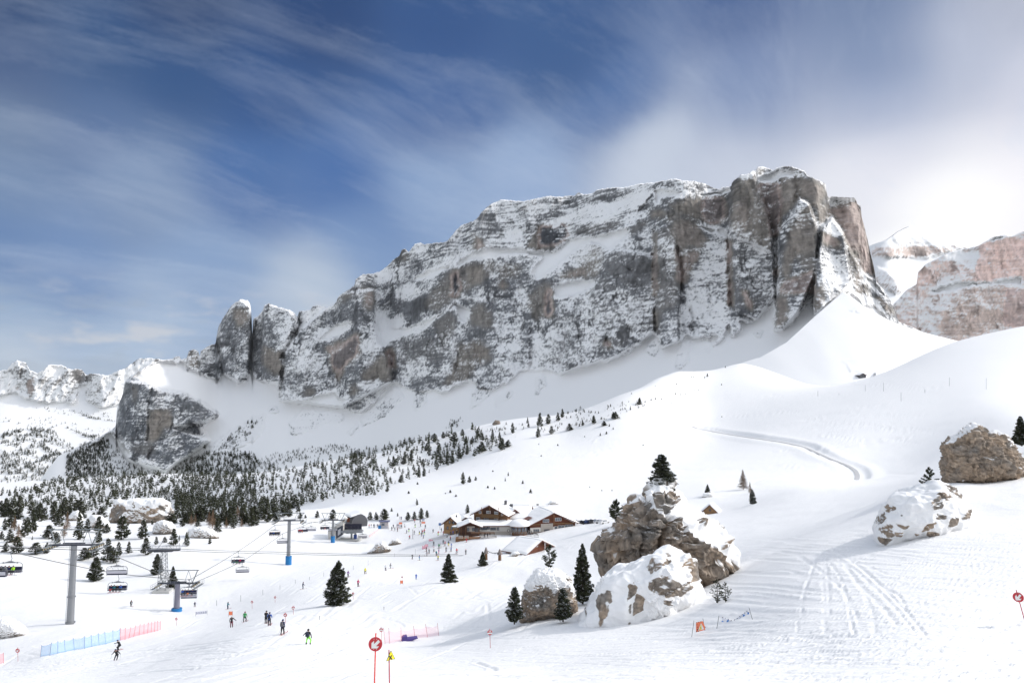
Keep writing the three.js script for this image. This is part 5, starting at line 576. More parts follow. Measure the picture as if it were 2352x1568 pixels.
// ---------- people: one continuous body per pose, with its own clothes colours ----------
const V3 = (x, y, z) => new THREE.Vector3(x, y, z);
const SKIN = 0, JACKET = 1, TROUSER = 2, BOOT = 3, GLOVE = 4;
function bodyGeo(J, res) {
  const B = [], cap = (a, b, ra, rb, k) => B.push([a, b, ra, rb, k]);
  cap(J.hip, J.chest, .145, .165, JACKET); cap(J.chest, J.neck, .15, .065, JACKET); cap(J.neck, J.head, .06, .08, SKIN); cap(J.head, J.head.clone().add(V3(0, .035, -.02)), .1, .1, SKIN); cap(J.head.clone().add(V3(0, -.05, .06)), J.head.clone().add(V3(0, -.05, .075)), .045, .035, SKIN); cap(J.head.clone().add(V3(0, -.005, .1)), J.head.clone().add(V3(0, -.025, .118)), .014, .018, SKIN);
  for (const s of [0, 1]) {
    cap(J.shoulder[s], J.elbow[s], .075, .06, JACKET); cap(J.elbow[s], J.hand[s], .06, .042, JACKET); cap(J.chest.clone().lerp(J.neck, .4), J.shoulder[s], .1, .08, JACKET);
    const d = J.hand[s].clone().sub(J.elbow[s]).normalize(), side = V3(s ? .4 : -.4, 0, 1).normalize(); cap(J.hand[s], J.hand[s].clone().addScaledVector(d, .10), .046, .04, GLOVE);
    for (const f of [-.03, -.01, .012, .033]) { const r = J.hand[s].clone().addScaledVector(d, .09).add(V3(f, 0, 0)); cap(r, r.clone().addScaledVector(d, .05 - Math.abs(f) * .4).addScaledVector(V3(0, -1, 0), .02), .013, .011, GLOVE); } cap(J.hand[s].clone().addScaledVector(d, .03), J.hand[s].clone().addScaledVector(d, .07).add(V3(s ? -.05 : .05, .01, .03)), .018, .014, GLOVE);
    const h = J.hip.clone().add(V3(s ? .085 : -.085, -.03, 0)); cap(J.hip, h, .14, .12, TROUSER); cap(h, J.knee[s], .112, .078, TROUSER); cap(J.knee[s], J.ankle[s], .078, .06, TROUSER); cap(J.ankle[s], J.toe[s], .062, .05, BOOT); cap(J.ankle[s].clone().lerp(J.knee[s], .3), J.ankle[s], .066, .064, BOOT);
  }
  const mc = new MarchingCubes(res, new THREE.MeshStandardMaterial(), false, false, 60000), n = res, half = n / 2, S = 1.12, c = V3(0, .88, .05), q = V3(), field = mc.field; mc.isolation = 0;
  const dist = (p, b) => { const [a, e, ra, rb] = b, dx = e.x - a.x, dy = e.y - a.y, dz = e.z - a.z, L = dx * dx + dy * dy + dz * dz || 1e-9, t = clamp(((p.x - a.x) * dx + (p.y - a.y) * dy + (p.z - a.z) * dz) / L, 0, 1), X = p.x - a.x - t * dx, Y = p.y - a.y - t * dy, Z = p.z - a.z - t * dz; return Math.sqrt(X * X + Y * Y + Z * Z) - mix(ra, rb, t); };
  field.fill(-9); const kk = .028, cl = S / half;
  for (const b of B) { const R = Math.max(b[2], b[3]) + .13, lo = k => clamp(Math.floor((Math.min(b[0][k], b[1][k]) - R - c[k]) / cl + half), 0, n - 1), hi = k => clamp(Math.ceil((Math.max(b[0][k], b[1][k]) + R - c[k]) / cl + half), 0, n - 1); const x0 = lo('x'), x1 = hi('x'), y0 = lo('y'), y1 = hi('y'), z0 = lo('z'), z1 = hi('z');
    for (let k = z0; k <= z1; k++) for (let j = y0; j <= y1; j++) for (let i = x0; i <= x1; i++) { q.set((i - half) * cl + c.x, (j - half) * cl + c.y, (k - half) * cl + c.z); const o = k * n * n + j * n + i, d = -field[o], e = dist(q, b), h = Math.max(kk - Math.abs(d - e), 0) / kk; field[o] = -(Math.min(d, e) - h * h * kk * .25); } }
  mc.update(); const cnt = mc.count, P0 = mc.positionArray.slice(0, cnt * 3), pos = new Float32Array(cnt * 3), reg = []; for (let i = 0; i < cnt; i++) { pos[i * 3] = P0[i * 3] * S + c.x; pos[i * 3 + 1] = P0[i * 3 + 1] * S + c.y; pos[i * 3 + 2] = P0[i * 3 + 2] * S + c.z; }
  let g = new THREE.BufferGeometry(); g.setAttribute('position', new THREE.BufferAttribute(pos, 3)); g = mergeVertices(g, 1e-4); g.computeVertexNormals();
  const p = g.attributes.position; for (let i = 0; i < p.count; i++) { q.fromBufferAttribute(p, i); let bd = 9, r = 1; for (const b of B) { const e = dist(q, b); if (e < bd) { bd = e; r = b[4]; } } reg.push(r); }
  g.userData = { reg }; return g;
}
const pose = (o = {}) => { const m = (a, b) => [a, b]; const L = o.lean ?? 0, cr = o.crouch ?? 0, y = .93 - cr * .34, hz = -.02 - cr * .22, sp = o.spread ?? .12, tw = o.twist ?? 0;
  const hip = V3(o.sway ?? 0, y, hz), chest = V3((o.sway ?? 0) + (o.tilt ?? 0) * .36, y + .40 * Math.cos(L), hz + .40 * Math.sin(L)), neck = V3((o.sway ?? 0) + (o.tilt ?? 0) * .5, y + .55 * Math.cos(L), hz + .57 * Math.sin(L)), head = neck.clone().add(V3((o.tilt ?? 0) * .1, .14, .05));
  const sh = m(chest.clone().add(V3(-.19, .08, tw)), chest.clone().add(V3(.19, .08, -tw))), A = o.arms ?? [[-.1, -.23, .1, .05, -.17, .2], [.1, -.23, .1, -.05, -.17, .2]];
  const el = m(sh[0].clone().add(V3(...A[0].slice(0, 3))), sh[1].clone().add(V3(...A[1].slice(0, 3)))), hd = m(el[0].clone().add(V3(...A[0].slice(3))), el[1].clone().add(V3(...A[1].slice(3))));
  const st = o.stride ?? 0, an = m(V3(-sp, .1, st), V3(sp, .1, -st)), kn = m(V3(-sp * 1.02 + hip.x * .5, .5 - cr * .06, .05 + cr * .2 + st * .5), V3(sp * 1.02 + hip.x * .5, .5 - cr * .06, .05 + cr * .2 - st * .5)), toe = m(an[0].clone().add(V3(0, -.045, .16)), an[1].clone().add(V3(0, -.045, .16)));
  return { hip, chest, neck, head, shoulder: sh, elbow: el, hand: hd, knee: kn, ankle: an, toe }; };
const seated = (() => { const J = pose({ arms: [[-.03, -.24, .1, .06, -.06, .26], [.03, -.24, .1, -.06, -.06, .26]] }); const d = V3(0, -.35, 0); for (const k of ['hip', 'chest', 'neck', 'head']) J[k].add(d); for (const s of [0, 1]) { J.shoulder[s].add(d); J.elbow[s].add(d); J.hand[s].add(d); const x = s ? .12 : -.12; J.knee[s] = V3(x, .6, .46); J.ankle[s] = V3(x, .16, .5); J.toe[s] = V3(x, .1, .66); } return J; })();
const POSES = { stand: pose({ lean: .12 }), glide: pose({ lean: .35, crouch: .45, spread: .16 }), turn: pose({ lean: .4, crouch: .55, spread: .15, sway: .16, tilt: -.35, arms: [[-.16, -.16, .1, -.12, -.04, .2], [.16, -.18, .08, .1, -.1, .2]] }), ride: pose({ lean: .1, crouch: .25, spread: .24, sway: -.05, tilt: .12, arms: [[-.13, -.22, 0, -.04, -.26, .06], [.22, -.16, .03, .2, -.18, .05]] }), walk: pose({ lean: .08, stride: .16, spread: .1, arms: [[-.08, -.25, -.06, .02, -.2, .1], [.08, -.25, .1, -.02, -.2, .16]] }), reach: pose({ lean: .16, spread: .13, arms: [[-.1, -.24, .06, .02, -.18, .18], [.18, -.13, .16, .2, -.1, .2]] }), wide: pose({ lean: .1, spread: .2, crouch: .1, arms: [[-.11, -.24, .02, -.01, -.24, .1], [.11, -.24, .02, .01, -.24, .1]] }), sit: seated };
const bodyCache = {}, paintCache = {};
const CLOTH = { black: [.012, .012, .016], dark: [.022, .022, .03], navy: [.015, .022, .085], blue: [.02, .10, .42], teal: [.02, .17, .22], green: [.015, .27, .06], lime: [.42, .80, .04], neon: [.30, .85, .10], yellow: [.80, .74, .02], red: [.58, .02, .03], crimson: [.48, .01, .10], maroon: [.14, .012, .03], purple: [.16, .03, .26], brown: [.10, .07, .06], grey: [.16, .17, .18], white: [.72, .73, .75], cream: [.62, .58, .45], lavender: [.38, .40, .62], orange: [.72, .20, .03], pink: [.70, .25, .35] };
const clothMat = new THREE.MeshStandardMaterial({ vertexColors: true, roughness: .85, name: 'clothes' });
function painted(pz, jk, tr, res) {
  const key = [pz, jk, tr, res].join(); if (paintCache[key]) return paintCache[key]; const bk = pz + res, src = bodyCache[bk] ??= bodyGeo(POSES[pz], res);
  const g = src.clone(), reg = src.userData.reg, c = new Float32Array(reg.length * 3), T = { [SKIN]: [.55, .34, .24], [JACKET]: CLOTH[jk], [TROUSER]: CLOTH[tr], [BOOT]: [.05, .05, .06], [GLOVE]: [.02, .02, .025] }; reg.forEach((r, i) => c.set(T[r], i * 3)); g.setAttribute('color', new THREE.BufferAttribute(c, 3)); return paintCache[key] = g;
}
const helmetMat = {}, hm = n => helmetMat[n] ??= std(...CLOTH[n], .35); const gogMat = std(.03, .03, .035, .15), packMat = std(.12, .12, .13, .9), packBlue = std(.02, .025, .05, .9), poleMat = std(.12, .12, .13, .4, { metalness: .6 }), skiMat = std(.35, .06, .05, .4), skiDark = std(.03, .03, .035, .4);
const helmetGeo = (() => { const g = new THREE.SphereGeometry(.128, 16, 10, 0, 6.2832, 0, 1.75); g.scale(1, 1.02, 1.12); g.rotateX(-.25); return g; })();
const goggleGeo = (() => { const g = new THREE.TorusGeometry(.112, .03, 6, 10, 2.2); g.rotateX(Math.PI / 2); g.rotateY(-(Math.PI - 2.2) / 2); g.scale(1, 1, 1.05); return g; })();
const skiGeo = (() => { const s = new THREE.Shape(); s.moveTo(-.75, 0); s.lineTo(.78, 0); s.quadraticCurveTo(.9, .01, .96, .09); s.lineTo(.93, .10); s.quadraticCurveTo(.88, .03, .77, .02); s.lineTo(-.75, .02); s.closePath(); const g = new THREE.ExtrudeGeometry(s, { depth: .085, bevelEnabled: false }); g.translate(0, 0, -.0425); g.rotateY(-Math.PI / 2); return g; })();
const boardGeo = (() => { const s = new THREE.Shape(); s.absellipse(0, 0, .76, .14, 0, 6.2832); const g = new THREE.ExtrudeGeometry(s, { depth: .02, bevelEnabled: false }); g.rotateX(-Math.PI / 2); return g; })();
const packGeo = (() => { const s = new THREE.Shape(); s.moveTo(-.14, 0); s.lineTo(.14, 0); s.quadraticCurveTo(.17, .3, .1, .44); s.lineTo(-.1, .44); s.quadraticCurveTo(-.17, .3, -.14, 0); return new THREE.ExtrudeGeometry(s, { depth: .14, bevelEnabled: true, bevelSize: .025, bevelThickness: .025, bevelSegments: 2 }); })();
let nPeople = 0;
function person(label, pos, turn, o) {
  const J = POSES[o.pose], g = thing('person', label, 'person', pos, turn, o.group); if (o.scale) g.scale.setScalar(o.scale); nPeople++;
  mesh('body', painted(o.pose, o.jacket, o.trousers, o.res ?? 34), clothMat, g);
  const h = mesh('helmet', helmetGeo, hm(o.helmet ?? 'dark'), g); h.position.copy(J.head).add(V3(0, .03, -.02));
  if (!o.simple) { const k = mesh('goggles', goggleGeo, gogMat, g); k.position.copy(J.head).add(V3(0, .02, 0)); }
  if (o.pack) { const k = mesh('backpack', packGeo, o.pack === 2 ? packMat : packBlue, g); k.position.copy(J.chest).add(V3(0, -.3, -.32)); }
  if (o.board) { const b = mesh('snowboard', boardGeo, skiDark, g); b.position.set(0, .015, .03); }
  if (o.skis) for (const s of [0, 1]) { const k = mesh('ski', skiGeo, s ? skiMat : skiMat, g); k.position.set(J.ankle[s].x, J.ankle[s].y - .085, J.ankle[s].z + .06); }
  if (o.poles) for (const s of [0, 1]) { const a = J.hand[s].clone().add(V3(0, -.02, .05)), b = V3(a.x + (s ? .16 : -.16), o.pose === 'turn' ? .25 : .02, a.z - .42), c = new THREE.CylinderGeometry(.009, .007, a.distanceTo(b), 5); c.rotateX(Math.PI / 2); const k = mesh('ski_pole', c, poleMat, g); k.position.copy(a).lerp(b, .5); k.lookAt(b.clone()); k.quaternion.setFromUnitVectors(V3(0, 0, 1), b.clone().sub(a).normalize()); }
  return g;
}
const deg = Math.PI / 180;
{
  const near = (w, x, y, label, turn, o) => { const [q, r] = pt(w, x, y); return person(label, onGround(q, r, 20), turn * deg, { res: 52, ...o }); };
  near(z6, 437, 1284, 'snowboarder in black jacket and neon green trousers with an arm stretched out', 165, { pose: 'ride', jacket: 'black', trousers: 'neon', board: 1, pack: 1, helmet: 'black', skis: 0 });
  near(z6, 242, 1210, 'skier in navy jacket with a grey backpack, seen from behind, below the arrow disc', 170, { pose: 'walk', jacket: 'navy', trousers: 'black', pack: 2, skis: 1, poles: 1, helmet: 'navy' });
  near(z6, 143, 1139, 'skier in bright blue jacket with a dark backpack, front one of an overlapping pair', 185, { pose: 'stand', jacket: 'blue', trousers: 'black', pack: 1, skis: 1, helmet: 'navy' });
  near(z6, 118, 1116, 'skier all in black, half hidden behind the one in the bright blue jacket', 170, { pose: 'stand', jacket: 'black', trousers: 'black', skis: 1, poles: 1, helmet: 'black' });
  near(z5, 1845, 1109, 'skier in a green jacket and black trousers standing with legs apart, seen from behind', 180, { pose: 'wide', jacket: 'green', trousers: 'black', skis: 1, poles: 1, helmet: 'maroon' });
  near(z5, 1745, 1150, 'skier in dark jacket holding one pole out to the right, pale helmet', 20, { pose: 'reach', jacket: 'dark', trousers: 'maroon', skis: 1, poles: 1, helmet: 'white' });
  near(z5, 1716, 1012, 'skier in a blue and teal jacket beside the small orange panel', 150, { pose: 'stand', jacket: 'teal', trousers: 'navy', skis: 1, helmet: 'dark' });
  near(z5, 889, 1328, 'skier in black leaning into a turn by the red net, upper of two', -35, { pose: 'turn', jacket: 'black', trousers: 'black', skis: 1, poles: 1, helmet: 'navy' });
  near(z5, 868, 1404, 'skier in black crouching in a turn, lower of the two by the nets', 30, { pose: 'turn', jacket: 'black', trousers: 'dark', skis: 1, poles: 1, helmet: 'navy' });
  near(z5, 985, 991, 'skier in black bent low alone on the snow between the two lift towers', 60, { pose: 'glide', jacket: 'black', trousers: 'black', skis: 1, helmet: 'dark' });
  near(z5, 1467, 991, 'person in navy crouched down on the snow right of the short lift tower', 30, { pose: 'glide', jacket: 'navy', trousers: 'dark', skis: 1, helmet: 'navy', scale: .8 });
  near(z6, 397, 862, 'skier in dark blue standing still, seen alone left of the big lone pine', 120, { pose: 'stand', jacket: 'navy', trousers: 'navy', skis: 1, helmet: 'dark' });
  near(z6, 738, 775, 'skier in a purple-black jacket right beside the top of the big lone pine', 160, { pose: 'stand', jacket: 'purple', trousers: 'black', skis: 1, helmet: 'dark' });
  near(z6, 868, 750, 'skier in a yellow jacket and black trousers, above the crimson one', 180, { pose: 'wide', jacket: 'yellow', trousers: 'black', skis: 1, helmet: 'yellow' });
  near(z6, 814, 842, 'skier in a crimson jacket right of the big lone pine', 170, { pose: 'stand', jacket: 'crimson', trousers: 'dark', skis: 1, helmet: 'red' });
  near(z6, 1022, 722, 'skier in a white jacket, left one of two small skiers in mid piste', 180, { pose: 'stand', jacket: 'white', trousers: 'dark', skis: 1, helmet: 'white' });
  near(z6, 1058, 705, 'skier in grey bending sideways, right one of two small skiers in mid piste', 100, { pose: 'glide', jacket: 'grey', trousers: 'grey', skis: 1, helmet: 'grey' });
  near(z6, 1253, 787, 'person all in blue half hidden by a snow bank, alone below the crowd', 180, { pose: 'stand', jacket: 'blue', trousers: 'blue', helmet: 'blue', scale: .85 });
  const zP = win(1560, 2060, .14456), crowd = [[48,420,'dark','dark'],[88,352,'navy','dark'],[130,432,'dark','grey'],[195,332,'navy','dark'],[232,347,'dark','purple'],[205,452,'maroon','dark'],[275,362,'dark','dark'],[315,366,'dark','dark'],[405,347,'white','dark'],[275,127,'dark','dark'],[312,130,'navy','dark'],[680,212,'red','dark'],[835,217,'navy','dark'],[890,172,'blue','dark'],[933,187,'blue','navy'],[695,347,'grey','lime'],[843,327,'dark','grey'],[975,362,'dark','dark'],[460,497,'navy','dark'],[520,462,'navy','lime'],[665,537,'dark','dark'],[812,542,'navy','yellow'],[870,582,'grey','dark'],[905,512,'red','dark'],[948,492,'red','navy'],[945,552,'dark','lime'],[925,642,'lavender','grey'],[880,502,'maroon','dark'],[1190,487,'dark','dark'],[1330,562,'red','lime'],[1420,482,'dark','dark'],[1475,557,'pink','grey'],[1605,542,'navy','dark'],[1678,562,'navy','dark'],[1740,557,'blue','blue'],[1785,522,'brown','dark'],[1850,552,'dark','dark'],[1900,607,'dark','dark'],[1922,562,'purple','dark'],[1690,482,'red','dark'],[1580,637,'white','dark'],[1668,712,'red','dark'],[1205,857,'grey','dark'],[1470,812,'dark','dark'],[1517,872,'red','dark'],[1617,867,'navy','yellow'],[1695,922,'blue','navy'],[1352,932,'green','dark'],[1413,917,'white','cream'],[1208,1027,'white','dark'],[1548,1032,'brown','dark'],[1690,1027,'blue','navy'],[1845,1072,'red','dark'],[2115,767,'red','red'],[2095,1107,'grey','dark'],[1345,1087,'purple','crimson'],[1278,1137,'teal','dark'],[1328,1252,'yellow','dark'],[1000,1012,'maroon','maroon'],[1080,1077,'grey','dark'],[1020,1147,'dark','maroon'],[617,1232,'grey','dark'],[810,1270,'blue','teal'],[540,652,'red','dark']];
  const seen = {}; const where = (x, y) => y < 380 ? (x < 450 ? 'in the far group by the kiosk' : 'far up by the little orange panel') : y < 660 ? (x < 1100 ? 'in the middle of the far crowd' : 'before the wooden chalets') : x > 2000 ? 'right of the crowd below the terrace' : x < 1150 ? 'left side of the piste crowd' : 'in the crowd coming down the piste';
  crowd.forEach(([x, y, j, t], i) => { const [q, r] = pt(zP, x, y); const label = `${y > 660 ? 'skier' : 'figure'} in ${j === t ? `all-${j} clothes` : `${j} jacket, ${t} trousers`} ${where(x, y)}`; person(label, onGround(q, r, 100), (150 + 60 * Math.sin(i * 2.7) + (i % 3 === 0 ? 170 : 0)) * deg, { pose: ['stand', 'walk', 'wide', 'glide', 'stand'][i % 5], jacket: j, trousers: t, skis: 1, helmet: ['dark', 'white', 'dark', 'navy', 'red'][i % 5], simple: 1, group: 'people on the snow before the hotel', scale: y < 200 ? .9 : 1 }); });
  for (const [x, y, j, t] of [[1955,478,'red','dark'],[1992,473,'dark','dark'],[2035,473,'dark','navy'],[2062,472,'navy','dark'],[2110,472,'dark','brown'],[2142,467,'dark','dark'],[2200,488,'lime','yellow'],[2320,497,'white','dark']]) { const [q, r] = pt(zSt, x, y); person(`person in ${j} jacket and ${t} trousers queueing between station and kiosk`, onGround(q, r, 100), rnd() * 6, { pose: 'stand', jacket: j, trousers: t, simple: 1, group: 'people queueing at the lift station' }); }
  for (const [x, y, j, t] of [[645,640,'navy','dark'],[775,668,'dark','grey'],[823,662,'dark','dark'],[920,610,'pink','dark'],[750,605,'dark','dark'],[700,612,'maroon','dark'],[600,615,'brown','dark'],[560,618,'red','dark'],[860,612,'grey','dark'],[330,610,'dark','dark'],[300,606,'white','dark'],[250,602,'orange','dark']]) { const [q, r] = pt(zHut, x, y + 4); person(`person in ${j} top and ${t} trousers on the terrace before the dark porch`, onGround(q, r, 100), rnd() * 6, { pose: 'walk', jacket: j, trousers: t, simple: 1, group: 'people on the hotel terrace' }); }
  console.log('people', nPeople);
}
// ---------- chairlift: towers, ropes, chairs ----------
const steel = std(.24, .25, .265, .45, { metalness: .5 }), darkSteel = std(.06, .065, .085, .5, { metalness: .4 }), greySteel = std(.2, .22, .23, .55, { metalness: .4 }), ropeMat = std(.06, .06, .06, .6), blueFoam = std(.015, .17, .42, .8), navySeat = std(.012, .013, .05, .7), backPanel = std(.50, .50, .55, .6), whitePaint = std(.75, .76, .78, .5), concrete = std(.45, .45, .44, .9), rubber = std(.03, .03, .03, .8), yellowRim = std(.55, .42, .2, .6);
const box = (w, h, d, x = 0, y = 0, z = 0, ry = 0, rz = 0, rx = 0) => { const g = new THREE.BoxGeometry(w, h, d); if (rx) g.rotateX(rx); if (rz) g.rotateZ(rz); if (ry) g.rotateY(ry); g.translate(x, y, z); return g; };
const rod = (a, b, r, n = 6) => { const A = V3(...a), B = V3(...b), L = A.distanceTo(B), g = new THREE.CylinderGeometry(r, r, L, n); g.translate(0, L / 2, 0); g.applyQuaternion(new THREE.Quaternion().setFromUnitVectors(V3(0, 1, 0), B.clone().sub(A).normalize())); g.translate(A.x, A.y, A.z); return g; };
const join = l => mergeGeometries(l.map(g => { const q = g.index ? g.toNonIndexed() : g; for (const k of Object.keys(q.attributes)) if (k !== 'position' && k !== 'normal') q.deleteAttribute(k); return q; }));
const tube = (pts, r, n = 24, closed = false) => new THREE.TubeGeometry(new THREE.CatmullRomCurve3(pts.map(p => V3(...p)), closed, 'catmullrom', .3), n, r, 6, closed);
const wheelGeo = (() => { const g = new THREE.CylinderGeometry(.26, .26, .12, 14); g.rotateZ(Math.PI / 2); return g; })(), rimGeo = (() => { const g = new THREE.CylinderGeometry(.15, .15, .14, 12); g.rotateZ(Math.PI / 2); return g; })();
function liftTower(label, qx, qy, D, o) {                               // height o.h to the cross arm, arms o.w wide
  const [s, e] = ray(qx, qy), gx = s * D, p = V3(gx, groundH(gx, D) - .3, -D), t = thing('lift_tower', label, 'lift tower', p, o.turn ?? 0, 'towers of the chairlift'), h = o.h, w = o.w, r = o.r;
  const pole = new THREE.CylinderGeometry(r * .8, r, h, 20); pole.translate(0, h / 2, 0); const fl = new THREE.CylinderGeometry(r * 1.16, r * 1.16, .16, 20); fl.translate(0, h * (o.flange ?? .36), 0); const fl2 = new THREE.CylinderGeometry(r * 1.3, r * 1.3, .2, 20); fl2.translate(0, .6, 0);
  mesh('pole', join([pole, fl, fl2]), o.mat ?? steel, t);
  if (o.pad) { const g = new THREE.CylinderGeometry(r * 1.75, r * 1.75, o.pad, 12); g.translate(0, o.pad / 2 + .25, 0); const top = new THREE.CylinderGeometry(r * 1.78, r * 1.78, .12, 12); top.translate(0, o.pad + .3, 0); mesh('crash_pad', join([g, top]), blueFoam, t); }
  const lad = [rod([-r - .12, .6, .25], [-r * .8 - .12, h + .6, .25], .03), rod([-r - .12, .6, -.25], [-r * .8 - .12, h + .6, -.25], .03)]; for (let y = 1; y < h; y += .35) lad.push(rod([-r - .12 + y / h * .2 * r + .0, y, -.25], [-r - .12 + y / h * .2 * r, y, .25], .02, 4)); mesh('ladder', join(lad), greySteel, t);
  mesh('cross_arm', join([box(w + 1.2, .34, .42, 0, h + .15, 0), box(w * .5, .2, .3, 0, h + .5, 0)]), darkSteel, t);
  const fr = []; for (const k of [-1, 1]) { fr.push(rod([k * w * .42, h + .3, 0], [k * w * .56, h + o.up, 0], .12, 8), rod([k * w * .2, h + .3, .2], [k * w * .3, h + o.up, 0], .05), rod([k * w * .42, h + .3, .2], [k * w * .3, h + o.up, 0], .05)); } fr.push(rod([-w * .6, h + o.up, 0], [w * .6, h + o.up, 0], .11, 8)); mesh('work_frame', join(fr), greySteel, t);
  for (const k of [-1, 1]) {
    const x = k * w / 2, tr = new THREE.Group(); tr.name = 'sheave_train'; tr.position.set(x, h - .12, 0); t.add(tr);
    const bm = mesh('beam', join([box(.10, .3, o.train, 0, .12, 0), box(.34, .1, o.train * .55, 0, .3, 0)]), greySteel, tr); for (let q = 0; q < o.wheels; q++) { const z = (q / (o.wheels - 1) - .5) * (o.train - .3), wl = mesh('sheave', wheelGeo, rubber, tr); wl.position.set(k * .14, -.12, z); const rm = mesh('sheave_rim', rimGeo, yellowRim, tr); rm.position.set(k * .14, -.12, z); }
    const wk = [box(.62, .06, o.train + 1, k * .75, -.55, 0)]; for (let q = 0; q <= 6; q++) { const z = (q / 6 - .5) * (o.train + .9); wk.push(rod([k * 1.05, -.55, z], [k * 1.05, .45, z], .025, 4)); } wk.push(rod([k * 1.05, .45, -o.train / 2 - .4], [k * 1.05, .45, o.train / 2 + .4], .03, 4), rod([k * 1.05, -.05, -o.train / 2 - .4], [k * 1.05, -.05, o.train / 2 + .4], .03, 4)); const cw = mesh('catwalk', join(wk), greySteel, t); cw.position.set(x, h - .12, 0);
  }
  return t;
}
liftTower('tall grey lift tower, nearest and biggest, with a ladder up its side', 160, 1434, 152, { h: 15.6, w: 8.6, r: .7, up: 3.2, train: 6, wheels: 8, turn: .04, flange: .36 });
liftTower('short lift tower with a low blue foot pad, in front of a dark fir', 405, 1405, 190, { h: 7.0, w: 8.6, r: .72, up: 3.3, train: 5.4, wheels: 8, turn: .04, pad: .7, flange: .02, mat: std(.2, .2, .25, .5, { metalness: .4 }) });
liftTower('lift tower with a tall blue pad, in the middle of the meadow', 662, 1298, 265, { h: 15.3, w: 8.6, r: .62, up: 2.8, train: 5, wheels: 6, turn: .04, pad: 2.9, flange: .42 });
liftTower('lift tower with a blue pad beside the lift station', 764, 1244, 318, { h: 9.4, w: 8.4, r: .5, up: 3, train: 4, wheels: 6, turn: .04, pad: 2.6, flange: .2 });
{ // mast on lattice legs with its own two ropes
  const D = 214, qx = 375, [s] = ray(qx, 1300), x = s * D, p = V3(x, groundH(x, D) - .3, -D), t = thing('lattice_mast', 'slender lattice mast with a wide catwalk head, left of the short lift tower', 'mast', p, .15), h = 11.6, L = [];
  for (const [a, b] of [[-1, -1], [1, -1], [-1, 1], [1, 1]]) L.push(rod([a * 1.25, 0, b * 1.25], [a * .62, h, b * .62], .07)); for (let k = 0; k < 10; k++) { const y0 = h * k / 10, y1 = h * (k + 1) / 10, w0 = mix(1.25, .62, k / 10), w1 = mix(1.25, .62, (k + 1) / 10); for (const q of [-1, 1]) { L.push(rod([-w0, y0, q * w0], [w1, y1, q * w1], .035, 4), rod([w0, y0, q * w0], [-w1, y1, q * w1], .035, 4), rod([q * w0, y0, -w0], [q * w1, y1, w1], .035, 4), rod([-w1, y1, q * w1], [w1, y1, q * w1], .035, 4)); } }
  mesh('lattice', join(L), steel, t); mesh('plinth', box(4.6, 1.6, 4.2, 0, .1, 0), concrete, t);
  mesh('cross_arm', join([box(8.4, .5, 1.6, 0, h + .3, 0), box(5, .4, 2.2, 0, h + .1, 0)]), darkSteel, t); const c = [box(9.4, .08, 1.1, 0, h + .6, .9)]; for (let k = 0; k <= 10; k++) c.push(rod([-4.6 + k * .92, h + .6, 1.4], [-4.6 + k * .92, h + 1.7, 1.4], .03, 4)); c.push(rod([-4.6, h + 1.7, 1.4], [4.6, h + 1.7, 1.4], .03, 4), rod([-2, h + .6, 0], [0, h + 3.2, 0], .06), rod([2, h + .6, 0], [0, h + 3.2, 0], .06), rod([-4, h + .6, 0], [-4, h + 2.2, 0], .05), rod([4, h + .6, 0], [4, h + 2.2, 0], .05)); mesh('catwalk', join(c), steel, t);
}
// chairs: origin at the rope grip
const chairGeo = (() => { const w = 1.95, top = -1.7, bot = -3.35; return {
  hanger: join([tube([[0, 0, 0], [.02, -.5, -.05], [.16, -1.0, -.12], [.05, -1.45, -.06], [0, top, 0]], .055), box(.34, .16, .5, 0, .03, 0)]), yoke: join([rod([-1.15, top, 0], [1.15, top, 0], .07, 8), rod([-.9, top + .02, 0], [0, top + .3, 0], .05), rod([.9, top + .02, 0], [0, top + .3, 0], .05), box(.9, .2, .06, 0, top + .1, 0), box(.16, .24, .16, -1.1, top, 0), box(.16, .24, .16, 1.1, top, 0)]),
  frame: tube([[-1.1, top, 0], [-1.6, top - .04, 0], [-1.9, top - .3, 0], [-w, top - .8, .02], [-w + .03, bot + .25, .1], [-w + .15, bot, .3]], .05), frame2: tube([[1.1, top, 0], [1.6, top - .04, 0], [1.9, top - .3, 0], [w, top - .8, .02], [w - .03, bot + .25, .1], [w - .15, bot, .3]], .05),
  backrest: box(3.6, .66, .12, 0, bot + .62, -.02, 0, 0, -.16), back: box(3.6, .56, .03, 0, bot + .58, -.13, 0, 0, -.16), rim: join([rod([-1.8, bot + .93, -.1], [1.8, bot + .93, -.1], .06), rod([-1.9, bot + .12, -.16], [1.9, bot + .12, -.16], .06)]), seat: box(3.6, .14, .56, 0, bot + .2, .28), bar: join([tube([[-w, bot + .5, .1], [-1.8, bot + .55, .7], [0, bot + .55, .78], [1.8, bot + .55, .7], [w, bot + .5, .1]], .035), rod([-1.2, bot + .55, .76], [-1.2, bot - .2, .85], .025, 4), rod([1.2, bot + .55, .76], [1.2, bot - .2, .85], .025, 4), rod([-1.6, bot - .2, .85], [1.6, bot - .2, .85], .03, 5)]), barUp: join([tube([[-w, bot + .5, .1], [-1.7, top - .4, .3], [0, top - .3, .35], [1.7, top - .4, .3], [w, bot + .5, .1]], .03), rod([-1, top - .32, .33], [-1.1, top - .7, .42], .025, 4), rod([0, top - .32, .33], [-.1, top - .7, .42], .025, 4), rod([1, top - .32, .33], [.9, top - .7, .42], .025, 4)]) }; })();
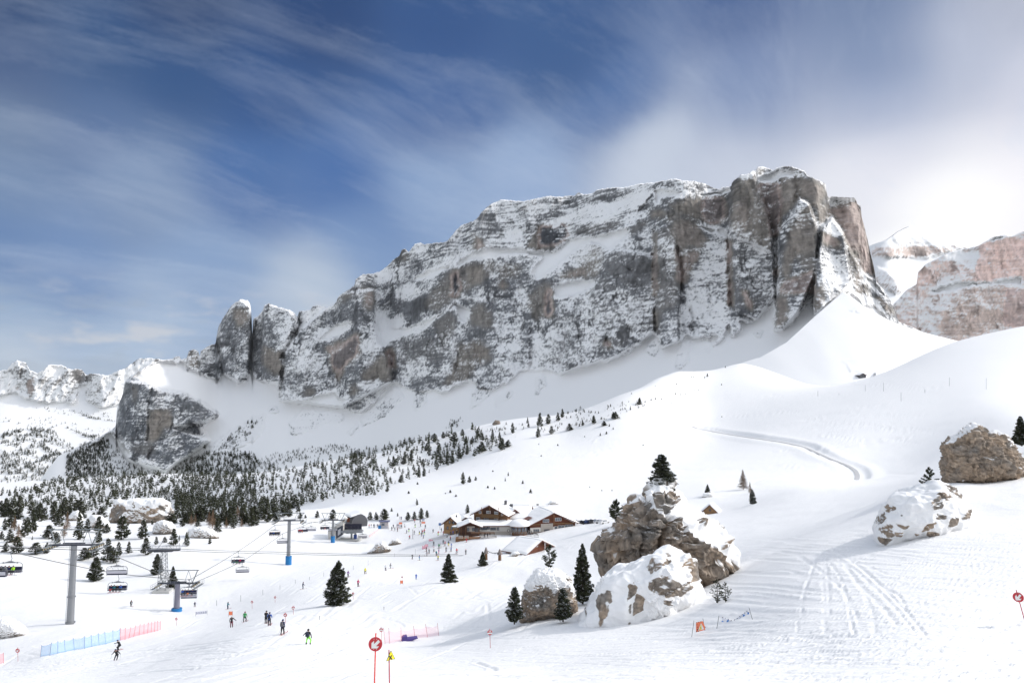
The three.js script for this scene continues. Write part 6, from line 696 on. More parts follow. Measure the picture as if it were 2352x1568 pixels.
function liftChair(label, qx, qy, wq, facing, load, short) {                    // (qx, qy): grip; wq: plan width of the chair
  const D = 3.9 * FQ / wq, p = at(qx, qy, D), t = thing('lift_chair', label, 'lift chair', p, facing, 'chairs of the chairlift'), away = Math.abs(facing) > 1.6;
  mesh('hanger', chairGeo.hanger, steel, t); mesh('yoke', chairGeo.yoke, steel, t); mesh('frame', chairGeo.frame, steel, t); mesh('frame', chairGeo.frame2, steel, t); mesh('backrest', chairGeo.backrest, navySeat, t); const b = mesh('back_panel', chairGeo.back, backPanel, t); mesh('rim', chairGeo.rim, darkSteel, b); mesh('seat', chairGeo.seat, navySeat, t); mesh('safety_bar', load ? chairGeo.bar : chairGeo.barUp, steel, t);
  for (const [x, j, tr, hl] of load ?? []) { const lx = x, ly = -3.35 + .27 - .47, lz = .2, c = Math.cos(facing), s = Math.sin(facing); person(`seated person in ${j} jacket, ${['first', 'second', 'third', 'fourth', 'fifth', 'sixth'][load.findIndex(q => q[0] === x)]} from left on the ${short}`, V3(p.x + c * lx + s * lz, p.y + ly, p.z - s * lx + c * lz), facing, { pose: 'sit', jacket: j, trousers: tr, helmet: hl ?? 'dark', skis: 1, simple: 1 }); }
  return p;
}
const c5 = (x, y) => pt(z5, x, y), cS = (x, y) => pt(zSt, x, y), z0 = win(0, 2150, .2211), c0 = (x, y) => pt(z0, x, y);
const grips = [[], []];
{
  const A = (side, c, wz, ...r) => { const p = liftChair(r[0], c[0], c[1], wz, r[1], r[2], r[3]); grips[side].push(p); };
  A(0, c0(190, 262), 53, 'lift chair at the far left edge carrying four riders, one in neon yellow', .1, [[-1.25, 'black', 'black'], [-.65, 'grey', 'navy'], [-.05, 'navy', 'black'], [.6, 'lime', 'black']], 'chair at the left edge');
  A(0, c0(2132, 660), 41.5, 'lift chair with riders in red trousers, below the empty one', .1, [[-1.2, 'navy', 'red'], [-.6, 'teal', 'black'], [.0, 'black', 'black', 'white'], [.7, 'blue', 'black']], 'chair below an empty one');
  A(0, [434, 1332], 36, 'lift chair with riders, upper one right of the short tower', .12, [[-1.4, 'blue', 'dark'], [-.8, 'navy', 'dark'], [-.1, 'navy', 'orange'], [.9, 'navy', 'dark']], 'chair right of the short tower');
  A(0, c5(1797, 575), 29.5, 'lift chair with three riders, far down the rope in mid meadow', .14, [[-1.1, 'grey', 'teal'], [-.3, 'navy', 'green'], [.6, 'crimson', 'dark']], 'chair in mid meadow');
  A(0, cS(182, 425), 25, 'lift chair full of dark riders, left of the blue-padded tower', .16, [[-1.5, 'navy', 'dark'], [-.9, 'navy', 'grey'], [-.3, 'blue', 'dark'], [.3, 'dark', 'dark'], [.9, 'navy', 'grey'], [1.5, 'dark', 'dark']], 'full chair by the blue-padded tower');
  A(0, cS(712, 388), 22.6, 'lift chair with riders in red, left one of two overlapping chairs', .18, [[-1.4, 'red', 'dark'], [-.8, 'crimson', 'dark'], [-.2, 'maroon', 'orange']], 'overlapping chair with red riders');
  A(0, cS(1125, 345), 21, 'lift chair full of riders next to the tower at the station', .2, [[-1.3, 'dark', 'dark'], [-.6, 'navy', 'dark'], [.1, 'dark', 'red'], [.8, 'navy', 'dark']], 'full chair at the station tower');
  A(1, c0(2120, 358), 45, 'empty lift chair showing its pale back, right of the nearest tower', Math.PI + .1);
  A(1, [434, 1340 + 3], 34.5, 'empty lift chair with pale back, lower one right of the short tower', Math.PI + .12);
  A(1, c5(1830, 650), 29, 'empty lift chair with pale back, far down the rope in mid meadow', Math.PI + .14);
  A(1, cS(330, 585), 25, 'empty lift chair with pale back, close left of the blue-padded tower', Math.PI + .16);
  A(1, cS(868, 372), 22.2, 'empty lift chair with pale back, right one of two overlapping chairs', Math.PI + .18);
  A(1, cS(1275, 385), 20.5, 'empty lift chair in front of the tower at the station', Math.PI + .2);
  A(1, cS(1835, 520), 20, 'empty lift chair at the right side of the lift station', Math.PI + .2);
  liftChair('lift chair cut by the left edge of the photo', c0(8, 330)[0] - 14, c0(8, 330)[1], 55, Math.PI + .1);
}
// ropes through the grips
{
  const rope = (name, label, pts, cat = 'cable') => { const P = []; for (let i = 0; i < pts.length - 1; i++) { const a = pts[i], b = pts[i + 1], n = 6; for (let k = 0; k < n; k++) { const t = k / n, v = a.clone().lerp(b, t); v.y -= Math.sin(t * Math.PI) * .004 * a.distanceTo(b); P.push(v); } } P.push(pts[pts.length - 1]); const cv = new THREE.CatmullRomCurve3(P, false, 'catmullrom', .1); tag(mesh(name, new THREE.TubeGeometry(cv, P.length * 2, .065, 5), ropeMat), label, cat); };
  const sA = grips[0].sort((a, b) => b.z - a.z), sB = grips[1].sort((a, b) => b.z - a.z), up = p => p.clone().add(V3(0, .06, 0));
  rope('steel_rope', 'haul rope of the chairlift carrying the loaded chairs', [at(-150, 1262, 105), ...sA.map(up), at(800, 1212, 325)]);
  rope('steel_rope', 'haul rope of the chairlift carrying the empty chairs', [at(-150, 1245, 110), at(225, 1264, 150), ...sB.map(up)]);
  rope('steel_rope', 'thin rope crossing the meadow from the lattice mast, upper of two', [at(-120, 1250, 225), at(375, 1259, 214), at(620, 1267, 228), at(980, 1274, 250), at(1330, 1262, 280)]);
  rope('steel_rope', 'thin rope crossing the meadow from the lattice mast, lower of two', [at(-120, 1255, 220), at(375, 1263, 210), at(620, 1271, 222), at(980, 1277, 243), at(1330, 1266, 272)]);
}
// ---------- hotel, bar, station and what stands round them ----------
const woodTex = (() => { const n = 256, d = new Uint8Array(n * n * 4); for (let j = 0; j < n; j++) for (let i = 0; i < n; i++) { const p = Math.floor(j / 32), gr = fbm(i * .02 + p * 9, j * .35, p * 3.3, 3), e = j % 32 < 2 ? .45 : 1, v = clamp((.82 + .3 * gr + .12 * Math.sin(p * 12.9)) * e, .2, 1.15) * 215, k = (j * n + i) * 4; d[k] = v; d[k + 1] = v * .98; d[k + 2] = v * .95; d[k + 3] = 255; } const t = new THREE.DataTexture(d, n, n); t.wrapS = t.wrapT = THREE.RepeatWrapping; t.magFilter = THREE.LinearFilter; t.colorSpace = THREE.SRGBColorSpace; t.repeat.set(.5, .5); t.needsUpdate = true; return t; })();
const wood = (r, g, b) => std(r, g, b, .85, { map: woodTex });
const W_mid = wood(.36, .19, .10), W_light = wood(.60, .37, .19), W_dark = wood(.14, .07, .05), W_red = wood(.26, .09, .05), plaster = std(.66, .64, .6, .9), stone = std(.42, .38, .34, .9), roofWood = std(.16, .075, .06, .8), glassMat = new THREE.MeshPhysicalMaterial({ color: new THREE.Color(.10, .12, .15), roughness: .08, metalness: 0, clearcoat: 1, clearcoatRoughness: .05 }), trim = std(.55, .5, .45, .8), slate = std(.10, .10, .11, .7);
const mPerZ = D => .2551 * .574219 / FQ * D;
function uvBox(w, h, d, x, y, z) { const g = box(w, h, d, x, y, z), u = g.attributes.uv, n = g.attributes.normal, p = g.attributes.position; for (let i = 0; i < u.count; i++) { const nx = Math.abs(n.getX(i)), ny = Math.abs(n.getY(i)); u.setXY(i, nx > .5 ? p.getZ(i) : p.getX(i), ny > .5 ? p.getZ(i) : p.getY(i)); } return g; }
function gableWall(w, he, hr, d, off = 0) { const s = new THREE.Shape(); s.moveTo(-w / 2, -1.5); s.lineTo(w / 2, -1.5); s.lineTo(w / 2, he); s.lineTo(off, hr); s.lineTo(-w / 2, he); s.closePath(); const g = new THREE.ExtrudeGeometry(s, { depth: d, bevelEnabled: false }); g.translate(0, 0, -d); return g; }
function snowSlab(L, wd, th) { const n = 22, m = 12, pos = [], ix = []; const H = (u, v) => th * Math.pow(clamp(Math.min(u, 1 - u) * 12, 0, 1), .5) * Math.pow(clamp(Math.min(v, 1 - v) * 10, 0, 1), .5) * (1 + .35 * fbm(u * 5 + L, v * 4 + wd, 3.1, 3)); for (let i = 0; i <= n; i++) for (let j = 0; j <= m; j++) { const u = i / n, v = j / m; pos.push((u - .5) * L, H(u, v) + .02, (v - .5) * wd); } const N = (n + 1) * (m + 1); for (let i = 0; i <= n; i++) for (let j = 0; j <= m; j++) { pos.push((i / n - .5) * L, 0, (j / m - .5) * wd); } const q = (a, b, c, d) => ix.push(a, b, c, a, c, d); for (let i = 0; i < n; i++) for (let j = 0; j < m; j++) { const a = i * (m + 1) + j, b = a + m + 1; q(a, a + 1, b + 1, b); q(N + a, N + b, N + b + 1, N + a + 1); } const g = new THREE.BufferGeometry(); g.setAttribute('position', new THREE.Float32BufferAttribute(pos, 3)); g.setIndex(ix); g.computeVertexNormals(); return g; }
function gableRoof(t, w, he, hr, d, o = {}) {                            // two slopes with wooden edge and snow
  const ov = o.ov ?? .8, of = o.of ?? 1.2, ob = o.ob ?? .5, off = o.off ?? 0, th = o.snow ?? .55; const L = d + of + ob, z = -d / 2 + (of - ob) / 2;
  for (const s of [-1, 1]) { const half = w / 2 + s * off * -1 + 0, run = s > 0 ? w / 2 - off : w / 2 + off, a = Math.atan2(hr - he, run), len = (run + ov) / Math.cos(a), slab = box(len, .26, L); slab.translate(s * len / 2, .13, 0); slab.rotateZ(-s * a); slab.translate(off, hr, z); mesh('roof', slab, roofWood, t);
    const sn = snowSlab(len - .12, L - .16, th); sn.translate(s * (len / 2 - .02), .27, 0); sn.rotateZ(-s * a); sn.translate(off, hr, z); mesh('snow_cover', sn, snowCap, t); }
  const g = snowSlab(1.2, L - .2, th * .75); g.translate(off, hr + .3, z); mesh('ridge_snow', g, snowCap, t);
}
function windowPart(t, x, y, w, h, z, panes = 2, fr = trim, sh) { const f = mesh('window', join([box(w + .2, .1, .12, x, y + h / 2 + .05, z), box(w + .2, .1, .16, x, y - h / 2 - .05, z), box(.1, h, .12, x - w / 2 - .05, y, z), box(.1, h, .12, x + w / 2 + .05, y, z), ...Array.from({ length: panes - 1 }, (_, k) => box(.07, h, .1, x - w / 2 + w * (k + 1) / panes, y, z))]), fr, t); mesh('pane', box(w, h, .05, x, y, z - .01), glassMat, f); if (sh) for (const s of [-1, 1]) mesh('shutter', box(.42, h + .1, .06, x + s * (w / 2 + .34), y, z + .01), W_dark, f); }
const site = (zx, zy, D) => { const [q, r] = pt(zHut, zx, zy); return at(q, r, D); };
const onGroundAt = p => { p.y = groundH(p.x, -p.z) - .1; return p; };
const baseAt = (zx, D, zyGround) => site(zx, zyGround, D);
{
  // main chalet with balconies and its front wing
  let D = 292, k = mPerZ(D), t = thing('chalet', 'big wooden chalet with balconies and a snow roof, the largest of the hotel', 'building', baseAt(865, D, 600), -.3); const X = z => (z - 865) * k, Yh = z => (600 - z) * k;
  mesh('wall', gableWall(535 * k, Yh(318), Yh(186), 16), W_mid, t); gableRoof(t, 535 * k, Yh(312), Yh(180), 16, { ov: 1.1, of: 1.5, snow: .45 });
  const zf = .06; mesh('upper_loggia_shade', box(265 * k, 100 * k, .1, X(880), Yh(262), zf), W_dark, t); mesh('lower_loggia_shade', box(280 * k, 44 * k, .1, X(880), Yh(383), zf), W_dark, t);  // flat dark panels on the wall paint the shade of the balcony recesses
  const bal = [uvBox(285 * k, .12, 1.4, X(880), Yh(360), .7)]; const rail = []; for (let i = 0; i < 30; i++) rail.push(uvBox(.17, 50 * k, .05, X(740) + (i + .5) * 285 * k / 30, Yh(335), 1.38)); rail.push(uvBox(285 * k, .1, .1, X(880), Yh(309), 1.38)); mesh('balcony_floor', join(bal), W_mid, t); mesh('balcony_rail', join(rail), W_light, t); for (const z of [742, 876, 1016]) mesh('post', box(.16, 200 * k, .16, X(z), Yh(300), 1.3), W_mid, t);
  for (const [x, y, w, h, n] of [[838,280,60,34,3],[965,285,54,34,3],[700,286,30,32,1],[668,386,56,36,2],[800,385,60,34,2],[965,392,60,34,2],[1092,402,60,34,2],[1060,305,26,24,1]]) windowPart(t, X(x), Yh(y), w * k, h * k, .14, n, whitePaint, y > 370 && (x < 700 || x > 1050));
  mesh('chimney', box(.9, 1.6, .9, X(1000), Yh(170), -9), slate, t);
  mesh('beam', uvBox(535 * k, .2, .3, 0, Yh(312), .1), W_light, t);
  // wing
  D = 286; k = mPerZ(D); t = thing('hotel_wing', 'long low wing with thick snow roof and wide windows before the big chalet', 'building', baseAt(930, D, 604), .03); const x2 = z => (z - 930) * k, y2 = z => (604 - z) * k;
  mesh('wall', box(500 * k, y2(470) + 1.2, 5, 0, (y2(470) - 1.2) / 2, -2.5), plaster, t); { const r = box(560 * k, .22, 7.4); r.rotateX(.15); r.translate(0, y2(466) + .1, -2.2); mesh('roof', r, roofWood, t); const sn = snowSlab(565 * k, 7.2, .42); sn.rotateX(.15); sn.translate(0, y2(466) + .3, -2.2); mesh('snow_cover', sn, snowCap, t); }
  for (const [x, y, w, h, n] of [[712,515,34,40,1],[775,525,80,36,3],[840,515,36,36,1],[912,530,80,34,3],[985,530,30,36,1]]) windowPart(t, x2(x), y2(y), w * k, h * k, .06, n, W_dark); mesh('stone_base', box(502 * k, 1.3, .2, 0, .2, .05), stone, t);
  t = thing('porch', 'dark timber entrance porch with its own snowy gable, left of the long low wing', 'building', baseAt(545, D - 3, 618), .12); const x3 = z => (z - 545) * k, y3 = z => (618 - z) * k;
  mesh('wall', gableWall(300 * k, y3(505), y3(448), 6), W_dark, t); gableRoof(t, 300 * k, y3(498), y3(440), 6, { ov: 1, of: 1.4, snow: .55 }); mesh('panel', box(120 * k, 80 * k, .1, x3(560), y3(535), .06), stone, t); for (const [x, w] of [[520, 26], [600, 30]]) windowPart(t, x3(x), y3(540), w * k, 40 * k, .14, 1, W_dark); mesh('door', box(52 * k, 74 * k, .08, x3(655), y3(560), .1), slate, t); for (const z of [410, 480, 680]) mesh('post', box(.2, y3(500), .2, x3(z), y3(500) / 2, 1), W_mid, t);
  // gable to the right
  D = 297; k = mPerZ(D); t = thing('gable_house', 'narrow wooden gable with a balcony, joined to the right of the big chalet', 'building', baseAt(1225, D, 600), .75); const y4 = z => (600 - z) * k; mesh('wall', gableWall(7, y4(330), y4(245), 9), W_mid, t); gableRoof(t, 7, y4(326), y4(238), 9, { ov: .8, of: 1.2, snow: .5 }); mesh('loggia_shade', box(3.4, 2.2, .1, .4, y4(320), .06), W_dark, t); for (const x of [-1.2, .6]) windowPart(t, x, y4(315), .9, 1.1, .12, 1, whitePaint);  // dark panel on the flat gable paints the shade of a recess
  // round pavilion
  D = 284; k = mPerZ(D); t = thing('pavilion', 'glazed pavilion with a round snow-heaped roof between the two big chalets', 'building', baseAt(1325, D, 590), 0); { const h = (590 - 485) * k, w = new THREE.CylinderGeometry(3.0, 3.0, h + 1, 10); w.translate(0, h / 2 - .5, -1); mesh('wall', w, W_mid, t); const r = new THREE.CylinderGeometry(.4, 4.0, 1.7, 10); r.translate(0, h + .85, -1); mesh('roof', r, roofWood, t); const P = []; for (let i = 0; i <= 10; i++) { const u = i / 10; P.push(new THREE.Vector2(4.0 * Math.sin(u * Math.PI / 2) + (i ? .06 : 0), 2.3 * Math.pow(Math.cos(u * Math.PI / 2), .8))); } const s = new THREE.LatheGeometry(P, 18); s.translate(0, h + .05, -1); mesh('snow_cover', s, snowCap, t); for (let i = -3; i <= 3; i++) { const a = i * .42, f = mesh('window', box(1.05, 1.5, .08, 0, h * .55, 0), W_dark, t); f.position.set(Math.sin(a) * 3.02, 0, -1 + Math.cos(a) * 3.02); f.rotation.y = a; const pn = mesh('pane', box(.9, 1.32, .1, 0, h * .55, .02), glassMat, f); } }
  t = thing('dormer', 'dark glazed dormer poking through the snow roof behind the round pavilion', 'building', site(1450, 452, 288), .4); mesh('wall', box(3.4, 2.6, 3, 0, .3, -1.5), slate, t); { const r = box(4, .14, 3.6); r.rotateZ(.3); r.translate(0, 1.75, -1.4); mesh('roof', r, roofWood, t); } for (const x of [-1, 0, 1]) mesh('pane', box(.8, 1.5, .06, x, .5, .03), glassMat, t);
  // right chalet
  D = 288; k = mPerZ(D); t = thing('chalet', 'wide low wooden chalet with a stone entrance panel, at the right end of the hotel', 'building', baseAt(1850, D, 560), .3); const x5 = z => (z - 1850) * k, y5 = z => (560 - z) * k;
  mesh('wall', gableWall(740 * k, y5(455), y5(296), 16), W_red, t); gableRoof(t, 740 * k, y5(450), y5(290), 16, { ov: .9, of: 1.6, snow: .6 }); mesh('plaster_base', box(742 * k, 66 * k, .2, x5(1850), y5(530), .06), plaster, t); mesh('stone_panel', box(196 * k, 120 * k, .3, x5(1748), y5(502), .2), stone, t); mesh('door', box(88 * k, 34 * k, .1, x5(1745), y5(545), .38), slate, t);
  for (const [x, y, w, h, n, z] of [[1735,402,92,40,3,.1],[1936,388,96,42,3,.1],[1575,540,92,40,3,.2],[1898,516,42,44,1,.2],[1983,508,96,48,2,.2],[2112,502,130,48,3,.2]]) windowPart(t, x5(x), y5(y), w * k, h * k, z, n, y < 420 ? whitePaint : trim); mesh('post', box(.16, 150 * k, .16, 0, y5(380), 1.2), W_light, t); mesh('beam', uvBox(730 * k, .22, .2, 0, y5(452), .15), W_light, t);
  { const s = new THREE.Shape(); const tg = box(96 * k, 6 * k, .05, x5(1748), y5(488), .38); mesh('name_plate', tg, trim, t); }
  // back roofs
  for (const [zx, zy, D2, w, d, he, hr, turn, label, ch] of [[1500, 520, 304, 20, 15, 4.6, 8.6, 1.45, 'long snow-covered roof of the back wing, behind the round pavilion', [[-3, 0, 1.2, 1.2], [-5.2, -3, 1.6, 1]]], [1800, 480, 318, 20, 12, 4, 7.6, 1.6, 'farther snow-covered back roof with two small dark vents', [[2, 1, .9, .6], [4.5, -3, .9, .6]]]]) { const b = thing('back_wing', label, 'building', baseAt(zx, D2, zy), turn); mesh('wall', gableWall(w, he, hr, d), plaster, b); gableRoof(b, w, he, hr, d, { ov: .8, of: .8, snow: .7 }); for (const [x, z, a, h] of ch) mesh('chimney', box(a, h + 1.4, a, x, hr + .6 - Math.abs(x) * .2, z - d / 2), slate, b); }
  // small chalet on the left and the sheds
  D = 296; k = mPerZ(D); t = thing('chalet', 'small pale-wood chalet with a plain gable, at the left end of the hotel', 'building', baseAt(245, D, 545), -.25); const y6 = z => (545 - z) * k; mesh('wall', gableWall(225 * k, y6(452), y6(368), 8), W_light, t); gableRoof(t, 225 * k, y6(448), y6(360), 8, { ov: .8, of: .8, snow: .5 }); for (const [x, y, w, h] of [[228,428,22,38],[292,432,26,36],[195,515,24,40],[262,520,20,36]]) windowPart(t, (x - 245) * k, y6(y), w * k, h * k, .06, 1, W_dark, x > 280); mesh('chimney', box(.5, 1.1, .5, 1.4, y6(355), -3), slate, t);
  t = thing('shed', 'low shed with heaped snow roofs between the small chalet and the big one', 'building', baseAt(475, 300, 500), .3); mesh('wall', gableWall(5.6, 2.2, 3.5, 6), W_dark, t); gableRoof(t, 5.6, 2.1, 3.5, 6, { ov: .6, of: .6, snow: .6 });
  t = thing('panel_sign', 'plain blue panel standing left of the small pale chalet', 'sign', baseAt(75, 300, 520), 0); mesh('panel', box(1, 1, .08, 0, 1.6, 0), std(.12, .22, .45), t); mesh('post', box(.1, 1.8, .1, 0, .4, -.05), W_dark, t);
  // low bar in front
  D = 236; k = mPerZ(D); t = thing('bar_building', 'low bar half sunk in snow under one big roof, nearest hotel building', 'building', baseAt(1640, D, 896), .86); const y7 = z => (880 - z) * k;
  mesh('wall', gableWall(11, y7(828), y7(712), 9), W_red, t); gableRoof(t, 11, y7(822), y7(706), 9, { ov: 2.2, of: 1.2, ob: .2, snow: .42 }); mesh('side_wall', box(.12, 1.5, 8.5, -5.58, .4, -4.6), plaster, t); mesh('side_panel', box(.14, .9, 4, -5.6, -.9, -6.8), W_red, t); mesh('post', box(.14, y7(730), .14, 1.2, y7(730) / 2, 1.2), whitePaint, t); for (const z of [-2, -4, -6]) { const f = mesh('window', box(.1, .8, 1.6, -5.66, .95, z), W_dark, t); mesh('pane', box(.1, .66, 1.4, -5.68, .95, z), glassMat, f); } windowPart(t, -1.6, y7(765), 1.1, .7, .05, 1, whitePaint); mesh('gable_panel', box(2, .5, .1, 4.4, y7(770), .06), plaster, t);
  // letters of the hut name, read from the other side
  const font = await new FontLoader().loadAsync('fonts/droid/droid_sans_bold.typeface.json'); const p0 = site(1435, 618, 250), t8 = thing('letter_sign', 'row of big free-standing grey letters on a rail, seen from behind, above the bar', 'sign', p0, Math.PI + .12), kk = mPerZ(250); t8.rotation.z = .09;
  let lx = -365 * kk / 2; for (const ch of 'SASSOLUNGO') { const g = new TextGeometry(ch, { font, size: 54 * kk, depth: .14, curveSegments: 4 }); g.computeBoundingBox(); const w = g.boundingBox.max.x; g.translate(lx, .25, 0); lx += w + .1; mesh('letter', g, std(.16, .155, .15, .7), t8); } const rl = [box(380 * kk, .1, .1, 0, .15, 0), box(380 * kk, .08, .08, 0, -.6, 0)]; for (let i = 0; i <= 18; i++) rl.push(box(.07, .9, .07, (i / 18 - .5) * 378 * kk, -.25, 0)); mesh('rail', join(rl), darkSteel, t8);
  // terrace
  t = thing('terrace', 'wooden terrace with pale railings before the dark porch', 'terrace', onGroundAt(baseAt(640, 279, 622)), .03); k = mPerZ(278); mesh('deck', uvBox(620 * k, 1.3, 4, 0, -.4, 0), W_mid, t); for (const [a, b] of [[380, 440], [470, 530], [700, 960]]) { const r = [], n = Math.round((b - a) / 9); for (let i = 0; i <= n; i++) r.push(box(.1, 1, .06, (a + (b - a) * i / n - 640) * k, .75, 1.9)); r.push(box((b - a) * k, .1, .1, ((a + b) / 2 - 640) * k, 1.25, 1.9)); mesh('railing', join(r), a === 700 ? W_mid : trim, t); } 
  for (let i = 0; i < 5; i++) { const b = thing('picnic_table', 'brown picnic table on the wooden terrace', 'table', baseAt(600 + i * 74, 277, 624), .1, 'picnic tables on the terrace'); mesh('table_top', box(1.8, .07, .8, 0, .95, .4), W_mid, b); for (const s of [-1, 1]) { mesh('bench', box(1.8, .05, .3, 0, .68, .4 + s * .7), W_mid, b); mesh('leg', box(.1, .8, 1.5, s * .7, .55, .4), W_dark, b); } }
  { const u = thing('parasol', 'folded dark parasol at the terrace entrance beside the small chalet', 'parasol', baseAt(320, 284, 596), 0); mesh('pole', rod([0, 0, 0], [0, 2.6, 0], .04), greySteel, u); const c = new THREE.ConeGeometry(1.7, .5, 8); c.translate(0, 2.5, 0); mesh('canopy', c, std(.35, .38, .36, .9), u); const s2 = new THREE.SphereGeometry(1.6, 12, 6, 0, 6.2832, 0, 1.2); s2.scale(1, .3, 1); s2.translate(0, 2.42, 0); mesh('snow_cover', s2, snowCap, u); }
  // gate pillars
  for (const [zx, zb, zt, label, turn] of [[800, 1010, 822, 'left shingled gate pillar with a pointed hat, behind the small fir', .3], [1015, 1018, 850, 'right shingled gate pillar with a pointed hat, standing free', -.4]]) { const D3 = 214, k3 = mPerZ(D3), h = (zb - zt) * k3, b = thing('gate_pillar', label, 'gate pillar', site(zx, zb, D3), turn, 'shingled gate pillars'); const c = new THREE.CylinderGeometry(.42, .52, h * .6, 4); c.rotateY(Math.PI / 4); c.translate(0, h * .28, 0); mesh('post', c, W_mid, b); for (let r = 0; r < 5; r++) { const w = mix(1.0, .2, r / 4.6), g = new THREE.CylinderGeometry(w * .62, w * .92, h * .11, 4); g.rotateY(Math.PI / 4); g.translate(0, h * (.55 + r * .095), 0); mesh('shingle_row', g, std(.22, .19, .18, .9), b); } }
  { const b = thing('log_chain', 'chain of short logs hanging between the two shingled gate pillars', 'chain', site(905, 900, 214), 0); for (let i = 0; i < 9; i++) { const u = i / 8 - .5, c = new THREE.CylinderGeometry(.12, .12, .36, 7); c.rotateZ(1.4); c.translate(u * 3.4, u * u * 1.6 - .1 - u * .5, 0); mesh('log', c, slate, b); } }
  // small wooden cabin on the slope at the right
  { const [q, r] = pt(zF, 1775, 288), D4 = hitGround(q, r + 3), b = thing('cabin', 'tiny wooden cabin nearly buried in snow on the right slope', 'building', at(q, r, D4), -.5); mesh('wall', gableWall(5.2, .8, 3, 5), W_light, b); gableRoof(b, 5.2, .8, 3.1, 5, { ov: .7, of: .6, snow: .6 }); windowPart(b, 0, 1.3, .7, .6, .05, 1, W_dark); }
  { const [q, r] = rS(3452, 1508), b = thing('hut', 'tiny grey hut far away on the pass below the mountain', 'building', at(q, r, sheets.snow_ridge.D(q, r) - 2), .3); mesh('wall', gableWall(11, 2.6, 5, 8), slate, b); gableRoof(b, 11, 2.6, 5, 8, { snow: .4 }); for (const x of [-2.5, 2]) windowPart(b, x, 1.6, 1.4, 1, .05, 1, trim); }
}
// cars on the snowy car park
{
  const P = { hull: (() => { const s = new THREE.Shape(); s.moveTo(-2.1, .3); s.lineTo(2.1, .3); s.quadraticCurveTo(2.2, .7, 1.9, .85); s.lineTo(1.0, .95); s.quadraticCurveTo(.6, 1.45, .1, 1.5); s.lineTo(-1.2, 1.48); s.quadraticCurveTo(-1.7, 1.3, -1.95, .95); s.quadraticCurveTo(-2.2, .8, -2.1, .3); const g = new THREE.ExtrudeGeometry(s, { depth: 1.55, bevelEnabled: true, bevelSize: .08, bevelThickness: .08, bevelSegments: 2 }); g.translate(0, 0, -.775); return g; })(), glass: box(1.9, .36, 1.74, -.4, 1.2, 0), wheel: (() => { const g = new THREE.CylinderGeometry(.33, .33, .2, 14); g.rotateX(Math.PI / 2); return g; })(), light: box(.08, .14, .3), snow: (() => { const g = snowSlab(2.4, 1.6, .18); g.translate(-.5, 1.52, 0); return g; })() };
  const paint = { black: std(.02, .02, .025, .25), silver: std(.45, .46, .48, .3, { metalness: .5 }), white: std(.7, .7, .7, .3), blue: std(.03, .05, .14, .3) };
  const car = (label, p, turn, col) => { const t = thing('parked_car', label, 'car', p, turn, 'cars parked by the hotel'); mesh('body', P.hull, paint[col], t); mesh('windows', P.glass, glassMat, t); for (const x of [-1.3, 1.3]) for (const z of [-.8, .8]) { const w = mesh('wheel', P.wheel, rubber, t); w.position.set(x, .33, z); } for (const z of [-.55, .55]) { const l = mesh('headlight', P.light, whitePaint, t); l.position.set(2.1, .66, z); } mesh('snow_cover', P.snow, snowCap, t); };
  [[790,352,'white','white car at the left end of the row beside the right chalet'],[832,355,'black','black car second in the row of cars beside the right chalet'],[868,352,'blue','dark blue car in the middle of the row beside the right chalet'],[903,349,'black','black car right of the dark blue car in the hotel car park'],[940,352,'silver','silver car near the right end of the row of parked cars'],[975,356,'white','snowy white car at the right end of the row of parked cars']].forEach(([x, y, c, l], i) => { const [q, r] = pt(zF, x, y + 12); car(l, onGround(q, r, 150), .4 + .3 * Math.sin(i * 3), c); });
  const [q, r] = rS(3410, 1549); car('dark car on the far pass, a mere speck below the grey hut', at(q, r, sheets.snow_ridge.D(q, r)), .2, 'black');
}
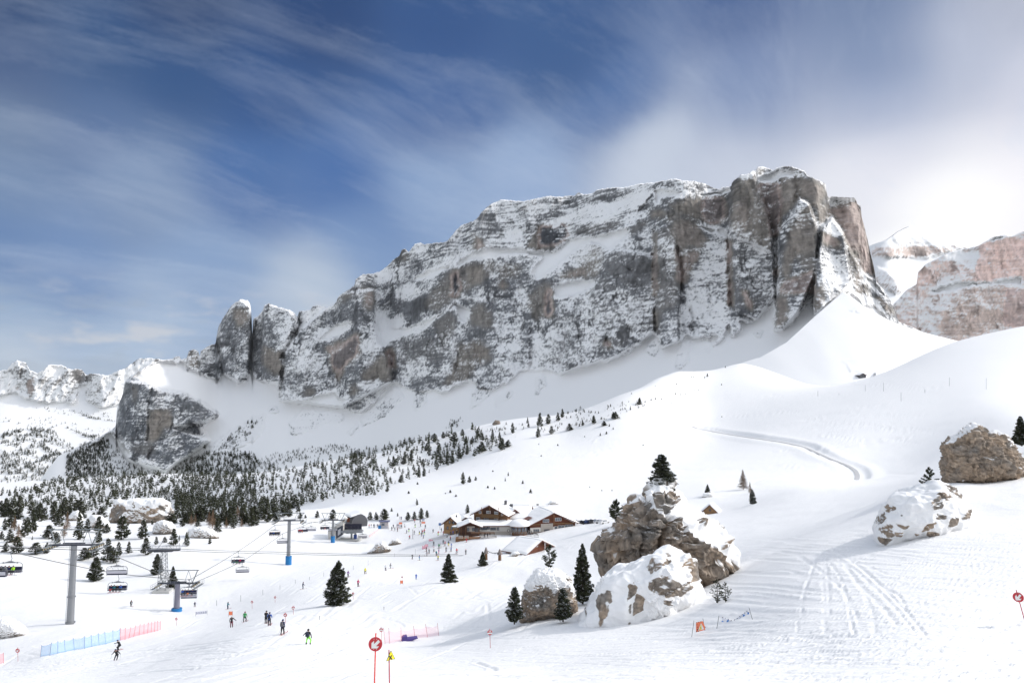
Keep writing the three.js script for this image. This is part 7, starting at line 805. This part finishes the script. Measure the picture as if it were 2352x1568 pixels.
// lift station
{
  const D = 326, k = .2126 * .574219 / FQ * D, [q, r] = pt(zSt, 1560, 690), p = at(q, r, D), t = thing('lift_station', 'dark barrel-roofed lift station with a white slanted side wall and a framed picture', 'building', p, 0); const X = z => (z - 1560) * k, Y = z => (690 - z) * k;
  const hall = (() => { const s = new THREE.Shape(); s.moveTo(-3.4, 0); s.lineTo(3.4, 0); s.absarc(0, 1.6, 3.6, 0, Math.PI, false); s.closePath(); const g = new THREE.ExtrudeGeometry(s, { depth: 9, bevelEnabled: false, curveSegments: 16 }); g.translate(0, 0, -9); return g; })();
  const h = mesh('hall', hall, slate, t); h.position.set(X(1745), Y(480), -3); h.rotation.y = .55; for (let i = 0; i < 7; i++) { const a = .5 + i * .33, rb = mesh('roof_rib', box(.1, .12, 9, 3.62 * Math.cos(a), 1.6 + 3.62 * Math.sin(a), -4.5), darkSteel, h); }
  const sn = snowSlab(6.4, 8.4, .5); const s1 = mesh('snow_cover', sn, snowCap, h); s1.position.set(-1, 5.0, -4.6); s1.rotation.z = .25;
  mesh('opening_shade', box(7.4, 3, .3, X(1640), Y(480), -1.2), std(.03, .03, .05), t); mesh('machine_cover', join([box(9, .9, 3, X(1640), Y(540), .6), box(7, .4, 4, X(1650), Y(520), .4)]), steel, t);  // solid near-black box paints the shade inside the station mouth
  { const bw = new THREE.TorusGeometry(2.4, .14, 6, 28); bw.rotateX(Math.PI / 2); bw.translate(X(1620), Y(560), .9); const sp = []; for (let i = 0; i < 4; i++) sp.push(box(4.7, .12, .14, 0, 0, 0, i * Math.PI / 4)); const s = join(sp); s.translate(X(1620), Y(560), .9); mesh('bull_wheel', join([bw, s]), greySteel, t); }
  { const f = []; for (const z of [1600, 1660, 1720]) { f.push(rod([X(z), Y(520), 1.5], [X(z) + .7, Y(440), 1.5], .06), rod([X(z) + 1.4, Y(520), 1.5], [X(z) + .7, Y(440), 1.5], .06)); } f.push(rod([X(1500), Y(520), 1.6], [X(1800), Y(515), 1.6], .09)); mesh('work_frame', join(f), darkSteel, t); }
  for (const z of [1630, 1700]) { mesh('pillar', box(.7, Y(560), .7, X(z), Y(560) / 2, .8), greySteel, t); } mesh('crash_pad', box(1.2, 2.2, 1.2, X(1700), 1.1, .9), std(.03, .06, .2, .8), t);
  { const s = new THREE.Shape(); s.moveTo(X(1300), Y(690)); s.lineTo(X(1360), Y(690)); s.lineTo(X(1480), Y(590)); s.lineTo(X(1480), Y(390)); s.lineTo(X(1540), Y(310)); s.lineTo(X(1500), Y(300)); s.lineTo(X(1330), Y(440)); s.quadraticCurveTo(X(1290), Y(500), X(1300), Y(690)); const g = new THREE.ExtrudeGeometry(s, { depth: 3, bevelEnabled: false }); g.translate(0, 0, -1.5); mesh('side_wall', g, std(.58, .56, .53, .8), t); const f = new THREE.Shape(); f.moveTo(X(1345), Y(490)); f.lineTo(X(1475), Y(425)); f.lineTo(X(1475), Y(590)); f.lineTo(X(1355), Y(670)); f.closePath(); const g2 = new THREE.ExtrudeGeometry(f, { depth: .1, bevelEnabled: false }); g2.translate(0, 0, 1.5); const pf = mesh('picture_frame', g2, darkSteel, t); const c = new THREE.Shape(); c.moveTo(X(1385), Y(510)); c.lineTo(X(1435), Y(480)); c.lineTo(X(1435), Y(580)); c.lineTo(X(1385), Y(615)); c.closePath(); const g3 = new THREE.ExtrudeGeometry(c, { depth: .05, bevelEnabled: false }); g3.translate(0, 0, 1.6); mesh('picture', g3, std(.5, .5, .52), pf); const sn2 = snowSlab(6.5, 3, .5); sn2.rotateZ(.62); sn2.translate(X(1420), Y(370), 0); mesh('snow_cover', sn2, snowCap, t); const wing = box(1.2, 3.2, 2.4, X(1225), Y(600), 0, 0, .1); mesh('end_panel', wing, std(.6, .58, .55), t); mesh('chimney', box(1.2, 1.7, 1.2, X(1540), Y(350), -2), W_red, t); mesh('platform', box(9, .5, 5, X(1600), .1, 0), concrete, t); }
  const k2 = thing('kiosk', 'small pale ticket kiosk with a dark flat roof, right of the lift station', 'kiosk', at(...pt(zSt, 2235, 485), D - 4), .1); mesh('wall', box(3.6, 2.8, 2.6, 0, 1.2, -1.3), std(.55, .5, .5), k2); mesh('roof', box(4.6, .3, 3.4, .1, 2.9, -1.2), std(.12, .13, .22), k2); mesh('window', box(1.2, 1, .1, -.4, 1.7, .03), glassMat, k2); mesh('counter', box(2.2, 1, .6, .6, .5, .3), std(.42, .42, .46), k2);
  const k3 = thing('storage_box', 'blue box standing in front of the ticket kiosk', 'box', at(...pt(zSt, 2152, 490), D - 5), 0); mesh('body', box(1.1, 1.2, 1, 0, .6, 0), blueFoam, k3); mesh('lid', box(1.2, .12, 1.1, 0, 1.26, 0), std(.05, .12, .3), k3);
}
// ---------- piste signs, nets, banners, marker poles ----------
const redPole = std(.75, .045, .02, .45), crimsonPole = std(.42, .01, .03, .5), redDisc = std(.50, .02, .03, .4), whiteSign = std(.78, .78, .76, .5), yellowSign = std(.82, .70, .02, .45), blackMark = std(.015, .015, .015, .6);
const flat = (pts, d) => { const s = new THREE.Shape(); s.moveTo(...pts[0]); for (const p of pts.slice(1)) s.lineTo(...p); s.closePath(); return new THREE.ExtrudeGeometry(s, { depth: d, bevelEnabled: false }); };
const arrowGeo = r => { const k = r * 1.0, g = flat([[-.55, -.58], [.28, -.58], [.55, -.28], [.08, -.28], [.68, .34], [.42, .64], [-.2, .02], [-.2, .5], [-.55, .18]].map(([x, y]) => [x * k, y * k]), .012); return g; };
const pisteFont = await new FontLoader().loadAsync('fonts/droid/droid_sans_bold.typeface.json');
// (qx, qy) centre of the disc, (bx, by) its foot in the plan
function discSign(label, qx, qy, bx, by, r, kind, o = {}) {
  const p = o.D ? at(bx, by, o.D) : onGround(bx, by, 18), D = -p.z, c = at(qx, qy, D), t = thing('piste_sign', label, 'piste sign', p, o.turn ?? 0, 'piste signs'); if (o.sink) p.y -= o.sink;
  const inv = v => v.clone().sub(p).applyAxisAngle(V3(0, 1, 0), -(o.turn ?? 0)), lc = inv(c), dir = lc.clone().normalize(), top = lc.clone().addScaledVector(dir, r * 1.5);
  mesh('pole', rod([0, -.2, 0], top.toArray(), o.pr ?? .022, 8), o.pole ?? crimsonPole, t);
  const h = new THREE.Group(); h.name = 'disc'; h.position.copy(lc).add(V3(0, 0, (o.pr ?? .022) + .006)); h.rotation.z = Math.atan2(-dir.x, dir.y); t.add(h); const cy = new THREE.CylinderGeometry(r, r, .016, 36); cy.rotateX(Math.PI / 2); mesh('plate', cy, redDisc, h);
  if (kind === 'arrow') { const a = mesh('arrow', arrowGeo(r), whiteSign, h); a.position.z = .012; for (const x of [-.22, .18]) for (const y of [-.72, .72]) { const b = mesh('rivet', new THREE.SphereGeometry(.014 * r / .26, 6, 5), whiteSign, h); b.position.set(x * r, y * r, .012); } }
  else { const s = new THREE.Shape(), a0 = -.62; s.absarc(0, 0, r * .97, Math.PI - a0 - Math.PI + .0, 0, true); const bd = flat([[-.97, -.02], [.97, -.02], [.84, -.55], [-.84, -.55]].map(([x, y]) => [x * r, y * r]), .01); const b = mesh('band', bd, whiteSign, h); b.position.z = .012; const g = new TextGeometry(kind, { font: pisteFont, size: r * .72, depth: .008, curveSegments: 3 }); g.computeBoundingBox(); g.translate(-(g.boundingBox.max.x + g.boundingBox.min.x) / 2, r * .1, .012); mesh('number', g, whiteSign, h); }
  return t;
}
{
  const S = win(1440, 2480, .160075), q = (w, x, y) => pt(w, x, y);
  { const [x, y] = q(S, 385, 590), [bx, by] = q(S, 352, 1760); discSign('big red disc with a white arrow pointing down left, nearest sign at the bottom', x, y, bx, by, .266, 'arrow', { D: 29.5, pr: .027, pole: redPole, turn: .02 }); }
  { const [tx, ty] = q(S, 720, 740), [bx, by] = q(S, 738, 1660), D = 33, p = at(bx, by, D), t = thing('warning_sign', 'yellow warning triangle with a black cross on a red pole, beside the big arrow disc', 'warning sign', p, 0), tp = at(tx, ty, D).sub(p); mesh('pole', rod([0, -.2, 0], tp.toArray(), .025, 8), crimsonPole, t); const h = new THREE.Group(); h.name = 'triangle'; const c = at(...q(S, 780, 905), D).sub(p); h.position.copy(c).add(V3(-.02, 0, .04)); h.rotation.y = .75; t.add(h); const R = .27, tri = k => [[-.866 * R * k, -.5 * R * k], [.866 * R * k, -.5 * R * k], [0, R * k]]; const a = mesh('border', flat(tri(1), .012), blackMark, h), b = mesh('face', flat(tri(.86), .012), yellowSign, h); b.position.z = .006; for (const s of [-1, 1]) { const m = mesh('cross_bar', box(.05, .22, .01, 0, 0, 0, 0, s * .75), blackMark, h); m.position.set(-.03, -.02, .022 + (s > 0 ? .003 : 0)); } }
  { const [x, y] = q(S, 527, 240), [bx, by] = q(S, 545, 625); discSign('small red disc with white band and number, at the left end of the pink net', x, y, bx, by, .235, '20'); }
  discSign('small red disc with a white band and number 19, below the rounded boulder', 1125, 1452, 1126.5, 1488, .255, '19');
  discSign('red arrow disc on a leaning pole at the right edge of the photo', 2340, 1371, 2360, 1437, .275, 'arrow', { D: 44, turn: -.75, pr: .024 });
  for (const [w, x, y, bx, by, r, l, k] of [[z5, 130, 1323, 133, 1410, .3, 'red arrow disc left of the blue net, bottom left', 'arrow'], [z5, 1328, 1085, 1330, 1138, .26, 'red piste disc just below the foot of the short lift tower', 'arrow'], [z5, 1900, 957, 1901, 1014, .27, 'red piste disc above the skier in the green jacket', 'arrow'], [z6, 188, 922, 188, 962, .27, 'red piste disc between the green jacket and the lone pine, upper one', '19'], [z6, 325, 1001, 326, 1053, .25, 'red piste disc beside the snow ramp, left of the lone pine', '19'], [z6, 265, 1055, 267, 1122, .24, 'red arrow disc right above the skier with the grey backpack', 'arrow'], [z6, 777, 894, 779, 938, .24, 'red piste disc at the right flank of the big lone pine', '19'], [z6, 1147, 770, 1147, 800, .24, 'red piste disc above a small orange panel in mid piste', '19']]) { const [a, b] = q(w, x, y), [c, d] = q(w, bx, by); discSign(l, a, b, c, d, r, k); }
  // marker poles
  const mk = (w, x, y0, y1, r, label, g) => { const [a, b] = q(w, x, y1), [c, d] = q(w, x, y0), p = onGround(a, b, 60), tp = at(c, d, -p.z); const t = thing('marker_pole', label, 'pole', p, 0, g); mesh('pole', rod([0, -.2, 0], tp.clone().sub(p).toArray(), r, 5), poleMat, t); const cp2 = mesh('cap', new THREE.SphereGeometry(r * 1.6, 6, 5), blackMark, t); cp2.position.copy(tp.clone().sub(p)); };
  for (const [x, a, b] of [[95,868,906],[225,832,866],[340,790,822],[448,768,796],[555,735,770],[778,684,716],[890,645,682],[980,560,592],[1090,590,620],[1248,558,600],[522,1065,1090],[1010,995,1020]]) mk(z6, x, a, b, .03, 'thin grey marker pole in the row along the left piste edge', 'marker poles along the piste'); mk(z6, 1228, 412, 482, .1, 'thick dark post standing alone in the crowd'); mk(z5, 1633, 946, 982, .04, 'thin dark pole right of the short lift tower, nearer of two', 'marker poles along the piste'); mk(z5, 1815, 908, 952, .04, 'thin dark pole right of the short lift tower, farther of two', 'marker poles along the piste');
  for (const [x, a, b] of [[898,1510,1545],[1195,1474,1512],[1310,1460,1512],[1420,1520,1575],[1570,1500,1522],[1724,1426,1480],[1955,1430,1500],[1030,1525,1535]]) { const [x2, y2] = rS(2700 + x * .6377, 600 + b * .6377), [x3, y3] = rS(2700 + x * .6377, 600 + a * .6377), p = onGround(x2, y2, 150), tp = at(x3, y3, -p.z); const t = thing('snow_pole', 'thin dark snow pole on the wide white shoulder at the upper right', 'pole', p, 0, 'snow poles on the upper right shoulder'); mesh('pole', rod([0, -.3, 0], tp.sub(p).toArray(), .09, 5), poleMat, t); }
  // nets
  const netMat = (r, g, b, o) => new THREE.MeshStandardMaterial({ color: new THREE.Color(r, g, b), roughness: .9, transparent: true, opacity: o, side: THREE.DoubleSide }), blueNet = netMat(.2, .45, .75, .42), redNet = netMat(.9, .2, .25, .36), pinkNet = netMat(.9, .28, .38, .2), pinkFar = netMat(.9, .2, .3, .5), bluePole = std(.02, .05, .22, .5);
  const net = (name, label, w, poles, matN, matP, top = .96, r = .022) => { const pts = poles.map(([bx, by, tx, ty]) => { const [a, b] = q(w, bx, by), [c, d] = q(w, tx, ty), p = onGround(a, b, 30); return [p, at(c, d, -p.z)]; }), o = pts[0][0], t = thing(name, label, 'net fence', o, 0); const pos = []; for (let i = 0; i < pts.length - 1; i++) { const [a, at2] = pts[i], [b, bt] = pts[i + 1], n = 4; for (let k = 0; k < n; k++) { const u = k / n, v = (k + 1) / n, A = a.clone().lerp(b, u), B = a.clone().lerp(b, v), sg = u2 => top - .10 * Math.sin(u2 * Math.PI), C = A.clone().lerp(at2.clone().lerp(bt, u), sg(u)), Dd = B.clone().lerp(at2.clone().lerp(bt, v), sg(v)); A.y += .05; B.y += .05; for (const P2 of [A, B, Dd, A, Dd, C]) pos.push(P2.x - o.x, P2.y - o.y, P2.z - o.z); } } const g = new THREE.BufferGeometry(); g.setAttribute('position', new THREE.Float32BufferAttribute(pos, 3)); g.computeVertexNormals(); mesh('net', g, matN, t); pts.forEach(([a, b]) => mesh('pole', rod(a.clone().sub(o).add(V3(0, -.15, 0)).toArray(), b.clone().sub(o).toArray(), r, 6), matP, t)); return t; };
  net('blue_net', 'pale blue safety net on blue poles at the lower left', z5, [[300,1378,310,1282],[372,1365,385,1262],[433,1352,433,1250],[490,1340,482,1243],[557,1326,549,1229],[634,1314,634,1215],[688,1300,685,1204],[745,1287,738,1190],[797,1277,786,1180],[849,1262,849,1168],[901,1250,902,1155]], blueNet, bluePole);
  net('red_net', 'pale red safety net on red poles, continuing the blue net to the right', z5, [[906,1249,907,1154],[940,1242,944,1150],[968,1233,985,1147],[1005,1223,1022,1130],[1046,1214,1055,1120],[1083,1205,1085,1117],[1111,1198,1117,1108],[1138,1192,1143,1102],[1162,1187,1167,1097],[1187,1180,1187,1095],[1208,1170,1211,1095]], redNet, crimsonPole);
  net('red_net', 'bit of red net cut by the left edge, bottom left corner', z5, [[-60,1440,-62,1352],[25,1422,22,1338]], redNet, crimsonPole);
  net('pink_net', 'faint pink net on six red poles behind the big arrow disc', S, [[625,600,585,190],[740,600,715,190],[1025,545,1020,170],[1375,480,1335,145],[1690,435,1635,90],[1973,390,1930,70]], pinkNet, crimsonPole, .8, .02);
  const zP = win(1560, 2060, .14456); net('pink_net', 'pink net on red poles at the left of the crowd', zP, [[890,960,892,840],[960,945,962,820],[1000,915,990,790],[1045,890,1050,795]], pinkFar, crimsonPole, .95, .05); net('pink_net', 'small pink net beside a low barrier in the crowd', zP, [[1070,725,1072,655],[1120,722,1124,655],[1185,718,1180,660]], pinkFar, crimsonPole, .95, .05); net('pink_net', 'long faint pink net beside the queue at the lift station', zSt, [[1960,650,1960,610],[2050,580,2050,540],[2150,510,2150,475]], netMat(.9, .5, .45, .3), crimsonPole, .95, .04);
  { const t0 = thing('barrier', 'low wooden rail barrier in the middle of the crowd', 'barrier', onGround(...q(zP, 1330, 710), 100), .1); const r = []; for (let i = 0; i <= 12; i++) r.push(box(.08, .9, .08, (i / 12 - .5) * 5.6, .4 + i * .05, 0)); mesh('post', join(r), trim, t0); mesh('rail', join([box(5.7, .09, .06, 0, 1.1, 0, 0, .1), box(5.7, .09, .06, 0, .6, 0, 0, .1)]), trim, t0); }
  // orange and blue banners on the right
  const Bz = win(2740, 2420, .13605), banner = (label, poles, cloth, col, marks) => { const P2 = poles.map(([bx, by, tx, ty]) => { const [a, b] = q(Bz, bx, by), [c, d] = q(Bz, tx, ty), p = onGround(a, b, 20); return [p, at(c, d, -p.z)]; }), o = P2[0][0], t = thing('banner', label, 'banner', o, 0); P2.forEach(([a, b]) => mesh('pole', rod(a.clone().sub(o).add(V3(0, -.2, 0)).toArray(), b.clone().sub(o).toArray(), .016, 6), blackMark, t)); const D = -o.z, L = (x, y, dz = 0) => { const [a, b] = q(Bz, x, y); return at(a, b, D - dz).sub(o); }; const part = (name, pts, mat, dz) => { const v = pts.map(([x, y]) => L(x, y, dz + .05 * Math.sin(x * .02))), g = new THREE.BufferGeometry(), pos = []; for (let i = 1; i < v.length - 1; i++) for (const k of [0, i, i + 1]) pos.push(v[k].x, v[k].y, v[k].z); g.setAttribute('position', new THREE.Float32BufferAttribute(pos, 3)); g.computeVertexNormals(); return mesh(name, g, mat, t); }; for (const c of cloth) part('cloth', c, col, 0); for (const [n, c, m] of marks) part(n, c, m, .03 + marks.findIndex(z => z[1] === c) * .004); return t; };
  const orangeCloth = std(.88, .24, .12, .8), yellowCloth = std(.82, .66, .08, .8), blueCloth = std(.06, .22, .55, .8), whiteCloth = std(.76, .77, .82, .8);
  const hem = pts => pts.map(([x, y]) => ['hem_mark', [[x - 16, y - 9], [x + 16, y - 9], [x + 16, y + 9], [x - 16, y + 9]], blackMark]);
  banner('orange banner with a yellow warning triangle, slung between two thin poles', [[190, 945, 270, 450], [600, 730, 530, 385]], [[[330, 505], [530, 465], [600, 640], [600, 720], [330, 795], [370, 700]]], orangeCloth, [['triangle', [[475, 520], [570, 700], [390, 745]], whiteCloth], ['triangle_face', [[475, 555], [550, 690], [420, 730]], yellowCloth], ['cross', [[455, 650], [470, 645], [520, 695], [505, 702]], blackMark], ['cross', [[510, 645], [522, 655], [480, 705], [468, 695]], blackMark], ...hem([[345, 508], [405, 493], [470, 480], [355, 575], [372, 640], [375, 715], [345, 770], [400, 768], [605, 640]])]);
  banner('sagging white banner with blue chevrons on two thin poles, right of the orange one', [[930, 675, 1005, 312], [2000, 375, 1888, 70]], [[[1080, 345], [1290, 430], [1420, 470], [1420, 490], [1080, 490]], [[1420, 450], [1830, 170], [1950, 350], [1930, 390], [1700, 480], [1560, 465], [1420, 480]]], whiteCloth, [['chevron', [[1560, 460], [1640, 340], [1625, 440], [1680, 475]], blueCloth], ['chevron', [[1710, 270], [1760, 270], [1770, 350], [1850, 400], [1790, 440], [1720, 380]], blueCloth], ['chevron', [[1840, 190], [1880, 210], [1945, 340], [1915, 345], [1850, 290]], blueCloth], ['chevron', [[1260, 420], [1310, 440], [1270, 495], [1220, 495]], blueCloth], ['chevron', [[1080, 455], [1140, 465], [1145, 495], [1080, 480]], blueCloth], ...hem([[1115, 355], [1190, 385], [1280, 412], [1365, 447], [1460, 428], [1545, 382], [1615, 330], [1690, 275], [1760, 225], [1826, 172], [1885, 210], [1940, 295], [1940, 365], [1865, 410]])]);
  // small panels far off
  for (const [w, x, y, a, b, m, l] of [[z5, 1738, 1042, 27, 26, orangeCloth, 'small faded orange panel above the skier with the pale helmet'], [z6, 1143, 806, 20, 22, orangeCloth, 'small orange panel in mid piste under a red disc'], [zP, 920, 205, 100, 44, orangeCloth, 'orange panel far up the crowd, right one of two'], [zP, 290, 222, 84, 50, orangeCloth, 'pale orange panel far up the crowd, left one of two']]) { const [cx, cy] = q(w, x, y), [, by] = q(w, x, y + b), k = w === zP ? .14456 * .574219 : kF, p = onGround(cx, by, 60), D = -p.z, t = thing('panel', l, 'panel', p, 0); const W2 = a * k / FQ * D, H2 = b * k / FQ * D, cc = at(cx, cy, D).sub(p); mesh('cloth', box(W2, H2, .04, 0, cc.y, 0), m, t); for (const s of [-1, 1]) mesh('post', rod([s * W2 / 2, -.2, 0], [s * W2 / 2, cc.y + H2 / 2 + .1, 0], .03, 5), poleMat, t); }
  { const [x, y] = q(z5, 1517, 1062), p = onGround(x, y, 60), D = -p.z, t = thing('chevron_banner', 'white banner with a row of grey chevrons right of the short lift tower', 'banner', p, .1), L = 82 * kF / FQ * D; mesh('cloth', box(L, .6, .03, 0, .7, 0, 0, .06), whiteCloth, t); for (let i = 0; i < 5; i++) { const c = mesh('chevron', flat([[0, 0], [.2, .25], [0, .5], [.14, .5], [.34, .25], [.14, 0]], .02), std(.25, .25, .4), t); c.position.set((i - 2.4) * L / 5.2, .45 + (i - 2) * .05, .03); } for (const s of [-1, 1]) mesh('post', rod([s * L / 2, -.2, 0], [s * L / 2, 1.1 + s * .12, 0], .03, 5), poleMat, t); }
  { const [x, y] = q(S, 1230, 530), p = onGround(x, y, 30), D = -p.z, kS = .160075 * .574219 / FQ * D, mt = std(.085, .06, .24, .8), t = thing('crash_mat', 'purple crash mat lying behind the faint pink net', 'crash mat', p, .25); const g = flat([[-185, -5], [-170, 60], [190, 75], [200, 58], [60, 20]].map(([a, b]) => [a * kS, b * kS]), .9); g.translate(0, .02, -.45); mesh('mat', g, mt, t); const g2 = flat([[-185, 55], [-180, 90], [-150, 120], [-62, 130], [-62, 60]].map(([a, b]) => [a * kS, b * kS]), .8); g2.translate(0, .02, -.4); mesh('rolled_end', g2, mt, t); }
}
scene.traverse(o => { const l = o.userData.label; if (l && (l.split(/\s+/).length > 16 || l.split(/\s+/).length < 4)) console.log('LABEL', l); });
renderer.render(scene, camera);
